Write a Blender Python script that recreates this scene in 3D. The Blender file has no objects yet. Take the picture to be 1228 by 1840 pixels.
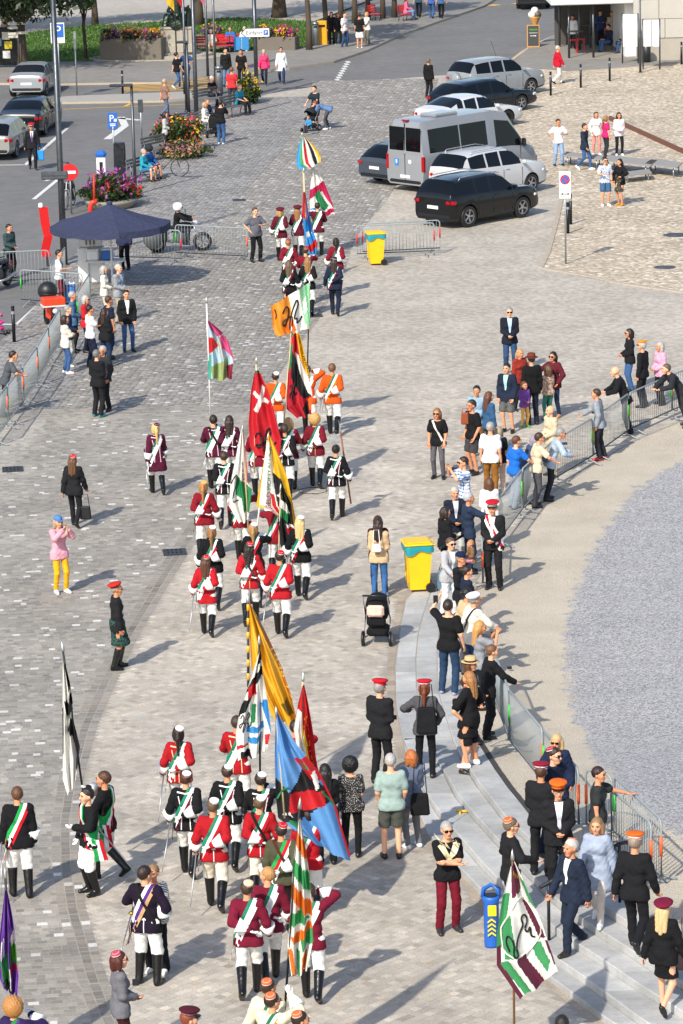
import bpy, math, random
import numpy as np
from mathutils import Matrix, Vector
R = math.radians
random.seed(7)
rng = np.random.default_rng(7)
S = bpy.context.scene
COL = S.collection

# ---------------------------------------------------------------- camera, sky, sun, exposure
FPX, PITCH, ROLL, CH = 6490.0, 0.2318, 0.0255, 18.77      # focal length in photo pixels, tilt, roll, height above the square
IW, IH = 1228.0, 1840.0
_fw = np.array([0, math.cos(PITCH), -math.sin(PITCH)])
_r0 = np.array([1.0, 0, 0]); _u0 = np.cross(_r0, _fw)
CR = math.cos(ROLL) * _r0 - math.sin(ROLL) * _u0
CU = math.cos(ROLL) * _u0 + math.sin(ROLL) * _r0
CP = np.array([0, 0, CH])
cd = bpy.data.cameras.new('camera'); cam = bpy.data.objects.new('camera', cd); COL.objects.link(cam)
cd.sensor_fit = 'VERTICAL'; cd.sensor_height = 36; cd.sensor_width = 36
cd.lens = FPX / IH * 36; cd.clip_start = 1; cd.clip_end = 5000
m = Matrix.Identity(4)
for i in range(3):
    m[i][0], m[i][1], m[i][2], m[i][3] = CR[i], CU[i], -_fw[i], CP[i]
cam.matrix_world = m
S.camera = cam
SUN_EL, SUN_AZ = R(39), math.atan2(-.46, -.89)
W = bpy.data.worlds.new('World'); S.world = W; W.use_nodes = True
_n = W.node_tree.nodes; _sky = _n.new('ShaderNodeTexSky'); _sky.sky_type = 'NISHITA'; _sky.sun_disc = False
_sky.sun_elevation = SUN_EL; _sky.sun_rotation = SUN_AZ; _sky.air_density = 1.0; _sky.dust_density = 1.5; _sky.ozone_density = 1.0
W.node_tree.links.new(_sky.outputs[0], _n['Background'].inputs[0]); _n['Background'].inputs[1].default_value = 0.15
sl = bpy.data.lights.new('sun', 'SUN'); sun = bpy.data.objects.new('sun', sl); COL.objects.link(sun)
sl.energy = 4.0; sl.angle = R(1.0); sl.color = (1, .94, .84)
sun.rotation_euler = Vector((-math.sin(SUN_AZ) * math.cos(SUN_EL), -math.cos(SUN_AZ) * math.cos(SUN_EL), -math.sin(SUN_EL))).to_track_quat('-Z', 'Y').to_euler()
sun.location = (-30, 0, 40)
S.view_settings.view_transform = 'Standard'; S.view_settings.look = 'None'
S.view_settings.exposure = 0.42; S.view_settings.gamma = 1
S.cycles.max_bounces = 5; S.cycles.diffuse_bounces = 2; S.cycles.glossy_bounces = 3; S.cycles.transparent_max_bounces = 6
S.cycles.use_denoising = True

# ---------------------------------------------------------------- photo pixel -> place
def ray(px, py):
    return _fw + (px - IW / 2) / FPX * CR - (py - IH / 2) / FPX * CU
def G(px, py, z=0.0):                       # where the sight line meets the level z
    d = ray(px, py); return CP + d * ((z - CH) / d[2])
def AT(px, py, Y):                          # point of the sight line at depth Y
    d = ray(px, py); return CP + d * (Y / d[1])
def project(P):
    d = np.asarray(P, float) - CP; z = d @ _fw
    return np.stack([IW / 2 + FPX * (d @ CR) / z, IH / 2 - FPX * (d @ CU) / z], -1)

# ---------------------------------------------------------------- materials
def hx(c):
    if not isinstance(c, str): return tuple(c)[:3]
    if len(c) == 3: c = ''.join(k * 2 for k in c)
    v = [int(c[i:i + 2], 16) / 255 for i in (0, 2, 4)]
    return tuple((x / 12.92 if x <= .04045 else ((x + .055) / 1.055) ** 2.4) for x in v)
_MC = {}
class NT:
    def __init__(s, name):
        s.m = bpy.data.materials.new(name); s.m.use_nodes = True; s.t = s.m.node_tree
        s.b = s.t.nodes['Principled BSDF']
    def n(s, typ, **kw):
        o = s.t.nodes.new('ShaderNode' + typ)
        for k, v in kw.items():
            if isinstance(v, (int, float, str, bool)) and hasattr(o, k): setattr(o, k, v)
        return o
    def l(s, a, b): s.t.links.new(a, b)
    def noise(s, vec, scale, detail=3, rough=.5):
        o = s.n('TexNoise'); o.inputs['Scale'].default_value = scale; o.inputs['Detail'].default_value = detail; o.inputs['Roughness'].default_value = rough
        if vec is not None: s.l(vec, o.inputs['Vector'])
        return o
    def ramp(s, fac, stops):
        o = s.n('ValToRGB'); e = o.color_ramp.elements
        while len(e) < len(stops): e.new(.5)
        for k, (p, c) in enumerate(stops):
            e[k].position = p; e[k].color = (*c, 1) if len(c) == 3 else c
        s.l(fac, o.inputs[0]); return o
    def mix(s, fac, a, b, mode='MIX'):
        o = s.n('MixRGB'); o.blend_type = mode
        for v, k in ((fac, 0), (a, 1), (b, 2)):
            if isinstance(v, (int, float)): o.inputs[k].default_value = v
            elif isinstance(v, tuple): o.inputs[k].default_value = (*v, 1) if len(v) == 3 else v
            else: s.l(v, o.inputs[k])
        return o.outputs[0]
    def bump(s, h, strength, dist=.01):
        o = s.n('Bump'); o.inputs['Strength'].default_value = strength; o.inputs['Distance'].default_value = dist
        s.l(h, o.inputs['Height']); s.l(o.outputs[0], s.b.inputs['Normal']); return o
    def coord(s, which='Object', rz=0, scale=None):
        c = s.n('TexCoord')
        if not rz and scale is None: return c.outputs[which]
        mp = s.n('Mapping'); mp.inputs['Rotation'].default_value = (0, 0, rz)
        if scale: mp.inputs['Scale'].default_value = scale
        s.l(c.outputs[which], mp.inputs[0]); return mp.outputs[0]
def mt(c, kind='cloth'):
    key = (c if isinstance(c, str) else tuple(c), kind)
    if key in _MC: return _MC[key]
    L = hx(c); q = NT('%s_%s' % (kind, c if isinstance(c, str) else 'x')); b = q.b
    v = lambda f: tuple(min(1, x * f) for x in L)
    if kind == 'cloth':
        o = q.coord(); n1 = q.noise(o, 7, 4); n2 = q.noise(o, 90, 2)
        q.l(q.mix(n1.outputs[0], v(.72), v(1.2)), b.inputs['Base Color']); b.inputs['Roughness'].default_value = .88
        b.inputs['Specular IOR Level'].default_value = .25
        a = q.n('Math', operation='ADD'); q.l(n1.outputs[0], a.inputs[0]); mm = q.n('Math', operation='MULTIPLY'); q.l(n2.outputs[0], mm.inputs[0]); mm.inputs[1].default_value = .15; q.l(mm.outputs[0], a.inputs[1])
        q.bump(a.outputs[0], .7, .05)
    elif kind == 'flag':
        o = q.coord(); n1 = q.noise(o, 5, 4); n2 = q.noise(o, 220, 1)
        q.l(q.mix(n1.outputs[0], v(.85), v(1.1)), b.inputs['Base Color']); b.inputs['Roughness'].default_value = .6
        q.bump(n1.outputs[0], .35, .04)
        tr = q.n('BsdfTranslucent'); tr.inputs[0].default_value = (*L, 1); ms = q.n('MixShader'); ms.inputs[0].default_value = .25
        q.l(b.outputs[0], ms.inputs[1]); q.l(tr.outputs[0], ms.inputs[2]); q.l(ms.outputs[0], q.t.nodes['Material Output'].inputs[0])
    elif kind == 'skin':
        o = q.coord(); n1 = q.noise(o, 14, 3); q.l(q.mix(n1.outputs[0], v(.85), (min(1, L[0] * 1.12), L[1] * .98, L[2] * .95)), b.inputs['Base Color'])
        b.inputs['Roughness'].default_value = .55; b.inputs['Subsurface Weight'].default_value = .08; b.inputs['Subsurface Radius'].default_value = (.02, .008, .004)
    elif kind == 'hair':
        o = q.coord(scale=(60, 60, 4)); n1 = q.noise(o, 1.6, 3); q.l(q.mix(n1.outputs[0], v(.5), v(1.45)), b.inputs['Base Color'])
        b.inputs['Roughness'].default_value = .5; q.bump(n1.outputs[0], .7, .01)
    elif kind == 'paint':
        o = q.coord(); n1 = q.noise(o, 3, 3); q.l(q.mix(n1.outputs[0], v(.92), v(1.05)), b.inputs['Base Color'])
        b.inputs['Roughness'].default_value = .25; b.inputs['Metallic'].default_value = .05; b.inputs['Specular IOR Level'].default_value = .3; b.inputs['Coat Weight'].default_value = .45; b.inputs['Coat Roughness'].default_value = .04
    elif kind == 'metal':
        o = q.coord(); n1 = q.noise(o, 9, 4); q.l(q.mix(n1.outputs[0], v(.75), v(1.15)), b.inputs['Base Color'])
        rr = q.ramp(n1.outputs[0], [(.3, (.3,) * 3), (.7, (.5,) * 3)]); q.l(rr.outputs[0], b.inputs['Roughness']); b.inputs['Metallic'].default_value = .85
    elif kind == 'glass':
        b.inputs['Base Color'].default_value = (*L, 1); b.inputs['Roughness'].default_value = .03; b.inputs['Specular IOR Level'].default_value = .35
    elif kind == 'boot':
        o = q.coord(); n1 = q.noise(o, 10, 3); q.l(q.mix(n1.outputs[0], v(.7), v(1.5)), b.inputs['Base Color']); b.inputs['Roughness'].default_value = .28; q.bump(n1.outputs[0], .5, .02)
    elif kind == 'stone':
        o = q.coord(); n1 = q.noise(o, 2.2, 6, .6); n2 = q.noise(o, 45, 4, .7)
        c1 = q.mix(n1.outputs[0], v(.8), v(1.15)); q.l(q.mix(.45, c1, q.ramp(n2.outputs[0], [(.3, v(.6)), (.7, v(1.3))]).outputs[0]), b.inputs['Base Color'])
        b.inputs['Roughness'].default_value = .85; q.bump(n2.outputs[0], .35, .01)
    elif kind == 'leaf':
        o = q.n('ObjectInfo'); g = q.n('NewGeometry'); n1 = q.noise(g.outputs['Position'], 2.1, 3); q.l(q.mix(n1.outputs[0], v(.45), v(1.6)), b.inputs['Base Color']); b.inputs['Roughness'].default_value = .5
        tr = q.n('BsdfTranslucent'); tr.inputs[0].default_value = (*v(1.3), 1); ms = q.n('MixShader'); ms.inputs[0].default_value = .3
        q.l(b.outputs[0], ms.inputs[1]); q.l(tr.outputs[0], ms.inputs[2]); q.l(ms.outputs[0], q.t.nodes['Material Output'].inputs[0])
    else:                                    # plastic, painted steel and the like
        o = q.coord(); n1 = q.noise(o, 6, 4); q.l(q.mix(n1.outputs[0], v(.85), v(1.08)), b.inputs['Base Color']); b.inputs['Roughness'].default_value = .45
    _MC[key] = q.m; return q.m

# ---------------------------------------------------------------- mesh building
class MB:
    def __init__(s): s.v = []; s.f = []; s.mi = []
    def add(s, v, f, mi=0):
        o = len(s.v); s.v.extend([tuple(map(float, p)) for p in v]); s.f.extend([tuple(int(i) + o for i in q) for q in f])
        s.mi.extend([mi] * len(f) if isinstance(mi, int) else list(mi)); return s
    def box(s, c, d, mi=0, rz=0, taper=1.0, bev=0.0):
        x, y, z = d[0] / 2, d[1] / 2, d[2] / 2; v = []
        cs, sn = math.cos(rz), math.sin(rz)
        if bev <= 0:
            L = [(-x, -y, -z), (x, -y, -z), (x, y, -z), (-x, y, -z), (-x * taper, -y * taper, z), (x * taper, -y * taper, z), (x * taper, y * taper, z), (-x * taper, y * taper, z)]
            F = [(3, 2, 1, 0), (4, 5, 6, 7), (0, 1, 5, 4), (1, 2, 6, 5), (2, 3, 7, 6), (3, 0, 4, 7)]
        else:
            b = min(bev, x * .9, y * .9, z * .9); L = []
            for zz, k in ((-z, 1), (-z + b, 0), (z - b, 0), (z, 1)):
                t = taper if zz > 0 else 1
                X, Y = (x - b * k) * t, (y - b * k) * t; e = b * (.4 if k else 1)
                L += [(-X + e, -Y, zz), (X - e, -Y, zz), (X, -Y + e, zz), (X, Y - e, zz), (X - e, Y, zz), (-X + e, Y, zz), (-X, Y - e, zz), (-X, -Y + e, zz)]
            F = [tuple(range(7, -1, -1)), tuple(range(24, 32))]
            for r in range(3):
                for k in range(8): F.append((r * 8 + k, r * 8 + (k + 1) % 8, r * 8 + 8 + (k + 1) % 8, r * 8 + 8 + k))
        for p in L: v.append((c[0] + p[0] * cs - p[1] * sn, c[1] + p[0] * sn + p[1] * cs, c[2] + p[2]))
        return s.add(v, F, mi)
    def tube(s, pts, r, n=6, mi=0, closed=False, cap=True):
        P = [Vector(p) for p in pts]; k = len(P); rr = r if isinstance(r, (list, tuple)) else [r] * k
        v = []; up = None
        for i in range(k):
            a = P[i - 1] if (i > 0 or closed) else P[i]; b = P[(i + 1) % k] if (i < k - 1 or closed) else P[i]
            t = (b - a).normalized() if (b - a).length > 1e-9 else Vector((0, 0, 1))
            if up is None: up = Vector((0, 0, 1)) if abs(t.z) < .9 else Vector((1, 0, 0))
            x = t.cross(up)
            if x.length < 1e-4: x = t.orthogonal()
            x.normalize(); y = t.cross(x); up = -y if False else up
            for j in range(n):
                an = 2 * math.pi * j / n; v.append(P[i] + (x * math.cos(an) + y * math.sin(an)) * rr[i])
        f = []
        for i in range(k if closed else k - 1):
            for j in range(n):
                a = i * n + j; b = i * n + (j + 1) % n; c = ((i + 1) % k) * n + (j + 1) % n; d = ((i + 1) % k) * n + j; f.append((a, b, c, d))
        if cap and not closed: f += [tuple(range(n - 1, -1, -1)), tuple(range((k - 1) * n, k * n))]
        return s.add(v, f, mi)
    def lathe(s, prof, n=16, c=(0, 0, 0), mi=0, sx=1, sy=1, axis='z', tilt=None, cap=True):
        v = []; f = []; k = len(prof)
        for (r, z) in prof:
            for j in range(n):
                a = 2 * math.pi * j / n; p = (r * math.cos(a) * sx, r * math.sin(a) * sy, z)
                if axis == 'x': p = (p[2], p[0], p[1])
                if axis == 'y': p = (p[0], p[2], -p[1]) if False else (p[1], p[2], p[0])
                if tilt is not None: p = tuple(tilt @ Vector(p))
                v.append((p[0] + c[0], p[1] + c[1], p[2] + c[2]))
        for i in range(k - 1):
            for j in range(n): f.append((i * n + j, i * n + (j + 1) % n, (i + 1) * n + (j + 1) % n, (i + 1) * n + j))
        m2 = [mi] * len(f) if isinstance(mi, int) else [mi[i] for i in range(k - 1) for _ in range(n)]
        if cap: f += [tuple(range(n - 1, -1, -1)), tuple(range((k - 1) * n, k * n))]; m2 += [m2[0], m2[-1]]
        return s.add(v, f, m2)
    def prism(s, poly, a, b, axis='z', mi=0):     # polygon in the two other axes, drawn out from a to b
        def P(u, w, t): return {'z': (u, w, t), 'y': (u, t, w), 'x': (t, u, w)}[axis]
        n = len(poly); v = [P(u, w, a) for u, w in poly] + [P(u, w, b) for u, w in poly]
        f = [tuple(range(n - 1, -1, -1)), tuple(range(n, 2 * n))] + [(i, (i + 1) % n, n + (i + 1) % n, n + i) for i in range(n)]
        return s.add(v, f, mi)
    def ell(s, c, r, n=10, k=6, mi=0):
        return s.lathe([(math.sin(math.pi * (i + .02) / (k + .04)) * 1.0, -math.cos(math.pi * (i + .02) / (k + .04))) for i in range(k + 1)], n, (0, 0, 0), mi).xf_last((k + 1) * n, c, r)
    def xf_last(s, n, c, r):
        r = r if isinstance(r, (tuple, list)) else (r, r, r)
        for i in range(len(s.v) - n, len(s.v)): p = s.v[i]; s.v[i] = (p[0] * r[0] + c[0], p[1] * r[1] + c[1], p[2] * r[2] + c[2])
        return s
    def mesh(s, name, smooth=False):
        me = bpy.data.meshes.new(name); me.from_pydata(s.v, [], s.f)
        if s.mi: me.polygons.foreach_set('material_index', s.mi)
        me.polygons.foreach_set('use_smooth', [bool(smooth)] * len(me.polygons))
        me.update(); return me
    def build(s, name, mats, parent=None, smooth=False, loc=None, rz=0, sharp=None):
        me = s.mesh(name, smooth)
        if sharp is not None:
            me.polygons.foreach_set('use_smooth', [True] * len(me.polygons)); me.set_sharp_from_angle(angle=R(sharp))
        return obj(name, me, mats, parent, loc, rz)
def obj(name, me, mats=None, parent=None, loc=None, rz=0):
    o = bpy.data.objects.new(name, me); COL.objects.link(o)
    if mats is not None and me is not None:
        mats = mats if isinstance(mats, (list, tuple)) else [mats]
        if len(me.materials) == 0:
            for x in mats: me.materials.append(x)
        else:
            for i, x in enumerate(mats):
                if me.materials[i] is not x: o.material_slots[i].link = 'OBJECT'; o.material_slots[i].material = x
    if parent is not None: o.parent = parent
    if loc is not None: o.location = loc
    if rz: o.rotation_euler = (0, 0, rz)
    return o
def npmesh(name, v, f, mi=None, smooth=False):
    me = bpy.data.meshes.new(name); v = np.asarray(v, np.float32); f = np.asarray(f, np.int32); n, k = f.shape
    me.vertices.add(len(v)); me.vertices.foreach_set('co', v.ravel()); me.loops.add(n * k); me.loops.foreach_set('vertex_index', f.ravel())
    me.polygons.add(n); me.polygons.foreach_set('loop_start', np.arange(0, n * k, k, dtype=np.int32))
    if mi is not None: me.polygons.foreach_set('material_index', np.asarray(mi, np.int32))
    me.polygons.foreach_set('use_smooth', np.full(n, bool(smooth)))
    me.update(calc_edges=True); return me
def thing(name, label, cat, loc=(0, 0, 0), rz=0, group=None, sc=1):
    o = bpy.data.objects.new(name, None); COL.objects.link(o); o.location = tuple(float(c) for c in loc); o.rotation_euler = (0, 0, rz); o.empty_display_size = .1
    if sc != 1: o.scale = (sc, sc, sc)
    return tag(o, label, cat, group)
def tag(o, label=None, cat=None, group=None, kind=None):
    if label: o['label'] = label
    if cat: o['category'] = cat
    if group: o['group'] = group
    if kind: o['kind'] = kind
    return o
def dup(o, parent=None):
    c = o.copy(); COL.objects.link(c); c.parent = parent
    for ch in [k for k in o.children]: dup(ch, c)
    return c
def inpoly(X, Y, poly):
    X = np.asarray(X); c = np.zeros(X.shape, bool); n = len(poly)
    for i in range(n):
        x0, y0 = poly[i][:2]; x1, y1 = poly[(i + 1) % n][:2]
        if y0 == y1: continue
        k = ((y0 > Y) != (y1 > Y)) & (X < (x1 - x0) * (Y - y0) / (y1 - y0) + x0); c ^= k
    return c
def gp(pts, z=0): return [tuple(G(a, b, z)) for a, b in pts]
# ================================================================ the setting: ground
def sm(t): t = min(1, max(0, t)); return t * t * (3 - 2 * t)
# curved granite steps: front lines in the photo, riser height and where (photo rows) the riser grows from nothing
STEP = [
 ('A', [(862, 1612), (890, 1652), (930, 1700), (986, 1763), (1085, 1838), (1160, 1885), (1250, 1950)], .10, 1660, 1790),
 ('B', [(752, 1055), (730, 1078), (718, 1140), (711, 1200), (712, 1268), (722, 1320), (735, 1380), (750, 1450), (772, 1507), (823, 1567), (876, 1622), (996, 1732), (1143, 1838), (1215, 1885), (1300, 1950)], .12, 1430, 1570),
 ('C', [(725, 1326), (740, 1370), (761, 1419), (782, 1457), (810, 1497), (859, 1554), (893, 1590), (988, 1673), (1036, 1708), (1135, 1774), (1228, 1833), (1310, 1885), (1400, 1945)], .125, 1370, 1490),
 ('D', [(778, 1055), (762, 1101), (752, 1140), (748, 1183), (749, 1234), (760, 1300), (782, 1361), (803, 1400), (820, 1435), (846, 1467), (888, 1514), (988, 1619), (1063, 1676), (1163, 1741), (1228, 1780), (1320, 1835), (1500, 1940)], .125, 1340, 1440),
 ('E', [(803, 1055), (792, 1110), (786, 1174), (787, 1237), (796, 1269), (816, 1334), (840, 1385), (859, 1416), (905, 1476), (1047, 1612), (1100, 1652), (1228, 1735), (1320, 1790), (1560, 1930)], .125, 1300, 1400),
 ('F', [(1330, 712), (1240, 752), (1140, 792), (1066, 838), (995, 884), (930, 945), (880, 1010), (845, 1060), (828, 1110), (825, 1174), (828, 1237), (840, 1300), (865, 1342), (892, 1385), (914, 1416), (958, 1471), (1030, 1545), (1084, 1590), (1150, 1640), (1228, 1700), (1320, 1760), (1600, 1930)], 0, 1, 2)]
_RAMP = []
for nm, pl, hh, ya, yb in STEP:
    _RAMP.append((hh, G(850, ya)[1], G(850, yb)[1]) if hh else (0, 1, 0))
def riser(k, Y):
    hh, a, b = _RAMP[k]
    return hh * sm((a - Y) / (a - b)) if hh else 0.0
def stack(k, Y): return sum(riser(j, Y) for j in range(k))          # level just below front line k
def gravel_z(Y): return stack(5, Y)
LINE = []
for k, (nm, pl, *_r) in enumerate(STEP):
    L = []
    for (px, py) in pl:
        z = 0
        for _ in range(6): p = G(px, py, z); z = stack(k, p[1])
        L.append((p[1], p[0]))
    L.sort(); LINE.append((np.array([a for a, b in L]), np.array([b for a, b in L])))
def lineX(k, Y): return float(np.interp(Y, *LINE[k]))
def surface_z(X, Y):
    if Y > LINE[5][0][-1]: return 0.0
    if X >= lineX(5, Y): return gravel_z(Y)
    z = 0.0
    for k in range(5):
        if Y <= LINE[k][0][-1] and X >= lineX(k, Y): z = stack(k + 1, Y)
    return z
def GS(px, py):                                                     # ground under a photo pixel, on steps and gravel too
    z = 0
    for _ in range(8):
        p = G(px, py, z); z = surface_z(p[0], p[1])
    return np.array([p[0], p[1], z])

def stone_mat(name, attr=True, base='999'):
    q = NT(name); o = q.n('NewGeometry').outputs['Position']; n1 = q.noise(o, 30, 5, .65); n2 = q.noise(o, .55, 4)
    at = q.n('Attribute'); at.attribute_name = 'tone'
    c = q.mix(.55, at.outputs['Color'], q.ramp(n1.outputs[0], [(.25, (.45, .45, .45)), (.75, (1.5, 1.5, 1.5))]).outputs[0], 'MULTIPLY')
    c = q.mix(.65, c, q.ramp(n2.outputs[0], [(.3, (.70, .69, .68)), (.7, (1.25, 1.24, 1.23))]).outputs[0], 'MULTIPLY')
    q.l(c, q.b.inputs['Base Color']); q.b.inputs['Roughness'].default_value = .8; q.bump(n1.outputs[0], .5, .006); return q.m
STONE = stone_mat('paving_stone')
def sheet(name, pts, mat, z=0.0, kind='structure'):
    from mathutils.geometry import tessellate_polygon
    v = [Vector((p[0], p[1], z)) for p in pts]; tri = tessellate_polygon([v])
    me = bpy.data.meshes.new(name); me.from_pydata([tuple(p) for p in v], [], [tuple(t) for t in tri]); me.polygons.foreach_set('use_smooth', [False] * len(me.polygons)); me.update()
    if sum(p.normal.z for p in me.polygons) < 0: me.flip_normals()
    o = obj(name, me, mat); o['kind'] = kind; return o
# asphalt
def asphalt(name, a, b, sc=1.0):
    q = NT(name); o = q.n('NewGeometry').outputs['Position']; n1 = q.noise(o, .25 * sc, 5, .6); n2 = q.noise(o, 60, 3, .7); n3 = q.noise(o, 1.8, 5, .7)
    c = q.mix(n1.outputs[0], hx(a), hx(b)); c = q.mix(.5, c, q.ramp(n2.outputs[0], [(.3, (.5,) * 3), (.7, (1.5,) * 3)]).outputs[0], 'MULTIPLY')
    c = q.mix(.35, c, q.ramp(n3.outputs[0], [(.35, (.6,) * 3), (.6, (1.2,) * 3)]).outputs[0], 'MULTIPLY')
    q.l(c, q.b.inputs['Base Color']); q.b.inputs['Roughness'].default_value = .85; q.bump(n2.outputs[0], .4, .006); return q.m
ASPH = asphalt('asphalt', '5f5e5d', '777573'); WALK = asphalt('pavement_asphalt', '77736e', '8a8680'); SAND = asphalt('park_gravel', '9b948a', 'b0a89d')
g = sheet('ground', [(-900, 20), (900, 20), (900, 2500), (-900, 2500)], asphalt('open_ground', '6d6b68', '85827d'), -.05)
sheet('road', gp([(-400, 700), (-400, 120), (0, 150), (0, 108), (700, 20), (760, -30), (1400, -60), (1500, 300), (700, 400), (200, 700)], -.02), ASPH, -.02)
# far paving: one stone pattern material per zone (the pieces are too small to tell apart up there)
def far_stone(name, rz, size, stops, wob=.35, edge=.55):
    q = NT(name); ge = q.n('NewGeometry'); mp = q.n('Mapping'); mp.inputs['Rotation'].default_value = (0, 0, rz); mp.inputs['Scale'].default_value = (1 / size[0], 1 / size[1], 1)
    q.l(ge.outputs['Position'], mp.inputs[0]); v = q.n('TexVoronoi'); v.voronoi_dimensions = '2D'; v.distance = 'CHEBYCHEV'; v.inputs['Scale'].default_value = 1; v.inputs['Randomness'].default_value = wob
    q.l(mp.outputs[0], v.inputs['Vector']); sp = q.n('SeparateColor'); q.l(v.outputs['Color'], sp.inputs[0])
    n1 = q.noise(ge.outputs['Position'], 30, 4, .65); n2 = q.noise(ge.outputs['Position'], .35, 4)
    rp = q.ramp(sp.outputs[0], stops); rp.color_ramp.interpolation = 'LINEAR'
    e = q.ramp(v.outputs['Distance'], [(.36, (1, 1, 1)), (.5, (edge,) * 3)])
    c = q.mix(1, rp.outputs[0], e.outputs[0], 'MULTIPLY')
    c = q.mix(.4, c, q.ramp(n1.outputs[0], [(.25, (.5,) * 3), (.75, (1.45,) * 3)]).outputs[0], 'MULTIPLY')
    c = q.mix(.6, c, q.ramp(n2.outputs[0], [(.3, (.74, .73, .72)), (.7, (1.2, 1.19, 1.18))]).outputs[0], 'MULTIPLY')
    q.l(c, q.b.inputs['Base Color']); q.b.inputs['Roughness'].default_value = .8; q.bump(e.outputs[0], .5, .012); return q.m
A1, A2, A3, AW = hx('7c7871'), hx('908b83'), hx('a09a90'), hx('c8c6c2')
B1, B2, B3 = hx('a29b8f'), hx('b0a89b'), hx('beb5a7')
FAR_A = far_stone('sett_field', .1, (.16, .14), [(0, A1), (.5, A2), (.945, A3), (.965, AW)])
FAR_L = far_stone('sett_strip', .1, (.16, .14), [(0, hx('75726f')), (.5, hx('8b8884')), (1, hx('a19d98'))])
FAR_B = far_stone('diagonal_sett_field', R(45), (.14, .14), [(0, B1), (.5, B2), (1, B3)], .15, .7)
FAR_C = far_stone('pebble_field', .3, (.13, .10), [(0, hx('9a8e7b')), (.45, hx('bcac94')), (.85, hx('cbbca6')), (.93, hx('e6dccb'))], 1.0, .68)
MORTAR = asphalt('joint_sand', '8f887f', 'a39a8f')
YN = 92.0                                                            # stones are built one by one up to this depth
PLAZA = gp([(-60, 668), (0, 615), (68, 546), (120, 471), (147, 447), (240, 344), (250, 312), (359, 240), (350, 205), (373, 186), (460, 172), (602, 150), (800, 135), (938, 112), (1020, 128), (1300, 100), (1500, 300), (1500, 640)], 0)
FB = [(p[0], p[1]) for p in PLAZA]
def split(poly, y0, lo):                                             # clip a polygon at depth y0
    out = []; n = len(poly)
    ins = lambda p: (p[1] < y0) if lo else (p[1] >= y0)
    for i in range(n):
        a, b = poly[i], poly[(i + 1) % n]
        if ins(a): out.append(a)
        if ins(a) != ins(b): t = (y0 - a[1]) / (b[1] - a[1]); out.append((a[0] + t * (b[0] - a[0]), y0))
    return out
RB = [(lineX(5, y), y) for y in np.linspace(100, 40, 60)]            # right rim: gravel edge
PL = FB + [(RB[0][0] + 9, RB[0][1] + .1)] + RB + [(-9, 40), (-12, 85)]
plaza_far = sheet('square_paving', split(PL, YN, False), FAR_B, 0.0)
mort = sheet('paving_bed', split(PL, YN + .2, True), MORTAR, -.0005)
GUT = [(250, 1960), (195, 1840), (165, 1760), (147, 1700), (130, 1640), (118, 1560), (116, 1480), (128, 1400), (152, 1310), (187, 1230), (232, 1140), (292, 1040), (352, 950), (402, 860), (452, 760), (492, 690), (530, 630), (575, 572), (622, 480), (640, 425), (690, 367), (735, 300), (770, 200), (790, 136)]
gut = [(p[0], p[1]) for p in gp(GUT)]
gY = np.array([p[1] for p in gut]); gX = np.array([p[0] for p in gut]); _o = np.argsort(gY); gY = gY[_o]; gX = gX[_o]
def gutX(y): return np.interp(y, gY, gX)
STRIP = gp([(560, 205), (537, 236), (440, 345), (330, 480), (235, 600), (143, 684), (20, 840), (-60, 930)])
sY = np.array([p[1] for p in STRIP]); sX = np.array([p[0] for p in STRIP]); _o = np.argsort(sY); sY = sY[_o]; sX = sX[_o]
def stripX(y): return np.interp(y, sY, sX)
ys = np.linspace(YN, G(790, 140)[1], 60)
def clipx(x, y):                                                     # left rim of the square at depth y
    return x
_rim = [p for p in FB[:11]]; rY = np.array([p[1] for p in _rim]); rX = np.array([p[0] for p in _rim]); _o = np.argsort(rY)
def rimX(y): return np.interp(y, rY[_o], rX[_o])
sheet('sett_paving', [(max(stripX(y), rimX(y)), y) for y in ys] + [(gutX(y), y) for y in ys[::-1]], FAR_A, .004)
ys2 = np.linspace(YN, G(450, 176)[1], 50)
sheet('sett_strip', [(rimX(y) + .01, y) for y in ys2] + [(max(stripX(y), rimX(y) + .3), y) for y in ys2[::-1]], FAR_L, .008)
APRON = gp([(972, 482), (985, 455), (1000, 400), (1012, 345), (965, 318), (955, 285), (900, 235), (955, 175), (938, 114), (1020, 130), (1330, 104), (1500, 300), (1500, 575), (1228, 527), (1120, 512)])
sheet('cobble_apron', APRON, FAR_C, .012)
kb = MB(); kp = [Vector(p) for p in gp([(1012, 345), (1000, 400), (985, 455), (972, 482), (1060, 498), (1120, 511), (1228, 526), (1400, 556)])]
KS = mt('a89c8c', 'stone'); kroot = thing('kerb_edging', 'pale flush kerb stones edging the beige cobble apron', 'kerb')
for a, b in zip(kp[:-1], kp[1:]):
    L = (b - a).length; n = max(1, round(L / 1.1)); d = (b - a).normalized(); an = math.atan2(d.y, d.x)
    for i in range(n):
        c = a + d * ((i + .5) * L / n); q = MB().box((0, 0, .012), (L / n - .02, .16, .05), bev=.008); q.build('kerb_stone', KS, kroot, loc=c, rz=an)
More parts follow.
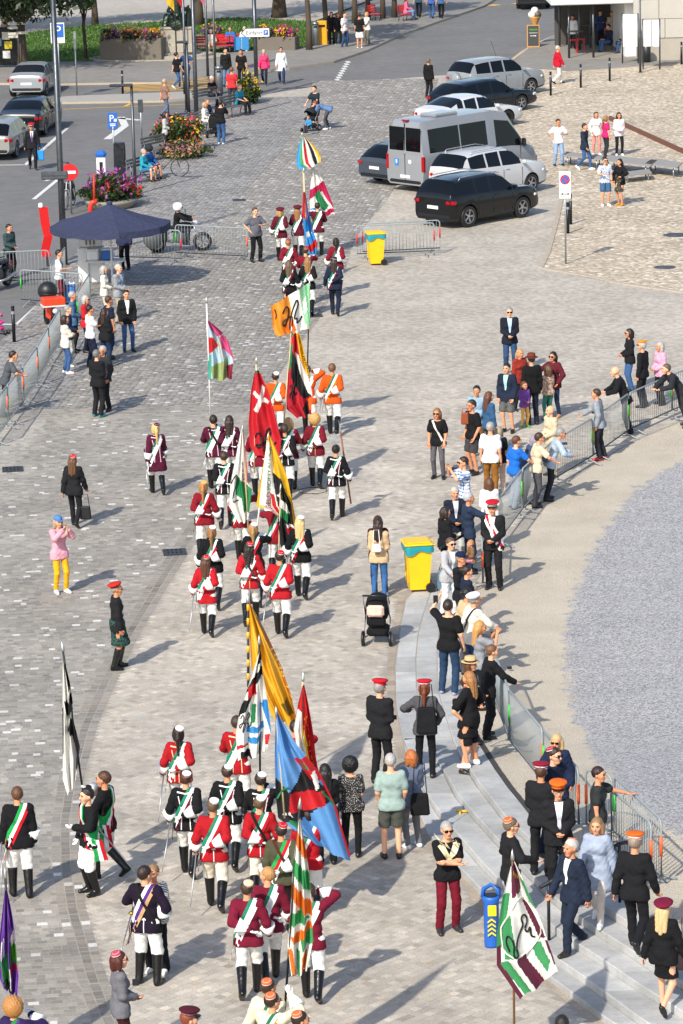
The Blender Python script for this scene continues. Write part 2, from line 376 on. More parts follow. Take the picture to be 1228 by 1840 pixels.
# single stones -----------------------------------------------------------------
def pieces(name, parent, cen, hu, hv, rot, tone, ztop, n_single=300, piece='paving_stone'):
    cen = np.asarray(cen); n = len(cen); hu = np.broadcast_to(hu, n); hv = np.broadcast_to(hv, n); rot = np.broadcast_to(rot, n); ztop = np.broadcast_to(ztop, n)
    c, s_ = np.cos(rot), np.sin(rot); V = np.zeros((n, 8, 3), np.float32)
    for k, (a, b) in enumerate(((-1, -1), (1, -1), (1, 1), (-1, 1))):
        for lv in (0, 1):
            ins = .0025 if lv else 0; du = a * (hu - ins) + rng.normal(0, .0022, n); dv = b * (hv - ins) + rng.normal(0, .0022, n)
            V[:, k + 4 * lv, 0] = cen[:, 0] + du * c - dv * s_; V[:, k + 4 * lv, 1] = cen[:, 1] + du * s_ + dv * c
            V[:, k + 4 * lv, 2] = (ztop + rng.normal(0, .0003, n)) if lv else -.03
    F = np.array([(4, 5, 6, 7), (0, 1, 5, 4), (1, 2, 6, 5), (2, 3, 7, 6), (3, 0, 4, 7)])
    pj = project(np.c_[cen, np.zeros(n)]); vis = (pj[:, 0] > 0) & (pj[:, 0] < IW) & (pj[:, 1] < IH - 4)
    order = np.argsort(np.where(vis, cen[:, 1], 1e9))[:n_single]; single = np.zeros(n, bool); single[order] = True
    def mk(idx, nm, kind=None):
        k = len(idx); off = V[idx[0], 4].copy() if k == 1 else np.zeros(3)
        me = npmesh(nm, (V[idx].reshape(-1, 3) - off), (F[None] + (np.arange(k) * 8)[:, None, None]).reshape(-1, 4))
        a = me.attributes.new('tone', 'FLOAT_COLOR', 'FACE'); t = np.ones((k, 5, 4), np.float32); t[:, :, :3] = tone[idx][:, None, :]; a.data.foreach_set('color', t.ravel())
        o = obj(nm, me, STONE, parent); o.location = tuple(float(q) for q in off)
        if kind: o['kind'] = kind
        return o
    for i in order: mk(np.array([i]), piece)
    mk(np.where(~single)[0], piece + '_field', 'stuff')
def tones(n, stops, w=0, wc=None, jit=.06):
    t = rng.random(n) * (len(stops) - 1); i = np.clip(t.astype(int), 0, len(stops) - 2); f = (t - i)[:, None]; st = np.array(stops)
    c = st[i] * (1 - f) + st[i + 1] * f; c = c * (1 + rng.normal(0, jit, (n, 1)))
    if w: k = rng.random(n) < w; c[k] = np.array(wc) * (1 + rng.normal(0, .06, (k.sum(), 1)))
    return np.clip(c, .01, .9)
# a) grey setts in courses, with white ones strewn among them
ra = .10; cen = []; hu = []; off = []
y = 38.0
while y < YN + 9:
    x = -17.0 + rng.random() * .2
    while x < 9:
        w = rng.uniform(.11, .19); cen.append((x + w / 2, y)); hu.append(w / 2 - .0025); x += w
    y += .135
cen = np.array(cen); hu = np.array(hu); ca, sa = math.cos(ra), math.sin(ra)
wav = .05 * np.sin(cen[:, 0] * .9) * 1.0
cx, cy = cen[:, 0], cen[:, 1] + wav; X = cx * ca - (cy - 60) * sa; Y = 60 + cx * sa + (cy - 60) * ca
pj = project(np.c_[X, Y, 0 * X])
k = (Y < YN) & (X < gutX(Y) - .22) & (X > rimX(Y)) & (pj[:, 0] > -40) & (pj[:, 1] < IH + 60) & (Y > 40)
tn = tones(k.sum(), [A1, A2, A2, A3], .034, AW)
far_left = X[k] < stripX(Y[k]); ww = tn.mean(1) > .5
tn[far_left & ww] = np.array(A2); tn[far_left] *= 1.18
setts = sheet('sett_bed', [(rimX(y), y) for y in np.linspace(40, YN + .1, 30)] + [(gutX(y), y) for y in np.linspace(YN + .1, 40, 60)], MORTAR, -.0012)
pieces('sett', setts, np.c_[X, Y][k], hu[k], .064, ra, tn, .0016 + rng.normal(0, .0006, k.sum()), piece='sett')
# gutter: three courses that follow the curve
gc = []; gr = []; gt = []
yy = 42.0
while yy < YN:
    x0 = gutX(yy); x1 = gutX(yy + .2); an = math.atan2(.2, x1 - x0); st = .17 * math.sin(an)
    for kk, o in enumerate((-.15, 0.0, .15)):
        gc.append((x0 + o * math.sin(an), yy + st / 2 - o * math.cos(an) + rng.normal(0, .01))); gr.append(an); gt.append(.78 if kk == 1 else .98)
    yy += st
tn = tones(len(gc), [A1, A2, hx('8d8478')], .03, AW) * np.array(gt)[:, None]
gutter = sheet('gutter_bed', [(gutX(y) - .24, y) for y in np.linspace(40, YN + .1, 60)] + [(gutX(y) + .24, y) for y in np.linspace(YN + .1, 40, 60)], MORTAR, .0004)
pieces('gutter_stone', gutter, np.array(gc), .078, .068, np.array(gr), tn, .003, piece='gutter_stone')
# b) pale setts laid diagonally
s_ = .137; N = 480; I, J = np.meshgrid(np.arange(-N, N), np.arange(-N, N)); q45 = math.sqrt(.5)
X = ((I - J) * s_ * q45).ravel(); Y = 62 + ((I + J) * s_ * q45).ravel(); pj = None
k = (Y > 41) & (Y < YN) & (X > gutX(Y) + .26) & (np.abs(X) < 12)
X, Y = X[k], Y[k]; lx5 = np.interp(Y, *LINE[5]); pj = project(np.c_[X, Y, 0 * X])
ed = np.full(len(X), 99.0)
for j in (0, 1): ed = np.minimum(ed, np.where(Y <= LINE[j][0][-1], np.interp(Y, *LINE[j]), 99))
k = (X < ed - .2) & (X < lx5 - .1) & (pj[:, 0] > -30) & (pj[:, 0] < IW + 30) & (pj[:, 1] < IH + 50)
X, Y = X[k], Y[k]; big = np.sin(X * 1.7 + 2 * np.sin(Y * .5)) * .5 + np.sin(Y * .9 + X) * .5
tn = tones(len(X), [B1, B2, hx('aca59a'), B3]) * (1 + .05 * big)[:, None]
kx = rng.random(len(X)) < .03; tn[kx] *= np.array([1.0, .93, .86]); kx = rng.random(len(X)) < .05; tn[kx] *= .8
pieces('paver', mort, np.c_[X, Y], s_ / 2 - .0012, s_ / 2 - .0012, R(45), tn, .0012 + rng.normal(0, .0003, len(X)), piece='diagonal_sett')
# brown kerb course in front of the steps
gc = []; gr = []
yy = 42.0
def frontX(y):
    return min([lineX(j, y) for j in (0, 1) if y <= LINE[j][0][-1]])
while yy < 71.6:
    x0 = frontX(yy); x1 = frontX(yy + .25); an = math.atan2(.25, x1 - x0); st = .33 * math.sin(an)
    gc.append((x0 - .085 * math.sin(an), yy + st / 2 + .085 * math.cos(an))); gr.append(an); yy += st
pieces('kerb', mort, np.array(gc), .16, .075, np.array(gr), tones(len(gc), [hx('94897b'), hx('a79b8b')]), .006, piece='kerb_stone')
# steps of single granite blocks
GRAN = NT('granite'); _o2 = GRAN.n('NewGeometry').outputs['Position']; _a = GRAN.noise(_o2, 90, 3, .7); _b = GRAN.noise(_o2, 1.3, 6, .7)
_mp = GRAN.n('Mapping'); _mp.inputs['Scale'].default_value = (3, 60, 60); GRAN.l(_o2, _mp.inputs[0]); _c = GRAN.noise(_mp.outputs[0], 1, 3)
_at = GRAN.n('Attribute'); _at.attribute_name = 'tone'
cc = GRAN.mix(.6, _at.outputs['Color'], GRAN.ramp(_a.outputs[0], [(.3, (.6,) * 3), (.7, (1.4,) * 3)]).outputs[0], 'MULTIPLY')
cc = GRAN.mix(.6, cc, GRAN.ramp(_b.outputs[0], [(.3, (.55, .55, .54)), (.62, (1.2, 1.2, 1.2))]).outputs[0], 'MULTIPLY')
cc = GRAN.mix(.4, cc, GRAN.ramp(_c.outputs[0], [(.35, (.75,) * 3), (.65, (1.2,) * 3)]).outputs[0], 'MULTIPLY')
GRAN.l(cc, GRAN.b.inputs['Base Color']); GRAN.b.inputs['Roughness'].default_value = .75; GRAN.bump(_a.outputs[0], .3, .004); GRAN = GRAN.m
steps = thing('granite_steps', 'curved grey granite steps rising from the square to the gravel court', 'steps', (0, 0, 0))
for k in range(5):
    top = min(LINE[k][0][-1], 73.0); y0 = 42.0 + .3 * k
    while y0 < top - .15:
        y1 = min(top, y0 + rng.uniform(1.0, 1.7)); y1 = min([y1] + [c - .001 for c in (LINE[2][0][-1], LINE[1][0][-1]) if y0 + .05 < c < y1]); q = []; st = np.linspace(y0 + .004, y1 - .004, 6)
        V = []; ok = True
        for y in st:
            xa = lineX(k, y); xb = lineX(k + 1, y) if (k + 1 == 5 or y <= LINE[k + 1][0][-1]) else None
            kk = k + 1
            while xb is None or xb < xa + .02:
                kk += 1
                if kk > 5: break
                xb = lineX(kk, y) if (kk == 5 or y <= LINE[kk][0][-1]) else None
            xb = max(xb or xa, xa + .02); z = stack(k + 1, y) + (.006 if k == 4 else .004); zb = stack(k, y) - .06
            V += [(xa, y, zb), (xa, y, z - .012), (xa + .012, y, z), (xb - .014, y, z), (xb - .014, y, zb)]
        F = []
        for i in range(5):
            for j in range(4): a = i * 5 + j; F.append((a, a + 5, a + 6, a + 1))
        F += [(0, 1, 2, 3, 4), (29, 28, 27, 26, 25)]
        me = bpy.data.meshes.new('granite_block'); me.from_pydata(V, [], F); me.polygons.foreach_set('use_smooth', [False] * len(F)); me.update()
        a = me.attributes.new('tone', 'FLOAT_COLOR', 'FACE'); tt = np.array(hx('a9a9a7')) * rng.uniform(.85, 1.15); a.data.foreach_set('color', np.tile(np.r_[tt, 1], len(F)).astype(np.float32))
        obj('granite_block', me, GRAN, steps); y0 = y1
# gravel court: pale grit along the rim, blue-grey chippings beyond
yy = np.arange(40, 112, .4); U = np.linspace(0, 1, 70) ** 1.6
V = np.array([(lineX(5, y) + u * 30, y, gravel_z(y) - .002 + .004 * math.sin(9 * u + y)) for y in yy for u in U]); nu = len(U)
F = np.array([(i * nu + j, i * nu + j + 1, (i + 1) * nu + j + 1, (i + 1) * nu + j) for i in range(len(yy) - 1) for j in range(nu - 1)])
me = npmesh('gravel_court', V, F); pj = project(V)
CB = np.array([(800, 1320), (825, 1228), (850, 1185), (880, 1140), (950, 1090), (1000, 1060), (1060, 1035), (1120, 1018), (1200, 1015), (1280, 1030), (1350, 1060), (1430, 1120), (1510, 1228), (1600, 1360), (1900, 1800)])
dd = (pj[:, 0] - np.interp(pj[:, 1], CB[:, 0], CB[:, 1])) / 60.
a = me.attributes.new('chip', 'FLOAT', 'POINT'); a.data.foreach_set('value', np.clip(dd, -1, 1).astype(np.float32))
q = NT('gravel'); o = q.n('NewGeometry').outputs['Position']; at = q.n('Attribute'); at.attribute_name = 'chip'
n1 = q.noise(o, 48, 4, .8); n2 = q.noise(o, 2.5, 6, .7); n3 = q.noise(o, .8, 6, .65); vo = q.n('TexVoronoi'); vo.inputs['Scale'].default_value = 38; q.l(o, vo.inputs['Vector'])
ad = q.n('Math', operation='MULTIPLY_ADD'); q.l(n2.outputs[0], ad.inputs[0]); ad.inputs[1].default_value = 2.2; q.l(at.outputs['Fac'], ad.inputs[2])
ad2 = q.n('Math', operation='MULTIPLY_ADD'); q.l(n1.outputs[0], ad2.inputs[0]); ad2.inputs[1].default_value = .5; q.l(ad.outputs[0], ad2.inputs[2])
hf = q.n('Math', operation='MULTIPLY'); q.l(ad2.outputs[0], hf.inputs[0]); hf.inputs[1].default_value = .45; fac = q.ramp(hf.outputs[0], [(.56, (0, 0, 0)), (.66, (1, 1, 1))])
pale = q.mix(.75, q.mix(n3.outputs[0], hx('9a907f'), hx('cbc0ae')), q.ramp(n1.outputs[0], [(.33, (.35,) * 3), (.55, (1.25,) * 3)]).outputs[0], 'MULTIPLY')
sv = q.n('SeparateColor'); q.l(vo.outputs['Color'], sv.inputs[0])
chip = q.mix(.75, q.mix(n3.outputs[0], hx('88878a'), hx('a6a4a2')), q.ramp(sv.outputs[0], [(0, (.3,) * 3), (.5, (1,) * 3), (1, (1.75,) * 3)]).outputs[0], 'MULTIPLY')
q.l(q.mix(fac.outputs[0], pale, chip), q.b.inputs['Base Color']); q.b.inputs['Roughness'].default_value = .9; q.bump(vo.outputs['Distance'], .6, .02)
obj('gravel_court', me, q.m)['kind'] = 'structure'
dt = thing('slot_drain', 'dark slot drain between the top granite step and the gravel', 'drain'); yy = np.linspace(52.2, 63.2, 24)
for a_, b_ in zip(yy[:-1], yy[1:]):
    xa, xb = lineX(5, a_), lineX(5, b_); za, zb_ = gravel_z(a_) + .012, gravel_z(b_) + .012
    MB().add([(xa, a_, za), (xa + .09, a_, za), (xb + .09, b_ - .03, zb_), (xb, b_ - .03, zb_), (xa, a_, za - .05), (xa + .09, a_, za - .05), (xb + .09, b_ - .03, zb_ - .05), (xb, b_ - .03, zb_ - .05)], [(0, 1, 2, 3), (0, 4, 5, 1), (1, 5, 6, 2), (2, 6, 7, 3), (3, 7, 4, 0)]).build('channel_cover', mt('3c3a38', 'stone'), dt)
# road paint, pavement, lawn
PAINT = mt('d9d8d2', 'plain'); YEL = mt('d8a52a', 'plain')
def paint(name, pts, mat, z=-.012): return sheet(name, gp(pts, z), mat, z)
def stripe(name, a, b, w, mat, z=-.012):
    A, B = Vector(G(*a, z)), Vector(G(*b, z)); d = (B - A).normalized(); n = Vector((-d.y, d.x, 0)) * w / 2
    return sheet(name, [tuple(A - n), tuple(B - n), tuple(B + n), tuple(A + n)], mat, z)
for a, b in (((-20, 297), (46, 296)), ((45, 297), (121, 230)), ((61, 358), (106, 321)), ((-20, 582), (30, 583)), ((30, 584), (72, 546)), ((82, 325), (92, 322)), ((193, 250), (225, 226)), ((213, 212), (252, 216)), ((225, 226), (218, 210))):
    stripe('parking_bay_line', a, b, .16 if a[0] < 190 else .32, PAINT)
for i in range(8): stripe('zebra_bar', (204 + i * 3.2, 149 + i * 2.1), (371 + i * 1.5, 139 + i * 3.0), .26, YEL, -.010)
stripe('yellow_lane_line', (98, 197), (345, 187), .15, YEL); stripe('yellow_lane_line', (225, 191), (252, 178), .2, YEL); stripe('yellow_lane_line', (80, 188), (100, 184), .2, YEL)
for i in range(10): stripe('dashed_lane_line', (600 + i * 2.4, 147.5 - i * 4), (608 + i * 2.4, 147.2 - i * 4), .75, PAINT)
for a in ((880, 10), (925, 7), (993, 4)): stripe('yellow_lane_line', a, (a[0] + 15, a[1] - 2), .6, YEL)
kl = [(918, 109), (940, 92), (965, 78), (1000, 62), (1020, 55)]
for a, b in zip(kl[:-1], kl[1:]): stripe('kerb_line', a, b, .18, mt('b8a78c', 'stone'), -.008)
def raised(name, pts, mat, z=.1, side=None):
    P = gp(pts, z); o = sheet(name, P, mat, z); q = MB(); n = len(P)
    for i in range(n):
        a, b = P[i], P[(i + 1) % n]; q.add([(a[0], a[1], z - .002), (b[0], b[1], z - .002), (b[0], b[1], -.06), (a[0], a[1], -.06)], [(0, 1, 2, 3)])
    q.build('kerb', side or KS, o); return o
raised('pavement', [(-60, 148), (90, 150), (290, 147), (420, 132), (520, 122), (600, 110), (660, 90), (720, 62), (800, 34), (870, 10), (910, -14), (700, -14), (600, 70), (560, 84), (380, 96), (180, 110), (-60, 112)], WALK, .08)
raised('traffic_island', [(105, 173), (345, 164), (352, 175), (300, 180), (112, 183)], mt('9d9992', 'stone'), .08)
raised('cafe_pavement', [(921, 112), (945, 90), (1000, 60), (1040, 42), (1300, 20), (1300, 108), (1020, 128), (945, 122)], WALK, .06)
sheet('park_ground', gp([(-60, 60), (140, 55), (560, 40), (700, -14), (300, -60), (-60, -60)], .03), SAND, .03)
q = NT('lawn'); o = q.n('NewGeometry').outputs['Position']; n1 = q.noise(o, 1.2, 5); n2 = q.noise(o, 25, 3)
q.l(q.mix(.5, q.mix(n1.outputs[0], hx('3a5220'), hx('59752f')), q.ramp(n2.outputs[0], [(.3, (.5,) * 3), (.7, (1.5,) * 3)]).outputs[0], 'MULTIPLY'), q.b.inputs['Base Color']); LAWN = q.m
lawnP = gp([(46, 112), (182, 109), (560, 83), (610, 62), (588, 40), (420, 32), (150, 47), (40, 60)], .07)
lawn = sheet('lawn', lawnP, LAWN, .07)
X = rng.uniform(min(p[0] for p in lawnP), max(p[0] for p in lawnP), 26000); Y = rng.uniform(min(p[1] for p in lawnP), max(p[1] for p in lawnP), 26000); k = inpoly(X, Y, lawnP); X, Y = X[k], Y[k]; n = len(X)
an = rng.uniform(0, 6.28, n); w = .05; h = rng.uniform(.05, .13, n); V = np.zeros((n, 3, 3)); V[:, 0] = np.c_[X - w * np.cos(an), Y - w * np.sin(an), np.full(n, .06)]; V[:, 1] = np.c_[X + w * np.cos(an), Y + w * np.sin(an), np.full(n, .06)]; V[:, 2] = np.c_[X + rng.normal(0, .04, n), Y + rng.normal(0, .04, n), .07 + h]
gr = obj('grass', npmesh('grass', V.reshape(-1, 3), np.arange(n * 3).reshape(-1, 3)), mt('4c6b28', 'leaf')); tag(gr, 'short green grass of the park lawn', 'grass', kind='stuff')
# drains and manholes
IRON = mt('4c4748', 'metal')
def drain(px, py, w, d, lab, rz=.1, n=5):
    p = GS(px, py); t = thing('drain_grate', lab, 'drain', p, rz)
    MB().box((0, 0, .006), (w, d, .012)).build('pit', mt('151515', 'plain'), t)
    q = MB()
    for s2 in (-1, 1): q.box((0, s2 * d / 2, .014), (w + .04, .04, .02)).box((s2 * w / 2, 0, .0145), (.04, d, .019))
    q.box((0, 0, .0142), (w, .03, .018)); q.build('frame', IRON, t)
    for i in range(n): MB().box(((i + .5 - n / 2) * w / n, 0, .0135), (w / n * .45, d, .016)).build('bar', IRON, t)
drain(23, 844, .46, .5, 'black drain grate among setts near the crowd barriers at the left edge'); drain(314, 993, .46, .5, 'black drain grate in the gutter beside the marching women')
drain(563, 568, .5, .4, 'dark drain grate behind the man in the navy suit'); drain(430, 360, .42, .4, 'small dark drain grate above the security guard')
for px, py, r, lab, c in ((1216, 423, .42, 'dark round manhole cover on the beige cobbles, the farther one', '3f3d40'), (1195, 481, .33, 'brownish round manhole cover on the beige cobbles, nearer the kerb', '4d4345')):
    t = thing('manhole_cover', lab, 'manhole', GS(px, py)); MB().lathe([(r, .0), (r, .02), (r * .97, .024), (r * .9, .024), (r * .89, .02)], 28).build('cover', mt(c, 'metal'), t)
    MB().lathe([(r * 1.1, .0), (r * 1.1, .018), (r * 1.01, .019)], 28).build('rim', mt('77706a', 'stone'), t)
t = thing('manhole_cover', 'round paved manhole cover with thin iron ring where the marchers walk', 'manhole', GS(563, 882))
MB().tube([(.325 * math.cos(a), .325 * math.sin(a), .008) for a in np.linspace(0, 6.283, 33)[:-1]], .008, 5, closed=True).build('ring', mt('40342f', 'metal'), t)
MB().box((0, -.3, .008), (.05, .02, .012)).build('lifting_slot', mt('5a2a1a', 'plain'), t)
# ================================================================ people: smooth bodies grown from tapered limbs
def nets(fn, lo, hi, h):
    lo = np.asarray(lo, float) - h; n = np.ceil((np.asarray(hi) + h - lo) / h).astype(int) + 1
    ax = [lo[i] + h * np.arange(n[i]) for i in range(3)]
    P = np.stack(np.meshgrid(*ax, indexing='ij'), -1).reshape(-1, 3)
    v = fn(P).reshape(n); s = v < 0
    c = [v[i:n[0] - 1 + i, j:n[1] - 1 + j, k:n[2] - 1 + k] for i in (0, 1) for j in (0, 1) for k in (0, 1)]
    cs = sum((x < 0).astype(np.int8) for x in c); act = (cs > 0) & (cs < 8); idx = np.argwhere(act)
    if len(idx) == 0: return np.zeros((0, 3)), np.zeros((0, 4), int)
    cv = np.stack([x[act] for x in c], 1); off = np.array([(i, j, k) for i in (0, 1) for j in (0, 1) for k in (0, 1)], float)
    sm_ = np.zeros((len(idx), 3)); ct = np.zeros(len(idx))
    for a in range(8):
        for b in range(a + 1, 8):
            if np.abs(off[a] - off[b]).sum() != 1: continue
            m = (cv[:, a] < 0) != (cv[:, b] < 0); d = cv[:, a] - cv[:, b]; t = np.where(m, cv[:, a] / np.where(d == 0, 1, d), 0)
            sm_ += np.where(m[:, None], off[a] + (off[b] - off[a]) * t[:, None], 0); ct += m
    V = lo + (idx + sm_ / ct[:, None]) * h; vid = -np.ones(act.shape, int); vid[act] = np.arange(len(idx)); Q = []
    for a in range(3):
        b, c2 = (a + 1) % 3, (a + 2) % 3
        sa = [slice(None)] * 3; sb = [slice(None)] * 3; sa[a] = slice(0, -1); sb[a] = slice(1, None)
        e = np.argwhere(s[tuple(sa)] != s[tuple(sb)]); ok = (e[:, b] > 0) & (e[:, c2] > 0) & (e[:, b] < n[b] - 1) & (e[:, c2] < n[c2] - 1); e = e[ok]
        q = []
        for db, dc in ((-1, -1), (0, -1), (0, 0), (-1, 0)):
            g_ = e.copy(); g_[:, b] += db; g_[:, c2] += dc; q.append(vid[g_[:, 0], g_[:, 1], g_[:, 2]])
        q = np.stack(q, 1); fl = ~s[e[:, 0], e[:, 1], e[:, 2]]; q[fl] = q[fl][:, ::-1]; Q.append(q)
    return V, np.concatenate(Q)
def cap(P, a, b, ra, rb):
    a = np.asarray(a, float); d = np.asarray(b, float) - a; w = P - a; t = np.clip((w @ d) / max(1e-9, d @ d), 0, 1)
    return np.sqrt(((w - t[:, None] * d) ** 2).sum(1)) - (ra + (rb - ra) * t)
def smn(a, b, k):
    h = np.clip(.5 + .5 * (b - a) / k, 0, 1); return b + (a - b) * h - k * h * (1 - h)
def uni(P, L, k):
    d = None
    for c in L:
        e = cap(P, *c); d = e if d is None else smn(d, e, k)
    return d
def ik(a, c, l1, l2, pole):
    a = np.asarray(a, float); c = np.asarray(c, float); d = c - a; L = np.linalg.norm(d); M = (l1 + l2) * .995
    if L > M: c = a + d / L * M; d = c - a; L = M
    x = (l1 * l1 - l2 * l2 + L * L) / (2 * L); hgt = math.sqrt(max(0, l1 * l1 - x * x)); u = d / L; p = np.asarray(pole, float); p = p - u * (p @ u); p /= (np.linalg.norm(p) + 1e-9)
    return a + u * x + p * hgt, c
DN = dict(lf=(-.1, .0, 0, 0), rf=(.1, .0, 0, 0), lh=(-.235, .04, .84), rh=(.235, .04, .84), pz=.93, py=0, lean=0, le=(-.4, -1, 0), re=(.4, -1, 0), hy=0, hp=0, tw=0)
def D(**k): d = dict(DN); d.update(k); return d
POSE = dict(
 stand=D(), stand2=D(lf=(-.13, .06, 0, 0), rf=(.11, -.07, 0, 0), lh=(-.26, .08, .86)),
 front=D(lf=(-.12, .02, 0, 0), lh=(-.05, .2, 1.02), rh=(.04, .22, 1.04), le=(-.7, -1, 0), re=(.7, -1, 0)),
 cross=D(lf=(-.13, 0, 0, 0), rf=(.14, .05, 0, 0), lh=(.1, .22, 1.17), rh=(-.1, .24, 1.14), le=(-1, .1, -.6), re=(1, .1, -.6)),
 pocket=D(lf=(-.13, .03, 0, 0), lh=(-.19, .1, .9), rh=(.19, .1, .9), le=(-.6, -1, 0), re=(.6, -1, 0)),
 behind=D(lh=(-.28, .08, .88), rh=(-.01, -.2, 1.07), re=(1, -.6, -.3)),
 walk=D(lf=(-.09, .22, 0, 6), rf=(.09, -.22, .07, -38), pz=.915, lh=(-.24, -.1, .86), rh=(.24, .2, .89)),
 march=D(lf=(-.09, .22, 0, 5), rf=(.09, -.24, .07, -40), pz=.915, lh=(-.29, .1, .9), rh=(-.02, -.2, 1.07), re=(1, -.6, -.3)),
 bear=D(lf=(-.09, .2, 0, 5), rf=(.09, -.22, .06, -38), pz=.915, lh=(-.05, .3, 1.08), rh=(.06, .31, 1.42), le=(-1, -.4, -.3), re=(1, -.3, -.4)),
 bearup=D(lf=(-.12, .05, 0, 0), lh=(-.05, .28, 1.0), rh=(.1, .33, 1.62), le=(-1, -.4, -.3), re=(1, .2, -.6)),
 phone=D(lf=(-.12, .05, 0, 0), lh=(-.07, .34, 1.5), rh=(.06, .34, 1.5), le=(-.8, .1, -1), re=(.8, .1, -1)),
 phone1=D(lf=(-.14, .03, 0, 0), rf=(.12, -.02, 0, 0), lh=(-.25, .26, 1.72), le=(-1, .2, -.6), rh=(.27, .05, .9)),
 hold=D(lf=(-.12, .02, 0, 0), lh=(-.22, .1, .9), rh=(.1, .3, 1.18), re=(1, -.3, -.6)),
 talk=D(lf=(-.12, .06, 0, 0), rf=(.12, -.03, 0, 0), lh=(-.3, .28, 1.15), le=(-1, -.6, -.3), rh=(.2, .12, .95), re=(1, -.6, 0)),
 point=D(lf=(-.1, .08, 0, 0), rh=(.3, .5, 1.2), re=(.6, -.4, -.8), lh=(-.26, .0, .86)),
 rail=D(lf=(-.13, -.05, 0, 0), rf=(.13, -.1, 0, 0), lean=20, lh=(-.2, .46, 1.07), rh=(.16, .47, 1.07), le=(-1, -.4, -.3), re=(1, -.4, -.3)),
 rail2=D(lf=(-.13, .02, 0, 0), rf=(.13, -.05, 0, 0), lean=7, lh=(-.24, .05, .88), rh=(.2, .44, 1.06), re=(1, -.4, -.3)),
 lean=D(lf=(-.13, -.1, 0, 0), rf=(.13, -.2, 0, 0), lean=38, lh=(-.15, .6, 1.02), rh=(.15, .62, 1.0), le=(-1, -.2, -.5), re=(1, -.2, -.5)),
 bend=D(lf=(-.12, -.05, 0, 0), rf=(.14, -.15, 0, 0), lean=75, pz=.88, py=-.2, lh=(-.1, .6, .75), rh=(.1, .62, .72), hp=20),
 push=D(lf=(-.1, .06, 0, 0), lean=6, lh=(-.2, .42, 1.02), rh=(.2, .42, 1.02), le=(-1, -.6, -.4), re=(1, -.6, -.4)),
 sit=D(lf=(-.13, .52, 0, 0), rf=(.13, .46, 0, 0), pz=.5, lean=4, lh=(-.14, .3, .62), rh=(.12, .3, .62), le=(-.7, -1, 0), re=(.7, -1, 0)),
 ride=D(lf=(-.2, .3, .24, 0), rf=(.2, .3, .24, 0), pz=.78, lean=8, lh=(-.3, .52, 1.08), rh=(.3, .52, 1.08), le=(-1, -.3, -.3), re=(1, -.3, -.3)),
 carry=D(lf=(-.1, .2, 0, 5), rf=(.1, -.2, .05, -35), pz=.915, lh=(-.29, .02, .82), rh=(.29, .02, .82)),
 salute=D(lf=(-.09, .16, 0, 0), rf=(.09, -.2, .05, -35), pz=.92, lh=(-.06, .28, 1.1), le=(-1, -.3, -.3), rh=(.12, .22, 1.55), re=(1, .1, .1)),
 hip=D(lf=(-.14, .04, 0, 0), rf=(.14, 0, 0, 0), rh=(.2, .04, 1.0), re=(1, -.7, 0), lh=(-.1, .24, 1.2), le=(-1, -.2, -.5)),
 step=D(lf=(-.09, .24, 0, 5), rf=(.1, -.28, .12, -55), pz=.91, lh=(-.28, -.05, .86), rh=(.28, .12, .88)))
def skel(pn, fem):
    p = POSE[pn] if isinstance(pn, str) else pn; J = {}
    P = np.array([0, p['py'], p['pz']]); a = R(p['lean']); up = np.array([0, math.sin(a), math.cos(a)]); fw = np.array([0, math.cos(a), -math.sin(a)])
    sw = .142 if fem else .162; J.update(P=P, up=up, fw=fw, rt=np.array([1., 0, 0]))
    for s, k in ((-1, 'l'), (1, 'r')):
        J[k + 's'] = P + up * .47 + np.array([s * sw, 0, 0]); J[k + 'e'], J[k + 'w'] = ik(J[k + 's'], p[k + 'h'], .285, .255, p[k + 'e'])
        J[k + 'hp'] = P + np.array([s * .088, 0, -.02]); f = p[k + 'f']; an = np.array([f[0], f[1] - .04 * math.cos(R(f[3])), f[2] + .085 + .03 * abs(math.sin(R(f[3])))])
        J[k + 'k'], J[k + 'a'] = ik(J[k + 'hp'], an, .425, .42, (s * .12, 1, 0)); J[k + 'fp'] = R(f[3])
    J['nk'] = P + up * .5; J['hd'] = P + up * .56 + np.array([0, .02, .125]) * (1 if p['lean'] < 30 else 1) + fw * (.04 if p['lean'] > 15 else 0)
    J['hy'] = R(p['hy']); J['hp_'] = R(p['hp']); return J
def torso(J, o, fem, b):
    P, up, rt = J['P'], J['up'], J['rt']; b = b * .94; hw = 1.08 if fem else 1.0; sw = .85 if fem else 1
    L = [(P + up * .455 - rt * .115 * sw, P + up * .455 + rt * .115 * sw, .072 + o, .072 + o), (P + up * .34 - rt * .075 * sw * b, P + up * .34 + rt * .075 * sw * b, .108 * b + o, .108 * b + o),
         (P + up * .16 - rt * .058 * b * sw, P + up * .16 + rt * .058 * b * sw, .1 * b + o, .1 * b + o), (P - rt * .078 * hw * b, P + rt * .078 * hw * b, .108 * hw * b + o, .108 * hw * b + o)]
    if fem: L.append((P + up * .33 - rt * .06 + J['fw'] * .06, P + up * .33 + rt * .06 + J['fw'] * .06, .06 + o, .06 + o))
    elif b > 1.08: L.append((P + up * .13 + J['fw'] * .05, P + up * .2 + J['fw'] * .06, .12 * b + o, .1 * b + o))
    return L
def mesh_of(fn, pts, pad, h):
    pts = np.array(pts); return nets(fn, pts.min(0) - pad, pts.max(0) + pad, h)
_PC = {}
def cached(key, fn):
    if key not in _PC: _PC[key] = fn()
    return _PC[key]
HS = 1.11
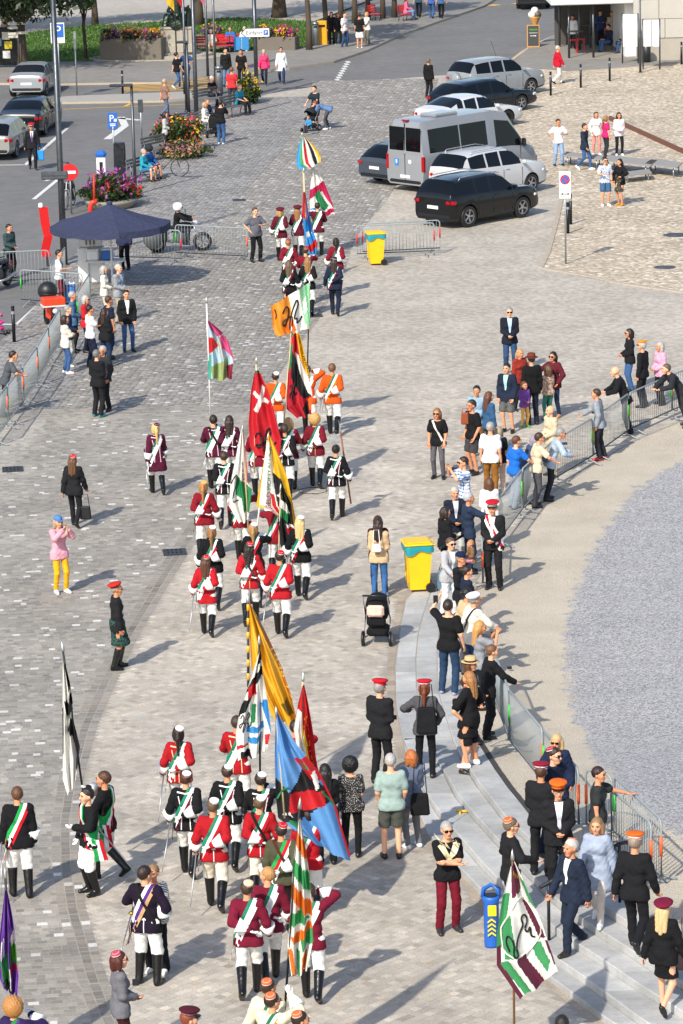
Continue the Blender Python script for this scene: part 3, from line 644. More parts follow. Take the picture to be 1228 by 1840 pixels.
def head_mesh(h):
    def f():
        def fn(P):
            q = P.copy(); q[:, 0] = np.abs(q[:, 0]); e = np.sqrt(((P - [0, -.008, .022]) / [.073, .094, .094]) ** 2 @ np.ones(3)); d = (e - 1) * .08
            d = smn(d, cap(P, (0, .03, -.02), (0, .045, -.075), .062, .042), .03); d = smn(d, cap(q, (.035, .065, .03), (.0, .078, .03), .018, .02), .02)
            d = smn(d, cap(P, (0, .086, .012), (0, .108, -.024), .009, .014), .012); d = smn(d, cap(q, (.035, .06, -.02), (.03, .062, -.03), .026, .024), .02)
            d = smn(d, cap(P, (-.015, .082, -.056), (.015, .082, -.056), .01, .01), .01)
            d = np.maximum(d, -(np.sqrt(((q - [.032, .1, .008]) ** 2).sum(1)) - .017)); d = smn(d, np.sqrt((((q - [.076, -.005, -.002]) / [.5, 1, 1.5]) ** 2).sum(1)) - .02, .008)
            return d
        return nets(fn, (-.1, -.12, -.13), (.1, .14, .13), h)
    return cached(('head', h), f)
def ring_tube(pts, rs, n=6):
    q = MB().tube([tuple(p) for p in pts], list(rs), n); return q.v, q.f
def hand_geo(w, e, rt_side, curl=.5):
    d = w - e; d = d / np.linalg.norm(d); side = np.cross(d, [0, 0, 1.]) if abs(d[2]) < .9 else np.array([0., 1, 0]) * (1 if rt_side > 0 else 1)
    side = side / np.linalg.norm(side); nrm = np.cross(side, d); q = MB()
    if abs(d[2]) >= .9: nrm = np.array([-rt_side * 1., 0, 0])
    # palm
    v = []
    for t, wd, th in ((-.02, .026, .02), (.03, .038, .017), (.085, .041, .013)):
        for a in range(8): an = a * math.pi / 4; v.append(w + d * t + side * wd * math.cos(an) + nrm * th * math.sin(an))
    f = [(i * 8 + j, i * 8 + (j + 1) % 8, i * 8 + 8 + (j + 1) % 8, i * 8 + 8 + j) for i in range(2) for j in range(8)] + [tuple(range(16, 24)), tuple(range(7, -1, -1))]
    q.add(v, f)
    for k, L in enumerate((.062, .075, .07, .055)):
        b0 = w + d * .08 + side * (.03 - .02 * k); p1 = b0 + (d * math.cos(curl * .5) + nrm * math.sin(curl * .5)) * L * .5; p2 = p1 + (d * math.cos(curl * 1.6) + nrm * math.sin(curl * 1.6)) * L * .5
        q.tube([b0, p1, p2], [.0095, .009, .007], 5)
    s2 = side; b0 = w + d * .03 + s2 * .034; q.tube([b0, b0 + s2 * .022 + d * .03 + nrm * .01, b0 + s2 * .028 + d * .06 + nrm * .02], [.012, .011, .008], 5)
    return q.v, q.f
def rot_head(V, J, extra=(0, 0)):
    y, p = -(J['hy'] + R(extra[0])), J['hp_'] + R(extra[1])
    M = np.array(Matrix.Rotation(y, 3, 'Z') @ Matrix.Rotation(-p, 3, 'X')); return (V * HS) @ M.T + J['hd']
def person_meshes(pn, top, bot, shoe, fem, b, h, hx_, kid):
    """meshes of one body and its clothes, shared by everyone with the same pose and cut"""
    J = skel(pn, fem); out = {}; hh = max(h * .5, .009)
    arms = {k: [(J[k + 's'], J[k + 'e'], .055, .042), (J[k + 'e'], J[k + 'w'], .042, .029)] for k in 'lr'}
    legs = {k: [(J[k + 'hp'], J[k + 'k'], .082, .055), (J[k + 'k'], J[k + 'a'], .056, .038)] for k in 'lr'}
    allp = [J[k] for k in J if isinstance(J[k], np.ndarray) and k not in ('up', 'fw', 'rt')]
    def body(P):
        d = uni(P, torso(J, -.008, fem, b), .05)
        for k in 'lr': d = smn(d, uni(P, arms[k], .02), .03)
        l, r = uni(P, legs['l'], .02), uni(P, legs['r'], .02); d = smn(d, smn(l, r, .01), .03)
        return smn(d, cap(P, J['P'] + J['up'] * .44, J['hd'] + np.array([0, -.01, -.03]), .056, .05), .03)
    def mk_body():
        V, F = mesh_of(body, allp, .14, h * 1.35); mi = [0] * len(F); HV, HF = head_mesh(.009 if h < .02 else .0135); HV = rot_head(HV * (1.25 if kid else 1), J, hx_)
        q = MB(); q.add(V, F, mi); q.add(HV, HF, 0)
        for s in (-1, 1):
            e = MB().ell((0, 0, 0), (.0125, .012, .0085), 6, 4); q.add(rot_head(np.array(e.v) * (1.25 if kid else 1) + np.array([s * .032, .087, .008]) * (1.25 if kid else 1), J, hx_), e.f, 2)
            e = MB().box((s * .033, .094, .028), (.036, .012, .008)); q.add(rot_head(np.array(e.v) * (1.25 if kid else 1), J, hx_), e.f, 3)
        e = MB().box((0, .0915, -.056), (.042, .009, .012), bev=.004); q.add(rot_head(np.array(e.v) * (1.25 if kid else 1), J, hx_), e.f, 4)
        for s, k in ((-1, 'l'), (1, 'r')): q.add(*hand_geo(J[k + 'w'], J[k + 'e'], s), 1)
        return q.mesh('body', True)
    out['body'] = cached(('body', pn, fem, b, h, hx_, kid), mk_body)
    wr = lambda P, a: a * (1.5 * np.sin(P[:, 2] * 48 + P[:, 0] * 21 + 2 * np.sin(P[:, 1] * 14)) * np.sin(P[:, 0] * 31 + P[:, 1] * 27 + P[:, 2] * 9))
    hem = {'jacket': -.14, 'coat': -.33, 'tee': -.1, 'crop': -.02, 'long': -.2}.get(top, -.1); o = {'tee': .013, 'crop': .011}.get(top, .018)
    frac = .62 if top in ('tee', 'crop') else 1
    def jtorso(P):
        L = torso(J, o, fem, b); up = J['up']
        if hem < -.05: L.append((J['P'] + up * (hem + .04) - J['rt'] * .085, J['P'] + up * (hem + .04) + J['rt'] * .085, .118 * b + o * .8 + (.03 if top == 'coat' else 0), .118 * b + o * .8 + (.03 if top == 'coat' else 0)))
        if top == 'coat': L.append((J['P'] + up * -.15 - J['rt'] * .085, J['P'] + up * -.15 + J['rt'] * .085, .125 * b + o, .125 * b + o))
        d = uni(P, L, .06)
        if top not in ('tee', 'crop'): d = smn(d, cap(P, J['P'] + up * .44, J['P'] + up * .52, .075, .07), .03)
        z = (P - J['P']) @ up; return np.maximum(np.maximum(d, hem - z), z - (.535 if top not in ('tee', 'crop') else .505))
    def jacket(P):
        d = jtorso(P)
        for k in 'lr':
            a = arms[k]; oo = o + .004
            L = [(J[k + 's'], J[k + 's'] + (J[k + 'e'] - J[k + 's']) * .7, .062 + o, .062 + o * 1.3)] if frac < 1 else [(J[k + 's'], J[k + 'e'], .06 + oo, .047 + oo), (J[k + 'e'], J[k + 'e'] + (J[k + 'w'] - J[k + 'e']) * .95, .046 + oo, .036 + oo)]
            d = smn(d, uni(P, L, .02), .03)
        return d + wr(P, .004)
    if top: out['jacket'] = cached(('top', pn, top, fem, b, h), lambda: npmesh('top', *mesh_of(jacket, [J['P'] + J['up'] * hem, J['nk'], J['ls'], J['rs'], J['le'], J['re'], J['lw'], J['rw'], J['P']], .2, h), smooth=True)); out['sdf'] = jtorso; out['sdf_full'] = jacket
    if bot:
        def pants(P):
            if bot in ('skirt', 'kilt'):
                zc = .5 if bot == 'kilt' else .55; c = (J['lk'] + J['rk']) / 2
                d = uni(P, [(J['P'] - J['rt'] * .08, J['P'] + J['rt'] * .08, .125, .125), (np.array([J['lk'][0], J['lk'][1], zc]) * .6 + np.array([0, c[1] * .4, zc * .4]), np.array([J['rk'][0], J['rk'][1], zc]) * .6 + np.array([0, c[1] * .4, zc * .4]), .155 if bot == 'kilt' else .13, .155 if bot == 'kilt' else .13)], .2)
                d = smn(d, cap(P, J['P'], (0, c[1], zc), .14, .17 if bot == 'kilt' else .14), .08)
                if bot == 'kilt': d = d + .01 * np.sin(np.arctan2(P[:, 1] - J['P'][1], P[:, 0]) * 22)
                return np.maximum(np.maximum(d, zc - P[:, 2]), (P - J['P']) @ J['up'] - .1) + wr(P, .003)
            w = {'trousers': (.095, .072, .062), 'slim': (.089, .065, .051), 'breeches': (.112, .088, .075), 'shorts': (.108, .1, .09), 'wide': (.1, .085, .085)}[bot]; ls = []
            for k in 'lr':
                L = [(J[k + 'hp'], J[k + 'k'], w[0] * (.5 + b / 2), w[1])]
                if bot not in ('shorts',): L.append((J[k + 'k'], J[k + 'a'] + np.array([0, 0, -.005]), w[1], w[2]))
                dd = uni(P, L, .02)
                if bot == 'shorts': ax = (J[k + 'k'] - J[k + 'hp']); ax = ax / np.linalg.norm(ax); dd = np.maximum(dd, (P - J[k + 'k']) @ ax + .04)
                if bot == 'breeches': ax = (J[k + 'a'] - J[k + 'k']); ax = ax / np.linalg.norm(ax); dd = np.maximum(dd, (P - J[k + 'k']) @ ax - .06)
                ls.append(dd)
            d = smn(ls[0], ls[1], .012); tl = torso(J, .012, fem, b); d = smn(d, uni(P, tl[3:4] + [tl[2]], .05), .04)
            return np.maximum(d, (P - J['P']) @ J['up'] - .13) + wr(P, .0022 if bot == 'slim' else .004)
        out['pants'] = cached(('bot', pn, bot, fem, b, h), lambda: npmesh('bottom', *mesh_of(pants, [J[k] for k in ('P', 'lhp', 'rhp', 'lk', 'rk', 'la', 'ra')], .2, h), smooth=True))
    for k in 'lr':
        def foot(P, k=k):
            an = J[k + 'a']; fp = J[k + 'fp']; fd = np.array([0, math.cos(fp), math.sin(fp)]); fu = np.array([0, -math.sin(fp), math.cos(fp)]); yaw = R(10) * (1 if k == 'r' else -1)
            fd = np.array([math.sin(yaw) * fd[1], math.cos(yaw) * fd[1], fd[2]]); base = an - fu * .085
            hl = base + fu * .042 - fd * .03; to = base + fu * .032 + fd * .165
            d = smn(cap(P, hl, base + fu * .05 + fd * .06, .042, .046), cap(P, base + fu * .042 + fd * .06, to, .046, .034), .03)
            d = smn(d, cap(P, base + fu * .05, an, .045, .046), .02); d = np.maximum(d, -((P - base) @ fu) + .002)
            if shoe == 'boot':
                kn = J[k + 'k']; t = kn + (an - kn) * .12; d = smn(d, cap(P, t, an, .078, .056), .03); ax = (an - kn) / np.linalg.norm(an - kn); d = np.maximum(d, -((P - t) @ ax))
            elif shoe == 'pump': d = np.maximum(d, (P - base) @ fu - .06)
            else: d = np.maximum(d, (P - base) @ fu - .1)
            return d
        pts = [J[k + 'a'] + np.array([0, .2, -.1]), J[k + 'a'] + np.array([0, -.12, -.1]), J[k + 'a'] + np.array([0, -.1, .1])] + ([J[k + 'k']] if shoe == 'boot' else [])
        out['shoe' + k] = cached(('shoe', pn, shoe, k, h), lambda: npmesh('shoe', *mesh_of(foot, pts, .1, h * .8), smooth=True))
    return J, out
def hair_mesh(style, h, kid):
    def f():
        def fn(P):
            q = P / (1.25 if kid else 1.0)
            e = np.sqrt(((q - [0, -.014, .028]) / [.084, .1, .1]) ** 2 @ np.ones(3)); d = (e - 1) * .088
            cut = (q[:, 1] - .035) * .8 - (q[:, 2] - .035) * .95                   # keep the face free
            d = np.maximum(d, cut * .7); d = np.maximum(d, -.055 - q[:, 2] - np.clip(-q[:, 1], 0, .05) * .3)
            if style in ('long', 'pony', 'bob', 'curlong'): d = smn(d, np.maximum(np.sqrt(((q - [0, -.03, -.02]) / [.092, .075, .11]) ** 2 @ np.ones(3)) * .085 - .085, q[:, 1] - .03), .02)
            if style in ('long', 'curlong'):
                d = smn(d, np.minimum(cap(q, (-.05, -.075, -.03), (-.05, -.105, -.27), .045, .03), np.minimum(cap(q, (.05, -.075, -.03), (.05, -.105, -.27), .045, .03), cap(q, (0, -.085, -.03), (0, -.12, -.3), .05, .03))), .03)
            if style == 'bob': d = smn(d, np.minimum(cap(q, (-.075, -.02, .0), (-.08, -.02, -.1), .035, .03), np.minimum(cap(q, (.075, -.02, .0), (.08, -.02, -.1), .035, .03), cap(q, (0, -.075, .0), (0, -.08, -.1), .06, .05))), .03)
            if style == 'pony': d = smn(smn(d, cap(q, (0, -.1, .04), (0, -.15, -.04), .028, .034), .02), cap(q, (0, -.15, -.04), (0, -.15, -.3), .036, .014), .02)
            if style == 'bun': d = smn(d, np.sqrt(((q - [0, -.12, .05]) ** 2).sum(1)) - .042, .015)
            if style == 'curly': d = smn(d, np.maximum(np.sqrt(((q - [0, -.03, .03]) / [.125, .12, .135]) ** 2 @ np.ones(3)) * .12 - .12, q[:, 1] - .045), .02)
            return d + .0045 * np.sin(q[:, 0] * 140 + q[:, 2] * 40) * np.sin(q[:, 1] * 120 + q[:, 2] * 60) * (2.2 if style in ('curly', 'curlong') else 1)
        return nets(fn, (-.15, -.2, -.4 if style in ('long', 'pony', 'curlong') else -.17), (.15, .12, .19), h)
    return cached(('hair', style, h, kid), f)
def hat_mesh(kind):
    def f():
        q = MB(); n = 18
        if kind == 'pill':     # small round student cap
            q.lathe([(.064, .082), (.065, .09), (.065, .098), (.065, .106), (.065, .117), (.058, .121), (.044, .1215), (.042, .123), (.018, .123)], n, (0.012, -.022, 0), [0, 1, 2, 0, 0, 0, 1, 0], 1, 1, 'z', Matrix.Rotation(R(16), 3, 'X') @ Matrix.Rotation(R(8), 3, 'Y'))
        elif kind == 'kappe':  # flat topped cap with band and visor
            T = Matrix.Rotation(R(-6), 3, 'X')
            q.lathe([(.088, .045), (.09, .06), (.09, .075), (.09, .088), (.118, .108), (.122, .122), (.11, .132), (.03, .136)], n, (0, -.005, .005), [1, 2, 1, 0, 0, 0, 0], 1, 1.05, 'z', T)
            v = []; k = 9
            for i in range(k): a = math.pi * (.12 + .76 * i / (k - 1)); v += [(.088 * math.cos(a), .0 + .09 * math.sin(a), .052), (.1 * math.cos(a), .005 + .14 * math.sin(a), .034)]
            q.add(v, [(2 * i, 2 * i + 1, 2 * i + 3, 2 * i + 2) for i in range(k - 1)], 3)
        elif kind == 'beret':
            T = Matrix.Rotation(R(12), 3, 'X'); q.lathe([(.086, .05), (.088, .065), (.125, .088), (.13, .104), (.1, .122), (.03, .13)], n, (0.01, -.02, 0), [1, 0, 0, 0, 0], 1, 1, 'z', T)
        elif kind == 'cap':
            q.lathe([(.09, .045), (.092, .07), (.08, .11), (.05, .134), (.01, .14)], n, (0, -.01, 0), 0, .92, 1.12); v = []; k = 9
            for i in range(k): a = math.pi * (.15 + .7 * i / (k - 1)); v += [(.08 * math.cos(a), .0 + .09 * math.sin(a), .055), (.085 * math.cos(a), .02 + .15 * math.sin(a), .045)]
            q.add(v, [(2 * i, 2 * i + 1, 2 * i + 3, 2 * i + 2) for i in range(k - 1)], 0)
        elif kind == 'hat':
            q.lathe([(.155, .052), (.15, .06), (.098, .055), (.096, .085), (.092, .14), (.07, .152), (.01, .148)], n, (0, -.005, 0), [0, 0, 1, 0, 0, 0], .95, 1.05)
        elif kind == 'helmet':
            q.lathe([(.10, -.08), (.125, -.04), (.135, .03), (.125, .09), (.09, .135), (.04, .155), (.005, .16)], n, (0, -.012, 0), 0, .95, 1.1)
            q.box((0, .112, .01), (.16, .06, .075), 3, bev=.025)
        return q.mesh('hat_' + kind, True)
    return cached(('hat', kind), f)
def trace(sdf, org, dirs, far=.5):
    t = np.full(len(org), far)
    for _ in range(28):
        d = sdf(org + dirs * t[:, None]); t = t - np.clip(d, -.05, .05) * .8
    return org + dirs * t[:, None]
def sash_mesh(key, J, sdf, side, w=.15, off=.014, tail=True):
    def f():
        P, up, rt, fw = J['P'], J['up'], J['rt'], J['fw']; a = P + up * .5 + rt * side * .09; b = P + up * .02 - rt * side * .15; c = (a + b) / 2; ax = (a - b) / np.linalg.norm(a - b); n = 40; V = []
        nrm = np.cross(ax, fw)
        for r in range(4):
            o_ = (r / 3 - .5) * w; th = np.linspace(0, 2 * math.pi, n, endpoint=False); dr = np.cos(th)[:, None] * ax + np.sin(th)[:, None] * fw
            V.append(trace(sdf, np.tile(c + nrm * o_, (n, 1)), dr, .34) + dr * off)
        V = np.concatenate(V); F = []; mi = []
        for r in range(3):
            for i in range(n): F.append((r * n + i, r * n + (i + 1) % n, (r + 1) * n + (i + 1) % n, (r + 1) * n + i)); mi.append(r)
        q = MB(); q.add(V, F, mi)
        if tail:
            b0 = b - rt * side * .03 - fw * .03; L = .34
            for r in range(3):
                v = []
                for s in range(5):
                    for e in (0, 1): v.append(b0 + np.array([-side * .012 * s, -.012 * s, -L * s / 4]) + fw * ((r + e) / 3 - .5) * w * (1.1 + .1 * s) - rt * side * (.02 + .012 * math.sin(s * 2 + r)))
                q.add(v, [(2 * s, 2 * s + 1, 2 * s + 3, 2 * s + 2) for s in range(4)], r)
        return q.mesh('sash', True)
    return cached(('sash', side, tail, w) + key, f)
def strip_mesh(key, J, sdf, pts, wid, face, off=.011, n=10):
    """a flat trim laid on the cloth: pts are (across, up) from the pelvis, wid widths, face +1 front, -1 back"""
    def f():
        p = np.array(pts, float); t = np.linspace(0, 1, len(p)); tt = np.linspace(0, 1, n); x = np.interp(tt, t, p[:, 0]); z = np.interp(tt, t, p[:, 1]); w = np.interp(tt, t, np.array(wid, float)); V = []
        d = np.stack([x * 0, np.ones(n) * face, x * 0], 1); dx = np.gradient(x); dz = np.gradient(z); L = np.hypot(dx, dz) + 1e-9; nx, nz = -dz / L, dx / L
        D_ = np.tile(J['fw'] * face, (n, 1))
        for s in (-1, 0, 1):
            org = J['P'] + np.outer(x + nx * s * w / 2, J['rt']) + np.outer(z + nz * s * w / 2, J['up'])
            V.append(trace(sdf, org, D_, .3) + D_ * off)
        V = np.concatenate(V); F = [(r * n + i, r * n + i + 1, (r + 1) * n + i + 1, (r + 1) * n + i) for r in range(2) for i in range(n - 1)]
        return npmesh('trim', V, F, smooth=True)
    return cached(('strip',) + key, f)
SKIN = ['d9a07c', 'cf9470', 'e0ac8a', 'c98d68']
PEOPLE = []
def person(x, y, label, pose='stand', hd=0, top='jacket', tc='1b1b1e', bot='trousers', bc='1b1b1e', shoe='shoe', sc='191919', hair='short', hc='3a2a1e', hat=None, hatc=('c01020', 'f0f0f0', '1e7a3c', '101010'),
           h=1.76, f=0, b=1.0, skin=None, sash=None, sside=1, tail=True, glove=None, head=(0, 0), shirt=None, tie=None, glasses=None, kid=False, group=None, piping=None, emblem=None, cuff=None, z=None, strap=None, pants2=None, loc=None, H=0, sleeve=None, scarf=None):
    p = GS(x, y) if loc is None else np.array(loc, float)
    if H:                                                      # x, y is the crown of the head
        zz = 0
        for _ in range(6): p = G(x, y, zz + h); zz = surface_z(p[0], p[1])
        p = np.array([p[0], p[1], zz])
    if z is not None: p = np.array(list(G(x, y, z)[:2]) + [z])
    if isinstance(hc, str) and sum(hx(hc)) > 1.4: hc = tuple(v * .62 for v in hx(hc))
    near = p[1] < 84; res = .0185 if near else (.025 if p[1] < 125 else .033)
    J, me = person_meshes(pose, top, bot, shoe, f, b, res, head, kid)
    az = math.degrees(math.atan2(p[0], p[1])); t = thing('person', label, 'person', p, -R(hd), group, h / 1.755)
    sk = mt(skin or SKIN[len(PEOPLE) % 4], 'skin'); PEOPLE.append(t)
    obj('body', me['body'], [sk, mt(glove) if glove else sk, mt('1c1412', 'plain'), mt(hc if hair != 'bald' else '6a5a4c', 'hair'), mt('a05a50', 'skin')], t)
    if top: obj({'tee': 'shirt', 'crop': 'shirt'}.get(top, 'jacket'), me['jacket'], mt(tc) if isinstance(tc, str) else tc, t)
    if bot: obj(bot if bot in ('skirt', 'kilt', 'shorts', 'breeches') else 'trousers', me['pants'], mt(bc) if isinstance(bc, str) else bc, t)
    for k in 'lr': obj('boot' if shoe == 'boot' else 'shoe', me['shoe' + k], mt(sc, 'boot' if shoe == 'boot' else 'plain'), t)
    hk = 1.25 if kid else 1
    M4 = Matrix.Translation(Vector(J['hd'])) @ Matrix.Scale(HS, 4) @ Matrix.Rotation(-(J['hy'] + R(head[0])), 4, 'Z') @ Matrix.Rotation(-(J['hp_'] + R(head[1])), 4, 'X')
    if hair not in ('bald', None):
        hs = 'short' if hair == 'short' else hair; k = ('hairm', hs, near, kid); hm = cached(k, lambda: npmesh('hair', *hair_mesh(hs, .011 if near else .017, kid), smooth=True)); o = obj('hair', hm, mt(hc, 'hair'), t); o.matrix_local = M4
    if hat:
        o = obj('cap' if hat != 'hat' else 'hat', hat_mesh(hat), [mt(c if i < 3 else c, 'cloth' if i < 3 else 'plain') for i, c in enumerate(hatc)], t); o.matrix_local = M4 @ Matrix.Scale(hk, 4)
    if glasses:
        def gl():
            q = MB()
            for s in (-1, 1): q.box((s * .034, .102, .008), (.052, .008, .034), 0, bev=.003).box((s * .068, .05, .012), (.005, .1, .006), 1)
            q.box((0, .104, .014), (.02, .006, .006), 1); return q.mesh('glasses')
        o = obj('sunglasses' if glasses == 'sun' else 'spectacles', cached('glasses', gl), [mt('0a0a0c', 'glass') if glasses == 'sun' else mt('b08a70', 'glass'), mt('151515', 'plain')], t); o.matrix_local = M4
    key = (pose if isinstance(pose, str) else 'x', top, f, b)
    if sash:
        o = obj('sash', sash_mesh(key, J, me['sdf'], sside, tail=tail), [mt(c) for c in sash], t)
    if strap: obj('shoulder_strap', sash_mesh(key, J, me['sdf'], -sside if sash else sside, .045, .02, False), [mt(strap)] * 3, t)
    if shirt:
        obj('shirt_front', strip_mesh(key + ('sf',), J, me['sdf'], [(0, .53), (0, .16)], [.13, .03], 1), mt(shirt), t)
        if tie: obj('tie', strip_mesh(key + ('tie',), J, me['sdf'], [(0, .5), (0, .12)], [.035, .06], 1, .016), mt(tie), t)
    if piping:
        for s in (-1, 1):
            obj('piping', strip_mesh(key + ('pb', s), J, me['sdf'], [(s * .11, .44), (s * .06, .2), (s * .075, -.1)], [.014] * 3, -1), mt(piping), t)
            obj('piping', strip_mesh(key + ('pf', s), J, me['sdf'], [(s * .11, .44), (s * .07, .2), (s * .08, -.1)], [.014] * 3, 1), mt(piping), t)
        obj('piping', strip_mesh(key + ('pc',), J, me['sdf'], [(-.13, .505), (0, .48), (.13, .505)], [.02] * 3, -1), mt(piping), t)
    if emblem:
        obj('back_trim', strip_mesh(key + ('em',), J, me['sdf'], [(0, .06), (0, -.12)], [.012, .012], -1), mt(emblem), t)
        obj('back_knot', strip_mesh(key + ('ek',), J, me['sdf'], [(-.025, .06), (0, .085), (.025, .06)], [.016] * 3, -1), mt(emblem), t)
    if scarf:
        for s in (-1, 1): obj('sweater_sleeve', strip_mesh(key + ('sc', s), J, me['sdf_full'], [(s * .13, .5), (s * .06, .36), (-s * .02, .22)], [.1, .08, .06], 1, .02), mt(scarf), t)
        obj('sweater_drape', strip_mesh(key + ('sb',), J, me['sdf_full'], [(-.16, .46), (0, .42), (.16, .46)], [.16] * 3, -1, .02), mt(scarf), t)
    if cuff:
        for k in (cuff if isinstance(cuff, str) and cuff in ('l', 'r') else 'lr'):
            def cf(k=k):
                w, e = J[k + 'w'], J[k + 'e']; d = (w - e) / np.linalg.norm(w - e); q = MB(); q.tube([w + d * .015, w - d * .05, w - d * .18], [.043, .066, .115], 10); return q.mesh('gauntlet', True)
            obj('gauntlet', cached(('cuff', pose if isinstance(pose, str) else id(pose), f, k), cf), mt('f2f0ea'), t)
    t['_w'] = 0; del t['_w']
    return t, J
def wpos(t, p):                                                # a point of a figure, in the world
    s = t.scale[0]; a = t.rotation_euler[2]; x, y, z = [float(c) * s for c in p]; c, n = math.cos(a), math.sin(a)
    return Vector((t.location[0] + x * c - y * n, t.location[1] + x * n + y * c, t.location[2] + z))
# ================================================================ flags and banners
def text_geo(body, size=1.0):
    c = bpy.data.curves.new('t', 'FONT'); c.body = body; c.size = size; c.align_x = 'LEFT'; c.resolution_u = 3; c.fill_mode = 'FRONT'
    o = bpy.data.objects.new('t', c); COL.objects.link(o); me = bpy.data.meshes.new_from_object(o.evaluated_get(bpy.context.evaluated_depsgraph_get())); bpy.data.objects.remove(o); bpy.data.curves.remove(c)
    v = np.array([p.co[:2] for p in me.vertices]).reshape(-1, 2); f = [tuple(p.vertices) for p in me.polygons]; bpy.data.meshes.remove(me); return v, f
def flag(label, top, bot, Y, Le, Re, base, regs=(), amp=.07, nf=2.5, ph=0.0, polec='c9b28a', spear='b8b8b0', texts=(), strokes=(), tilt=.0, group='parade flags', rings=None, polr=.017, fringe=None):
    """top, bot: pole ends in photo pixels; Le, Re: cloth edges from top to bottom; all at depth Y"""
    a, b = Vector(AT(*top, Y)), Vector(AT(*bot, Y)); t = thing('flag', label, 'flag', tuple(b), 0, group); W0 = b.copy()
    d = (a - b).normalized(); q = MB(); q.tube([(0, 0, 0), tuple(a - b - d * .16)], polr, 8); q.build('pole', mt(polec, 'plain'), t, True)
    MB().tube([tuple(a - b - d * .17), tuple(a - b - d * .13), tuple(a - b - d * .1), tuple(a - b)], [polr * 1.5, polr * 1.6, polr * 1.4, .003], 8).build('finial', mt(spear, 'metal'), t, True)
    if rings:
        L = (a - b).length; q = MB(); n = int(L / .24)
        for i in range(n): q.tube([tuple(d * (i * .24)), tuple(d * (i * .24 + .12))], polr * 1.1, 8)
        q.build('painted_rings', mt(rings, 'plain'), t, True)
    LP = np.array([AT(*p, Y - .03) for p in Le]); RP = np.array([AT(*p, Y - .03) for p in Re]); wd = max(np.linalg.norm(LP[i] - RP[min(len(RP) - 1, i)]) for i in range(len(LP)))
    tl = np.linspace(0, 1, len(Le)); tr = np.linspace(0, 1, len(Re)); poleleft = abs(Le[0][0] - top[0]) <= abs(Re[0][0] - top[0]) + 3
    def S(u, v, off=0.0):
        u = np.asarray(u, float); v = np.asarray(v, float)
        l = np.stack([np.interp(v, tl, LP[:, i]) for i in range(3)], -1); r = np.stack([np.interp(v, tr, RP[:, i]) for i in range(3)], -1)
        p = l + (r - l) * u[..., None]; w = np.linalg.norm(r - l, axis=-1); k = u if poleleft else 1 - u
        yy = amp * np.minimum(1, w / .35 + .25) * (np.sin(2 * math.pi * (nf * u + .35 * v + ph)) + .45 * np.sin(2 * math.pi * (nf * 1.9 * u - .6 * v + ph * 2 + .2))) * np.minimum(1, k * 3 + .15) + tilt * k * w
        p = p + np.stack([.02 * np.sin(6.3 * v + ph * 5) * k, yy - off, .03 * np.sin(9 * u + ph * 7) * v], -1); return p - np.array(W0)
    nu, nv = 60, 90; U, V = np.meshgrid(np.linspace(0, 1, nu + 1), np.linspace(0, 1, nv + 1)); P = S(U, V).reshape(-1, 3); w = nu + 1
    F = np.array([(j * w + i, j * w + i + 1, (j + 1) * w + i + 1, (j + 1) * w + i) for j in range(nv) for i in range(nu)]); uc = (U[:-1, :-1] + .5 / nu).ravel(); vc = (V[:-1, :-1] + .5 / nv).ravel()
    mi = np.zeros(len(F), int); mats = [base]
    for c, poly in regs:
        if c not in mats: mats.append(c)
        mi[inpoly(uc, vc, poly)] = mats.index(c)
    me = npmesh('cloth', P, F, mi, True); cl = obj('cloth', me, [mt(c, 'flag') for c in mats], t)
    for body, c, (u0, v0), (u1, v1), ht in texts:                       # baseline from uv0 to uv1, letter height in uv units
        v, f = text_geo(body); n = v[:, 0].max(); du, dv = u1 - u0, v1 - v0; asp = wd / max(.2, np.linalg.norm(LP[0] - LP[-1]))
        L = math.hypot(du * asp, dv); pu, pv = dv / L / asp * 1, -du * asp / L
        uu = u0 + du * v[:, 0] / n + pu * ht * v[:, 1]; vv = v0 + dv * v[:, 0] / n + pv * ht * v[:, 1]
        q = MB(); q.add(S(np.clip(uu, 0, 1), np.clip(vv, 0, 1), .012), f); q.build('lettering', mt(c, 'flag'), cl)
    for c, pts, r in strokes:
        p = np.array(pts, float)
        for _ in range(2):                                              # round the corners
            a_ = p[:-1] * .75 + p[1:] * .25; b_ = p[:-1] * .25 + p[1:] * .75; p = np.concatenate([p[:1], np.stack([a_, b_], 1).reshape(-1, 2), p[-1:]])
        MB().tube([tuple(k) for k in S(p[:, 0], p[:, 1], .012)], r, 5).build('emblem', mt(c, 'flag'), cl)
    return t
ZK = [(.1, .3), (.25, .1), (.4, .25), (.3, .55), (.15, .8), (.05, .6), (.3, .5), (.55, .45), (.5, .8), (.35, .95), (.4, .6), (.6, .2), (.75, .05), (.8, .25), (.65, .4), (.6, .6), (.75, .55), (.7, .75), (.85, .7), (.95, .6)]
def zk(u0, v0, su, sv): return [(u0 + a * su, v0 + b * sv) for a, b in ZK]
yat = lambda x, y, d=.3: G(x, y)[1] + d
WH, BK, GR, RD, YL, BL = 'e9e6dd', '17171a', '1f7d48', 'c01822', 'e9b31c', '2f86c4'
def band(v0, v1, s=0): return [(0, v0), (1, v0 + s), (1, v1 + s), (0, v1)]
def ub(u0, u1, s=0): return [(u0, 0), (u1, 0), (u1 + s, 1), (u0 + s, 1)]
flag('small flag of blue, green, white, red and black rays, farthest of all', (543, 236), (548, 420), yat(537, 464), [(545, 243), (537, 262), (533, 285), (534, 300), (545, 306)], [(546, 243), (560, 258), (572, 272), (578, 283), (577, 292)], WH, [('3a9bd0', ub(0, .16)), ('4aa84a', ub(.16, .26)), (RD, ub(.36, .5)), (BK, ub(.68, .82)), (YL, ub(.86, 1))], amp=.04)
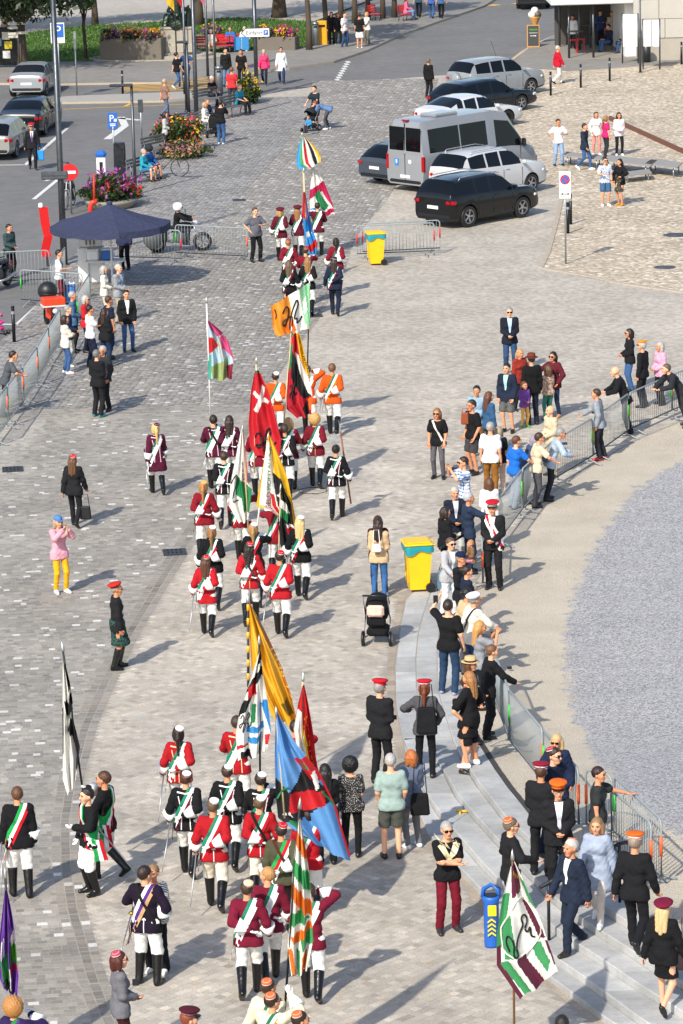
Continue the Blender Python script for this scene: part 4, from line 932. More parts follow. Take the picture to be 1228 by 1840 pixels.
flag('white flag with crimson and green curved shapes, tail blown right', (561, 296), (560, 440), yat(573, 460), [(563, 300), (558, 330), (556, 360), (558, 378), (578, 388)], [(564, 300), (578, 320), (590, 345), (599, 365), (602, 386)], WH, [('b5184a', [(.0, .35), (1, .3), (1, .42), (.0, .5)]), (GR, [(.3, .45), (.6, .4), (.8, .8), (.5, .85)]), ('b5184a', [(.7, .4), (1, .35), (1, .9), (.85, .7)]), ('b5184a', [(.4, .88), (1, .86), (1, .95), (.4, 1)]), ('3a8fc8', [(0, .72), (.35, .75), (.3, .95), (0, .9)])], amp=.05)
flag('narrow blue flag with red patches hanging down beside the maroon marchers', (546, 300), (552, 470), yat(549, 512), [(545, 345), (543, 385), (547, 420), (551, 445), (556, 461)], [(549, 345), (553, 380), (562, 410), (571, 435), (569, 460)], '2f8fd0', [(RD, [(0, 0), (1, 0), (.6, .35), (0, .3)]), (WH, [(.2, .5), (.8, .5), (.8, .58), (.2, .6)]), (RD, [(0, .75), (1, .7), (1, .85), (.2, .9)]), ('1b5d9c', [(.5, .35), (1, .3), (1, .5), (.6, .6)])], amp=.05)
flag('orange, white and pale green flag with black scribble blown to the left', (557, 502), (552, 690), yat(560, 775, .25), [(486, 552), (488, 570), (492, 590), (498, 606)], [(557, 507), (557, 540), (557, 570), (556, 592)], 'ea8a1e', [(WH, [(.45, 0), (.72, 0), (.95, 1), (.6, 1)]), ('8fc49a', [(.72, 0), (1, 0), (1, 1), (.86, .8)]), (WH, [(.8, .3), (.95, .2), (.95, .5), (.85, .6)]), ('5aa56c', [(.86, 0), (.92, 0), (1, .8), (1, 1)]), ('e2641c', [(.3, .75), (.55, .55), (.62, .9), (.4, 1)])], amp=.06, polec='1c1c1e', strokes=[(BK, zk(.22, .12, .6, .8), .02), (BK, [(.08, .15), (.12, .35), (.09, .45)], .02)])
flag('pale blue, pink and olive patchwork flag on a white pole', (371, 532), (379, 760), yat(388, 880), [(373, 577), (373, 610), (374, 645), (374, 682)], [(376, 577), (398, 596), (412, 615), (422, 642), (417, 682)], 'b0ccd8', [('cf4f80', [(.1, 0), (1, 0), (1, .34), (.55, .3), (.3, .12)]), (RD, [(0, .3), (.35, .32), (.5, .5), (0, .62)]), ('cf4f80', [(.7, .34), (1, .34), (1, .8), (.65, .55)]), ('d0cfc0', [(.45, .3), (.65, .36), (.62, .75), (.5, .6)]), ('93a468', [(.1, .82), (.75, .72), (.9, 1), (.2, 1)]), ('3f9a86', [(0, .6), (.14, .62), (.14, 1), (0, 1)]), ('7a1530', [(.75, .85), (1, .82), (1, 1), (.8, 1)])], amp=.09, polec='e6e6e2')
flag('tall red flag with white cross and black scribble', (461, 640), (457, 850), yat(466, 893, -.3), [(460, 660), (451, 705), (447, 760), (449, 800), (460, 820)], [(463, 660), (480, 700), (495, 745), (508, 790), (503, 822)], 'bd1423', [(WH, [(.12, .27), (.22, .24), (.9, .36), (.82, .39)]), (WH, [(.72, .2), (.9, .22), (.36, .43), (.18, .41)]), (WH, [(0, 0), (1, 0), (1, .03), (0, .03)]), (GR, [(0, .03), (1, .03), (1, .055), (0, .055)])], amp=.07, nf=1.6, strokes=[(BK, zk(.12, .58, .75, .34), .022)])
flag('flag of red, black and white bands with a yellow lettered streamer', (525, 585), (507, 800), yat(520, 882), [(524, 598), (519, 640), (517, 690), (515, 735), (535, 752)], [(539, 600), (546, 635), (556, 670), (563, 708), (560, 745)], 'b3182a', [(GR, [(0, 0), (.25, 0), (.2, .35), (0, .4)]), (BK, [(.2, .2), (.5, .3), (1, .78), (.75, .78), (.15, .45)]), (WH, [(.4, .22), (.62, .25), (1, .62), (1, .78), (.85, .72)]), (YL, [(.6, 0), (1, 0), (1, .62), (.7, .3)]), (BK, [(.55, .85), (.8, .8), (.85, 1), (.6, 1)]), ('e2641c', [(.82, .8), (1, .78), (1, .95), (.85, .95)]), (RD, [(.05, .05), (.3, .02), (.28, .12), (.05, .14)])], amp=.06, texts=[('AV', BK, (.72, .04), (.76, .13), .055), ('CURIENSIS', BK, (.78, .18), (.97, .6), .055)], strokes=[(BK, zk(.08, .5, .35, .22), .012)])
flag('white flag reading KYBELIA with green corner', (436, 762), (447, 960), yat(437, 1012, -.3), [(434, 770), (424, 820), (414, 870), (412, 910), (430, 941)], [(437, 770), (441, 820), (446, 865), (455, 880), (447, 935)], WH, [(GR, [(.3, .42), (.75, .5), (1, .72), (1, .95), (.6, .9), (.55, .75), (.3, .66)]), (RD, [(.92, .05), (1, 0), (1, .6), (.94, .55)])], amp=.05, texts=[('KYBELIA', BK, (.58, .3), (.82, .64), .055)], strokes=[(BK, [(.05, .5), (.3, .4), (.4, .5), (.2, .6), (.15, .75), (.4, .75)], .014)])
flag('yellow bordered flag reading ANGELOMONTANA with red and black field', (483, 776), (456, 1000), yat(455, 1052, -.1), [(482, 782), (474, 830), (465, 880), (461, 910), (480, 915)], [(485, 782), (500, 820), (517, 860), (528, 905), (535, 950)], YL, [(WH, [(.1, .08), (.55, .05), (.6, .97), (.12, .97)]), (BK, [(.5, .38), (.8, .48), (.9, .75), (.6, .8)]), ('c01822', [(.42, .6), (.52, .62), (.62, 1), (.45, 1)]), ('c01822', [(.6, .75), (.9, .78), (.9, .86), (.6, .84)]), (WH, [(.6, .64), (.8, .6), (.85, .72), (.75, .7)]), (GR, [(.4, .12), (.52, .12), (.5, .2), (.42, .2)])], amp=.06, nf=2, polec='e6e2da', texts=[('ANGELO', RD, (.36, .93), (.42, .58), .1), ('MONTANA', GR, (.42, .55), (.42, .18), .085)])
flag('dark flag with green, white and red stripes below the yellow one', (505, 868), (500, 1040), yat(500, 1052, -.25), [(505, 876), (503, 900), (500, 940), (505, 985)], [(508, 876), (522, 905), (530, 945), (533, 968)], BK, [(WH, [(0, .3), (.6, .35), (.8, .5), (0, .42)]), (GR, [(0, .42), (.8, .5), (.6, .62), (0, .55)]), (RD, [(.5, .7), (1, .75), (1, .9), (.6, .95)]), (WH, [(.5, .64), (1, .68), (1, .74), (.55, .7)])], amp=.05)
flag('big golden flag with orange lettered hem on a black and yellow ringed pole', (446, 1066), (447, 1345), yat(428, 1450), [(448, 1085), (449, 1140), (452, 1200), (470, 1250), (497, 1300)], [(450, 1085), (480, 1150), (508, 1205), (526, 1250), (536, 1300)], 'e6ab24', [('b3661a', [(.86, .1), (1, .1), (1, 1), (.9, 1)]), ('6f5a22', [(.55, .82), (.8, .78), (.9, .95), (.7, .92)]), ('f0c040', [(.1, .2), (.3, .15), (.5, .7), (.3, .8)])], amp=.1, nf=2.2, polec='17171a', rings='e6ab24', polr=.022, texts=[('1848', 'f0c860', (.89, .3), (.91, .58), .05), ('1773', 'f0c860', (.91, .64), (.93, .92), .05)])
flag('white flag with black diagonals, blue stripes and thin black scribble', (466, 1140), (468, 1440), yat(468, 1560), [(465, 1175), (447, 1230), (430, 1280), (424, 1320), (428, 1368)], [(469, 1170), (470, 1210), (482, 1260), (490, 1310), (480, 1350)], WH, [(BK, [(.6, 0), (1, 0), (1, .1), (.3, .12)]), (BK, [(.2, .22), (1, .16), (1, .26), (0, .34)]), (RD, [(.1, .3), (.5, .26), (.6, .38), (.25, .42)]), (BK, [(0, .42), (.4, .4), (.25, .52), (0, .56)]), (BL, [(.75, .5), (1, .48), (1, .8), (.85, .62)]), (GR, [(.45, .48), (.6, .46), (.55, .64), (.4, .68)]), (BL, [(.3, .7), (.8, .68), (.8, .74), (.3, .76)]), (BL, [(.35, .8), (.75, .78), (.75, .85), (.35, .86)]), (RD, [(0, .86), (.35, .87), (.35, .89), (0, .9)]), (BK, [(.1, .94), (.4, .92), (.5, 1), (.1, 1)]), (RD, [(.85, .82), (1, .8), (1, .92), (.9, .92)])], amp=.07, polec='1a1a1c', strokes=[(BK, zk(.05, .52, .4, .24), .009)])
flag('red, white and yellow flag reading HELVETIA', (545, 1206), (540, 1420), yat(540, 1480, -.35), [(544, 1232), (536, 1265), (528, 1310), (535, 1350), (555, 1395)], [(547, 1230), (555, 1280), (565, 1330), (572, 1370), (576, 1395)], 'c01420', [(WH, [(0, .3), (.35, .3), (.5, .6), (.45, 1), (0, 1)]), (GR, [(.0, .78), (.4, .74), (.42, 1), (.05, 1)]), ('e9c21c', [(.46, .45), (.6, .5), (.62, 1), (.5, 1)])], amp=.05, texts=[('HELVETIA', 'f0c020', (.78, .98), (.72, .3), .09)], spear='d8d8d8')
flag('large sky blue flag with black and red beast crest', (496, 1268), (512, 1470), yat(553, 1640, -.3), [(496, 1280), (494, 1350), (495, 1420), (500, 1470), (540, 1500)], [(499, 1280), (530, 1335), (575, 1390), (605, 1450), (631, 1551)], '5f97cf', [(BK, [(0, .42), (.3, .55), (.75, .42), (1, .62), (1, .72), (.6, .78), (.2, .85), (0, .82)]), (RD, [(.62, .36), (1, .36), (1, .56), (.75, .5)]), (RD, [(.3, .56), (.95, .62), (.85, .74), (.2, .72)]), (GR, [(.05, .82), (.4, .8), (.42, .9), (.1, .92)]), (WH, [(.84, .48), (.95, .46), (.9, .58), (.8, .6)]), (GR, [(.7, .42), (.74, .36), (.78, .44)]), (GR, [(.8, .43), (.84, .37), (.88, .45)]), (WH, [(.08, .74), (.12, .7), (.16, .76)]), (WH, [(.18, .75), (.22, .71), (.26, .77)]), ('5f97cf', [(.25, .8), (1, .7), (1, 1), (.2, 1)])], amp=.09, nf=1.8, strokes=[(GR, [(.02, .58), (.2, .52), (.3, .5)], .018), (GR, [(.9, .62), (.97, .7), (1, .78)], .018), (RD, [(.985, .5), (.99, .8), (.995, .98)], .02)])
flag('orange, white and green striped flag raised by a cream jacketed bearer', (540, 1432), (512, 1815), yat(490, 1935, .2), [(537, 1475), (526, 1560), (522, 1640), (517, 1700), (524, 1755)], [(540, 1470), (552, 1560), (562, 1640), (566, 1690), (552, 1745)], WH, [('e2741c', [(0, .05), (1, .12), (1, .22), (0, .12)]), ('3a9a56', [(0, .2), (1, .28), (1, .4), (0, .28)]), ('e2741c', [(0, .33), (1, .45), (1, .55), (0, .42)]), ('3a9a56', [(0, .52), (.5, .48), (.9, .56), (0, .62)]), ('e2741c', [(.1, .7), (.9, .58), (1, .64), (.3, .76)]), ('3a9a56', [(.5, .72), (1, .64), (1, .78), (.6, .8)]), ('e2741c', [(0, .78), (.2, .8), (.3, 1), (.05, 1)]), ('3a9a56', [(.35, .8), (.5, .8), (.55, 1), (.4, 1)]), ('e2741c', [(.62, .85), (.85, .85), (.9, 1), (.65, 1)])], amp=.08, nf=2.4, polec='17171a')
flag('green, white and maroon striped flag with black scribbled diamond near the litter bin', (921, 1525), (926, 2010), 46.6, [(917, 1560), (902, 1620), (893, 1680), (893, 1735), (935, 1796)], [(925, 1548), (950, 1610), (975, 1660), (996, 1715), (1003, 1745)], WH, [('3a8f56', [(0, .2), (.28, .2), (.1, .62), (0, .6)]), ('5c1a34', [(.3, 0), (.9, 0), (.75, .2), (.35, .24)]), ('5c1a34', [(0, .6), (.08, .6), (.08, 1), (0, 1)]), ('3a8f56', [(.86, .1), (1, .14), (1, .36), (.9, .3)]), (WH, [(.08, .45), (.55, .2), (.9, .3), (.98, .62), (.15, .74)]), ('3a8f56', [(.1, .45), (.3, .36), (.4, .7), (.16, .74)]), ('5c1a34', [(.7, .28), (.88, .3), (.98, .6), (.85, .62)]), ('3a8f56', [(.06, .74), (.22, .74), (.3, 1), (.12, 1)]), ('5c1a34', [(.36, .72), (.54, .7), (.66, 1), (.42, 1)]), ('3a8f56', [(.68, .66), (.86, .64), (.92, .85), (.78, .95)]), ('5c1a34', [(.95, .62), (1, .62), (1, .9), (.97, .88)])], amp=.06, nf=1.5, polec='6b4a2e', strokes=[(BK, [(.25, .66), (.18, .58), (.24, .52), (.36, .58), (.3, .7), (.42, .7), (.38, .6), (.52, .5), (.6, .46), (.56, .4), (.66, .38), (.72, .44), (.6, .5), (.66, .54), (.74, .5), (.7, .58), (.78, .6)], .014), (WH, [(.08, .46), (.55, .21), (.9, .31), (.98, .62), (.15, .745), (.08, .46)], .012)], texts=[('1897', 'e9b31c', (.45, .05), (.85, .16), .05)])
flag('black and white flag with red, white and green tip collar', (111, 1152), (155, 1462), yat(180, 1580, .2), [(113, 1192), (112, 1260), (113, 1330), (113, 1400), (122, 1430)], [(117, 1190), (127, 1240), (134, 1290), (147, 1340), (138, 1400)], WH, [(BK, [(.6, 0), (1, 0), (1, .2), (.7, .25)]), (BK, [(.2, .26), (.6, .3), (.9, .42), (.4, .4)]), (BK, [(.75, .25), (1, .3), (1, .36), (.5, .44)]), (BK, [(.4, .5), (.7, .44), (1, .6), (1, .95), (.85, .9), (.7, .58)]), (BK, [(0, .3), (.1, .3), (.06, .6), (0, .6)])], amp=.07, polec='17171a', spear='c8ccd0', tilt=0)
flag('purple, white and green flag at the bottom left edge', (9, 1558), (24, 1850), 46.8, [(9, 1600), (2, 1660), (-4, 1720), (0, 1760), (8, 1778)], [(13, 1600), (22, 1650), (32, 1710), (38, 1750), (32, 1795)], '6a3a9a', [(WH, [(.15, .4), (.3, .36), (.35, .55), (.2, .58)]), ('2f8a44', [(.1, .56), (.45, .5), (.5, .9), (.2, .95)]), (WH, [(.68, .38), (.95, .33), (.98, .42), (.7, .46)]), ('4a8a2e', [(.65, .46), (1, .42), (1, .64), (.62, .62)]), ('b01838', [(.6, .64), (1, .66), (1, .7), (.6, .72)]), (WH, [(.5, .62), (.62, .62), (.6, .9), (.5, .9)])], amp=.1, nf=2.6, polec='1a1a1c', strokes=[(BK, zk(.12, .78, .5, .2), .014)])
# ================================================================ the parade
UN = dict(glove='f2f0ea', cuff='lr', bot='breeches', bc='ebe9e4', shoe='boot', sc='0b0b0c')
RDJ, MAR, CRI, ORG, BLK, PUR = '9c131c', '551022', '741024', 'd65010', '121215', '4c0e2a'
SW = ('f2f0ea', 'f2f0ea', '1d7d5f'); SR = ('b01826', 'f2f0ea', '1d7d5f'); SM = ('6d1530', 'f2f0ea', '1d7d5f'); SO = ('e2741c', 'f2f0ea', '1d6a4a'); SG = ('f2f0ea', 'c01828', '1d9a4a')
CW = ('f0eeea', 'b01826', '1d7d5f', '111'); CR_ = ('c01422', 'f0f0f0', '1d7d5f', '111')
def U(x, y, label, pose='march', hd=2, tc=RDJ, sash=SW, H=0, **k):
    d = dict(UN); d.update(k); return person(x, y, label, pose=pose, hd=hd, tc=tc, sash=sash, H=H, group='marchers of the parade', **d)
def mir(n):
    p = dict(POSE[n]); m = lambda t: (-t[0],) + tuple(t[1:]); q = dict(p); q['lf'], q['rf'] = m(p['rf']), m(p['lf']); q['lh'], q['rh'] = m(p['rh']), m(p['lh']); q['le'], q['re'] = m(p['re']), m(p['le']); q['hy'] = -p['hy']; POSE[n + '_m'] = q
for n in ('march', 'walk', 'carry', 'behind', 'bear', 'talk', 'hold', 'rail2', 'point', 'phone1', 'salute', 'step', 'hip', 'stand2', 'bearup'): mir(n)
BER = ('5a1226', '3a0a18', '3a0a18', '111')
U(506, 470, 'marcher in maroon coat and dark beret, leftmost of the farthest row', hd=4, tc=MAR, hat='beret', hatc=BER, hair='bob', hc='b08a58', f=1)
U(537, 466, 'marcher in maroon coat holding the farthest striped flag', 'bear', tc=MAR, hat='beret', hatc=BER, hair='long', hc='8a6238', f=1)
U(573, 460, 'marcher in maroon coat right of the farthest row, under the crimson and green flag', 'bear_m', tc=MAR, hc='2a1c14')
U(518, 428, 'marcher in crimson jacket with green sash ahead of the two in black', 'march_m', tc=CRI, H=1, hat='pill', hatc=('8a1226', 'e8d8b8', '8a1226', '111'), hc='8a6238')
U(549, 442, 'marcher in crimson jacket carrying the narrow blue flag', 'bear', tc=CRI, H=1, hat='pill', hatc=('8a1226', 'e8d8b8', '8a1226', '111'))
U(604, 426, 'dark haired marcher in crimson jacket ahead of the man in the navy suit', tc=CRI, H=1, hair='pony', hc='241811', f=1)
U(519, 466, 'marcher in black jacket and black skirt with white sash, behind the orange flag', 'march_m', tc=BLK, bot='skirt', bc='131316', hair='long', hc='5a4630', H=1, f=1, sash=SM)
U(553, 460, 'marcher in black jacket with long curly hair', 'march', tc=BLK, hair='curlong', hc='8a6238', H=1, f=1, sash=SM)
U(603, 567, 'marcher in navy suit with white and green sash', 'march', hd=5, tc='1a2236', bot='trousers', bc='1a2236', shoe='shoe', sash=SM, hat='pill', hatc=('1a2236', '8a1226', 'f0f0f0', '111'), hair='long', hc='2a1c14', f=1, cuff=None)
U(495, 667, 'marcher in orange jacket left of the red and black flag', hd=2, tc=ORG, sash=SW, H=1, hat='pill', hatc=('f0eeea', 'e2741c', 'f0eeea', '111'), hc='2c2018', tail=False)
U(556, 780, 'marcher in orange jacket holding up the orange and green flag pole', 'salute', tc=ORG, sash=SW, hc='4a3522')
U(600, 782, 'tall marcher in orange jacket walking alone on the right', 'march', hd=4, tc=ORG, sash=SO, h=1.84, hc='6a4a2c')
U(388, 880, 'marcher in plum piped jacket carrying the pale patchwork flag', 'bear', hd=-6, tc=PUR, hc='241811', piping='e8c8d0', strap='141414', h=1.8)
U(412, 745, 'long haired marcher in plum jacket beside the patchwork flag bearer', 'march_m', tc=PUR, hair='long', hc='2a1a12', H=1, f=1, piping='e8c8d0')
U(284, 888, 'blonde marcher with long plait in plum striped coat, stepping out at the left', 'walk', hd=-14, tc=PUR, top='coat', hair='pony', hc='c8a468', f=1, piping='e8c8d0', hat='pill', hatc=('5a1226', 'e8e8e8', '5a1226', '111'), h=1.7)
U(522, 882, 'marcher in crimson jacket with black strap holding the lettered streamer flag', 'bear_m', tc=CRI, hair='bob', hc='9a7a52', strap='141414', f=1)
U(569, 876, 'curly blonde marcher in crimson velvet jacket', 'march', tc='6d1022', hair='curly', hc='c09458', f=1, emblem='c8a468')
U(607, 932, 'marcher in black white piped jacket with a halberd, dark bun', 'march_m', hd=6, tc=BLK, hair='bun', hc='241811', f=1, piping='f0f0f0', sash=SM, h=1.72)
U(407, 948, 'marcher in black white piped jacket left of the KYBELIA flag', 'march_m', tc=BLK, hc='3a2a1e', piping='f0f0f0', sash=SM)
U(466, 896, 'marcher in crimson hidden behind the tall red flag', 'bear', tc=CRI, hc='4a3522')
U(515, 895, 'marcher in black piped coat behind the yellow flag', 'march', tc=BLK, piping='f0f0f0', sash=SM, hc='3a2a1e')
U(365, 862, 'marcher in crimson jacket with red blonde plait, white glove on her back', 'march_m', tc='7a101e', H=1, hair='pony', hc='a0703c', hat='pill', hatc=('c8a468', '9a7a4a', 'c8a468', '111'), f=1, sash=SR)
U(437, 1010, 'marcher in crimson carrying the KYBELIA flag', 'bear', tc='7a101e', hc='4a3522', sash=SR)
U(500, 1040, 'marcher in crimson carrying the dark striped flag', 'bear_m', tc='7a101e', hc='4a3522', sash=SR)
U(380, 943, 'marcher in black velvet with pony tail, left of three', 'march', tc='0d0d10', H=1, hair='pony', hc='8a6238', f=1, sash=SR, hat='pill', hatc=CW)
U(455, 938, 'marcher in black velvet carrying the yellow lettered flag', 'bear', tc='0d0d10', H=1, hair='pony', hc='a07848', f=1, sash=SR, hat='pill', hatc=CW)
U(543, 1075, 'blonde marcher in black velvet, rightmost, with a sabre', 'march', hd=5, tc='0d0d10', hair='long', hc='c8aa74', f=1, sash=SR, hat='pill', hatc=CW)
U(374, 1142, 'long haired marcher in bright red coat wearing white soled shoes', 'march', tc='a81420', top='long', hair='long', hc='4a2c1a', f=1, hat='pill', hatc=CR_, h=1.66)
U(452, 1122, 'dark curly haired marcher in bright red with grey strap', 'march_m', tc='a81420', hair='curlong', hc='1c120c', f=1, hat='pill', hatc=CR_, strap='3a3a3c', emblem='d8b070', h=1.72)
U(507, 1143, 'broad shouldered marcher in bright red, glove behind his back', 'march', hd=4, tc='a81420', hc='241811', hat='pill', hatc=CR_, b=1.06, sash=SR)
U(320, 1303, 'marcher in bright red with dark pony tail and white cap', 'march', tc='a0131d', H=1, hair='pony', hc='241811', hat='pill', hatc=('f0eeea', 'c01422', 'f0eeea', '111'), f=1, piping='e8c8a0', emblem='e8c8a0', h=1.74)
U(425, 1284, 'marcher in bright red carrying the big golden flag', 'bear', tc='a0131d', H=1, hc='3a2a1e', piping='e8c8a0', h=1.8)
U(340, 1574, 'red haired marcher in black piped jacket, leftmost of his row', 'march', hd=6, tc=BLK, hc='4a2416', piping='f0f0f0', sash=SM, hat='pill', hatc=CW)
U(408, 1372, 'marcher in black piped jacket holding a large white gauntlet on his back', 'march', tc=BLK, H=1, hc='3a2a1e', piping='f0f0f0', sash=SM, hat='pill', hatc=CW)
U(468, 1386, 'marcher in black piped jacket carrying the black and white diagonal flag', 'bear', tc=BLK, H=1, hc='2a1c14', piping='f0f0f0', sash=SM, hat='pill', hatc=CW)
U(389, 1634, 'cropped haired marcher in red with cream breeches and a sabre', 'march', tc='a0131d', bc='e6dccb', hc='5a4630', emblem='f0f0f0', sash=SR, hat='pill', hatc=('f0eeea', '141414', 'f0eeea', '111'), h=1.82)
U(466, 1428, 'marcher in red with a black cross belt, behind the cropped haired one', 'march_m', tc='a0131d', bc='e6dccb', H=1, hc='5a4630', emblem='f0f0f0', sash=SR, strap='141414', hat='pill', hatc=('f0eeea', '141414', 'f0eeea', '111'))
person(505, 1478, 'man in olive jacket with brown leather cross belt and red cap', 'behind', 0, tc='4a4a36', bc='141416', hat='pill', hatc=('c01828', 'f0f0f0', '1d7d3c', '111'), hc='2a1c14', sash=SG, strap='4a2618', glove='f2f0ea', cuff='lr', H=1, group='marchers of the parade')
U(553, 1450, 'marcher in red carrying the large sky blue flag', 'bear', tc='b01420', H=1, hc='2a1c14', sash=SR)
U(530, 1292, 'marcher in red carrying the HELVETIA flag', 'bear', tc='b01420', H=1, hc='2a1c14', sash=SR)
U(487, 1764, 'fair haired young marcher in wine red jacket looking left', 'march_m', hd=-6, tc='6d102a', hc='b0804a', head=(-50, 0), h=1.78)
U(450, 1790, 'marcher in wine red jacket with white cap brim, white gauntlet on his back', 'march_m', tc='6d102a', hc='3a2a1c', hat='pill', hatc=('d8c8a8', 'c01828', 'd8c8a8', '111'), h=1.78)
U(562, 1797, 'marcher in wine red jacket hidden by the striped flag, arm raised', 'salute', tc='6d102a', hc='3a2a1c', emblem='c8905a', h=1.78)
CO = ('d86a3c', 'f0eeea', 'd86a3c', '111')
U(481, 1756, 'cream jacketed marcher with orange topped cap, farthest of three at the bottom', 'march', hd=20, tc='e0d4b4', H=1, hc='3a2618', hat='pill', hatc=CO, sash=SO, head=(25, 0))
U(488, 1783, 'bespectacled cream jacketed marcher raising the striped flag pole', 'bearup', hd=30, tc='e0d4b4', H=1, hc='2a1c14', hat='pill', hatc=CO, sash=SO, glasses='clear', head=(20, 0))
U(537, 1814, 'cream jacketed marcher nearest the bottom edge, orange topped cap', 'march', hd=60, tc='e0d4b4', H=1, hc='2a1c14', hat='pill', hatc=CO, sash=SO, head=(10, 0))
U(337, 1812, 'marcher with dark wine cap and red hair cut by the bottom edge', 'march', hd=70, tc='5a1226', H=1, hc='7a3a22', hat='kappe', hatc=('4a1020', '8a6a6a', '4a1020', '111'))
person(1010, 1822, 'dark haired person cut by the bottom edge beside the steps', 'walk', 0, H=1, hc='1c1512', tc='222226')
U(24, 1792, 'fair curly haired marcher with black pillbox cap under the purple flag', 'bear', hd=30, tc='2a1a4a', H=1, hair='curly', hc='a8743c', hat='pill', hatc=('121214', 'd8d8d8', '121214', '111'), f=1, sash=('f2f0ea', '4a2a7a', '1d7d3c'))
LAU = ('8a7a3a', '6a5a2a', '8a7a3a', '111'); SC = ('c01828', 'f2f0ea', '1d9a4a')
U(40, 1610, 'man in black jacket with red white green sash at the left edge', 'stand2', hd=-8, tc=BLK, sash=SC, hc='5a3a22', h=1.8, cuff='r', b=1.05)
U(166, 1607, 'dark haired man in black jacket with sash tails in front, facing left', 'hold_m', hd=-118, tc=BLK, sash=SC, hc='1c1410', h=1.76, cuff=None)
U(196, 1578, 'man in black jacket striding left with the black and white flag', 'bear', hd=-75, tc=BLK, sash=SC, hc='4a2c1c', h=1.8)
U(268, 1768, 'man in dark purple velvet jacket with purple sash talking to a woman', 'hip', hd=15, tc='180b22', sash=('b8946a', '4a2a7a', 'f2f0ea'), hc='2a1810', strap='141414', emblem='f0f0f0', h=1.82, head=(30, 0))
STRP = NT('striped_cloth'); _c = STRP.n('TexWave'); _c.bands_direction = 'Z'; _c.inputs['Scale'].default_value = 12; STRP.l(STRP.coord(), _c.inputs[0]); STRP.l(STRP.ramp(_c.outputs[1], [(.45, hx('e8e8e6')), (.55, hx('22242c'))]).outputs[0], STRP.b.inputs['Base Color']); STRP.b.inputs['Roughness'].default_value = .9; STRP = STRP.m
person(283, 1747, 'short haired woman in striped top facing the man in purple', 'front', 195, top='tee', tc=STRP, bot='wide', bc='15161c', f=1, hc='8a6a48', sc='e8e8e8', h=1.68)
person(212, 1708, 'woman with glasses, grey blazer and red white cap holding a phone', 'front', 75, tc='6a6a70', bot='trousers', bc='3a1a18', f=1, hair='bob', hc='4a1e16', hat='pill', hatc=('b84a5a', 'f0f0f0', 'b84a5a', '111'), glasses='clear', H=1, h=1.68)
person(214, 1202, 'man in green tartan kilt, black jacket and red beret', 'stand2', 80, bot='kilt', bc='1b3a36', hat='beret', hatc=('b8281e', '141414', 'b8281e', '111'), shirt='f0f0f0', tie='222222', sc='0c0c0c', shoe='boot', glasses='clear', hc='9a8a7a', b=1.05, h=1.72)
person(110, 1066, 'woman in pink fleece, yellow trousers and blue cap taking a photo', 'phone', 150, tc='d89aa8', bot='slim', bc='e8a81c', f=1, hair='bob', hc='a08a72', hat='cap', hatc=('4a7ab0', '4a7ab0', '4a7ab0', '111'), sc='e8e8e8', h=1.66)
person(136, 947, 'long haired woman in black suit and red cap walking away with a handbag', 'walk', 10, bot='slim', f=1, hair='long', hc='5a3a22', hat='pill', hatc=('c01828', 'f0f0f0', 'c01828', '111'), h=1.68, shoe='pump')
# ================================================================ spectators
def plaid(a, b, c):
    q = NT('plaid'); o = q.coord(); s = q.n('SeparateXYZ'); q.l(o, s.inputs[0]); r = []
    for ax, sc in ((0, 90), (2, 90)):
        m1 = q.n('Math', operation='MULTIPLY'); q.l(s.outputs[ax], m1.inputs[0]); m1.inputs[1].default_value = sc; m2 = q.n('Math', operation='SINE'); q.l(m1.outputs[0], m2.inputs[0]); r.append(q.ramp(m2.outputs[0], [(.4, (0,) * 3), (.6, (1,) * 3)]).outputs[0])
    q.l(q.mix(r[0], q.mix(r[1], hx(a), hx(b)), q.mix(r[1], hx(b), hx(c))), q.b.inputs['Base Color']); q.b.inputs['Roughness'].default_value = .9; return q.m
def speck(a, b, sc=40, t=.55):
    q = NT('speckled_cloth'); n = q.noise(q.coord(), sc, 2); q.l(q.ramp(n.outputs[0], [(t, hx(a)), (t + .04, hx(b))]).outputs[0], q.b.inputs['Base Color']); q.b.inputs['Roughness'].default_value = .9; return q.m
PLAID = plaid('e8ecf2', '6a86b8', '24406e'); DOTS = speck('131316', 'd8d4cc', 70, .6); FLOR = speck('c8b09a', '7a4a3a', 30, .5); BLUEF = speck('e4e8f0', '4a6ab0', 35, .5); LEAFY = speck('15161a', '8a8a70', 40, .58)
_KILT = plaid('10241f', '1d4a3a', '1a2a4a')
for _t in PEOPLE:
    if 'kilt' in _t['label']:
        for _c in _t.children:
            if _c.name.startswith('kilt'): _c.material_slots[0].link = 'OBJECT'; _c.material_slots[0].material = _KILT
J1, J2, J3 = '2c4668', '3a5a86', '1d2e4a'      # jeans
P = person
RC = ('b81424', 'f0eeea', 'b81424', '0c0c0c'); OC = ('e2641c', 'f0eeea', 'e2641c', '0c0c0c'); KR = ('b81424', 'f0eeea', '151515', '0c0c0c')
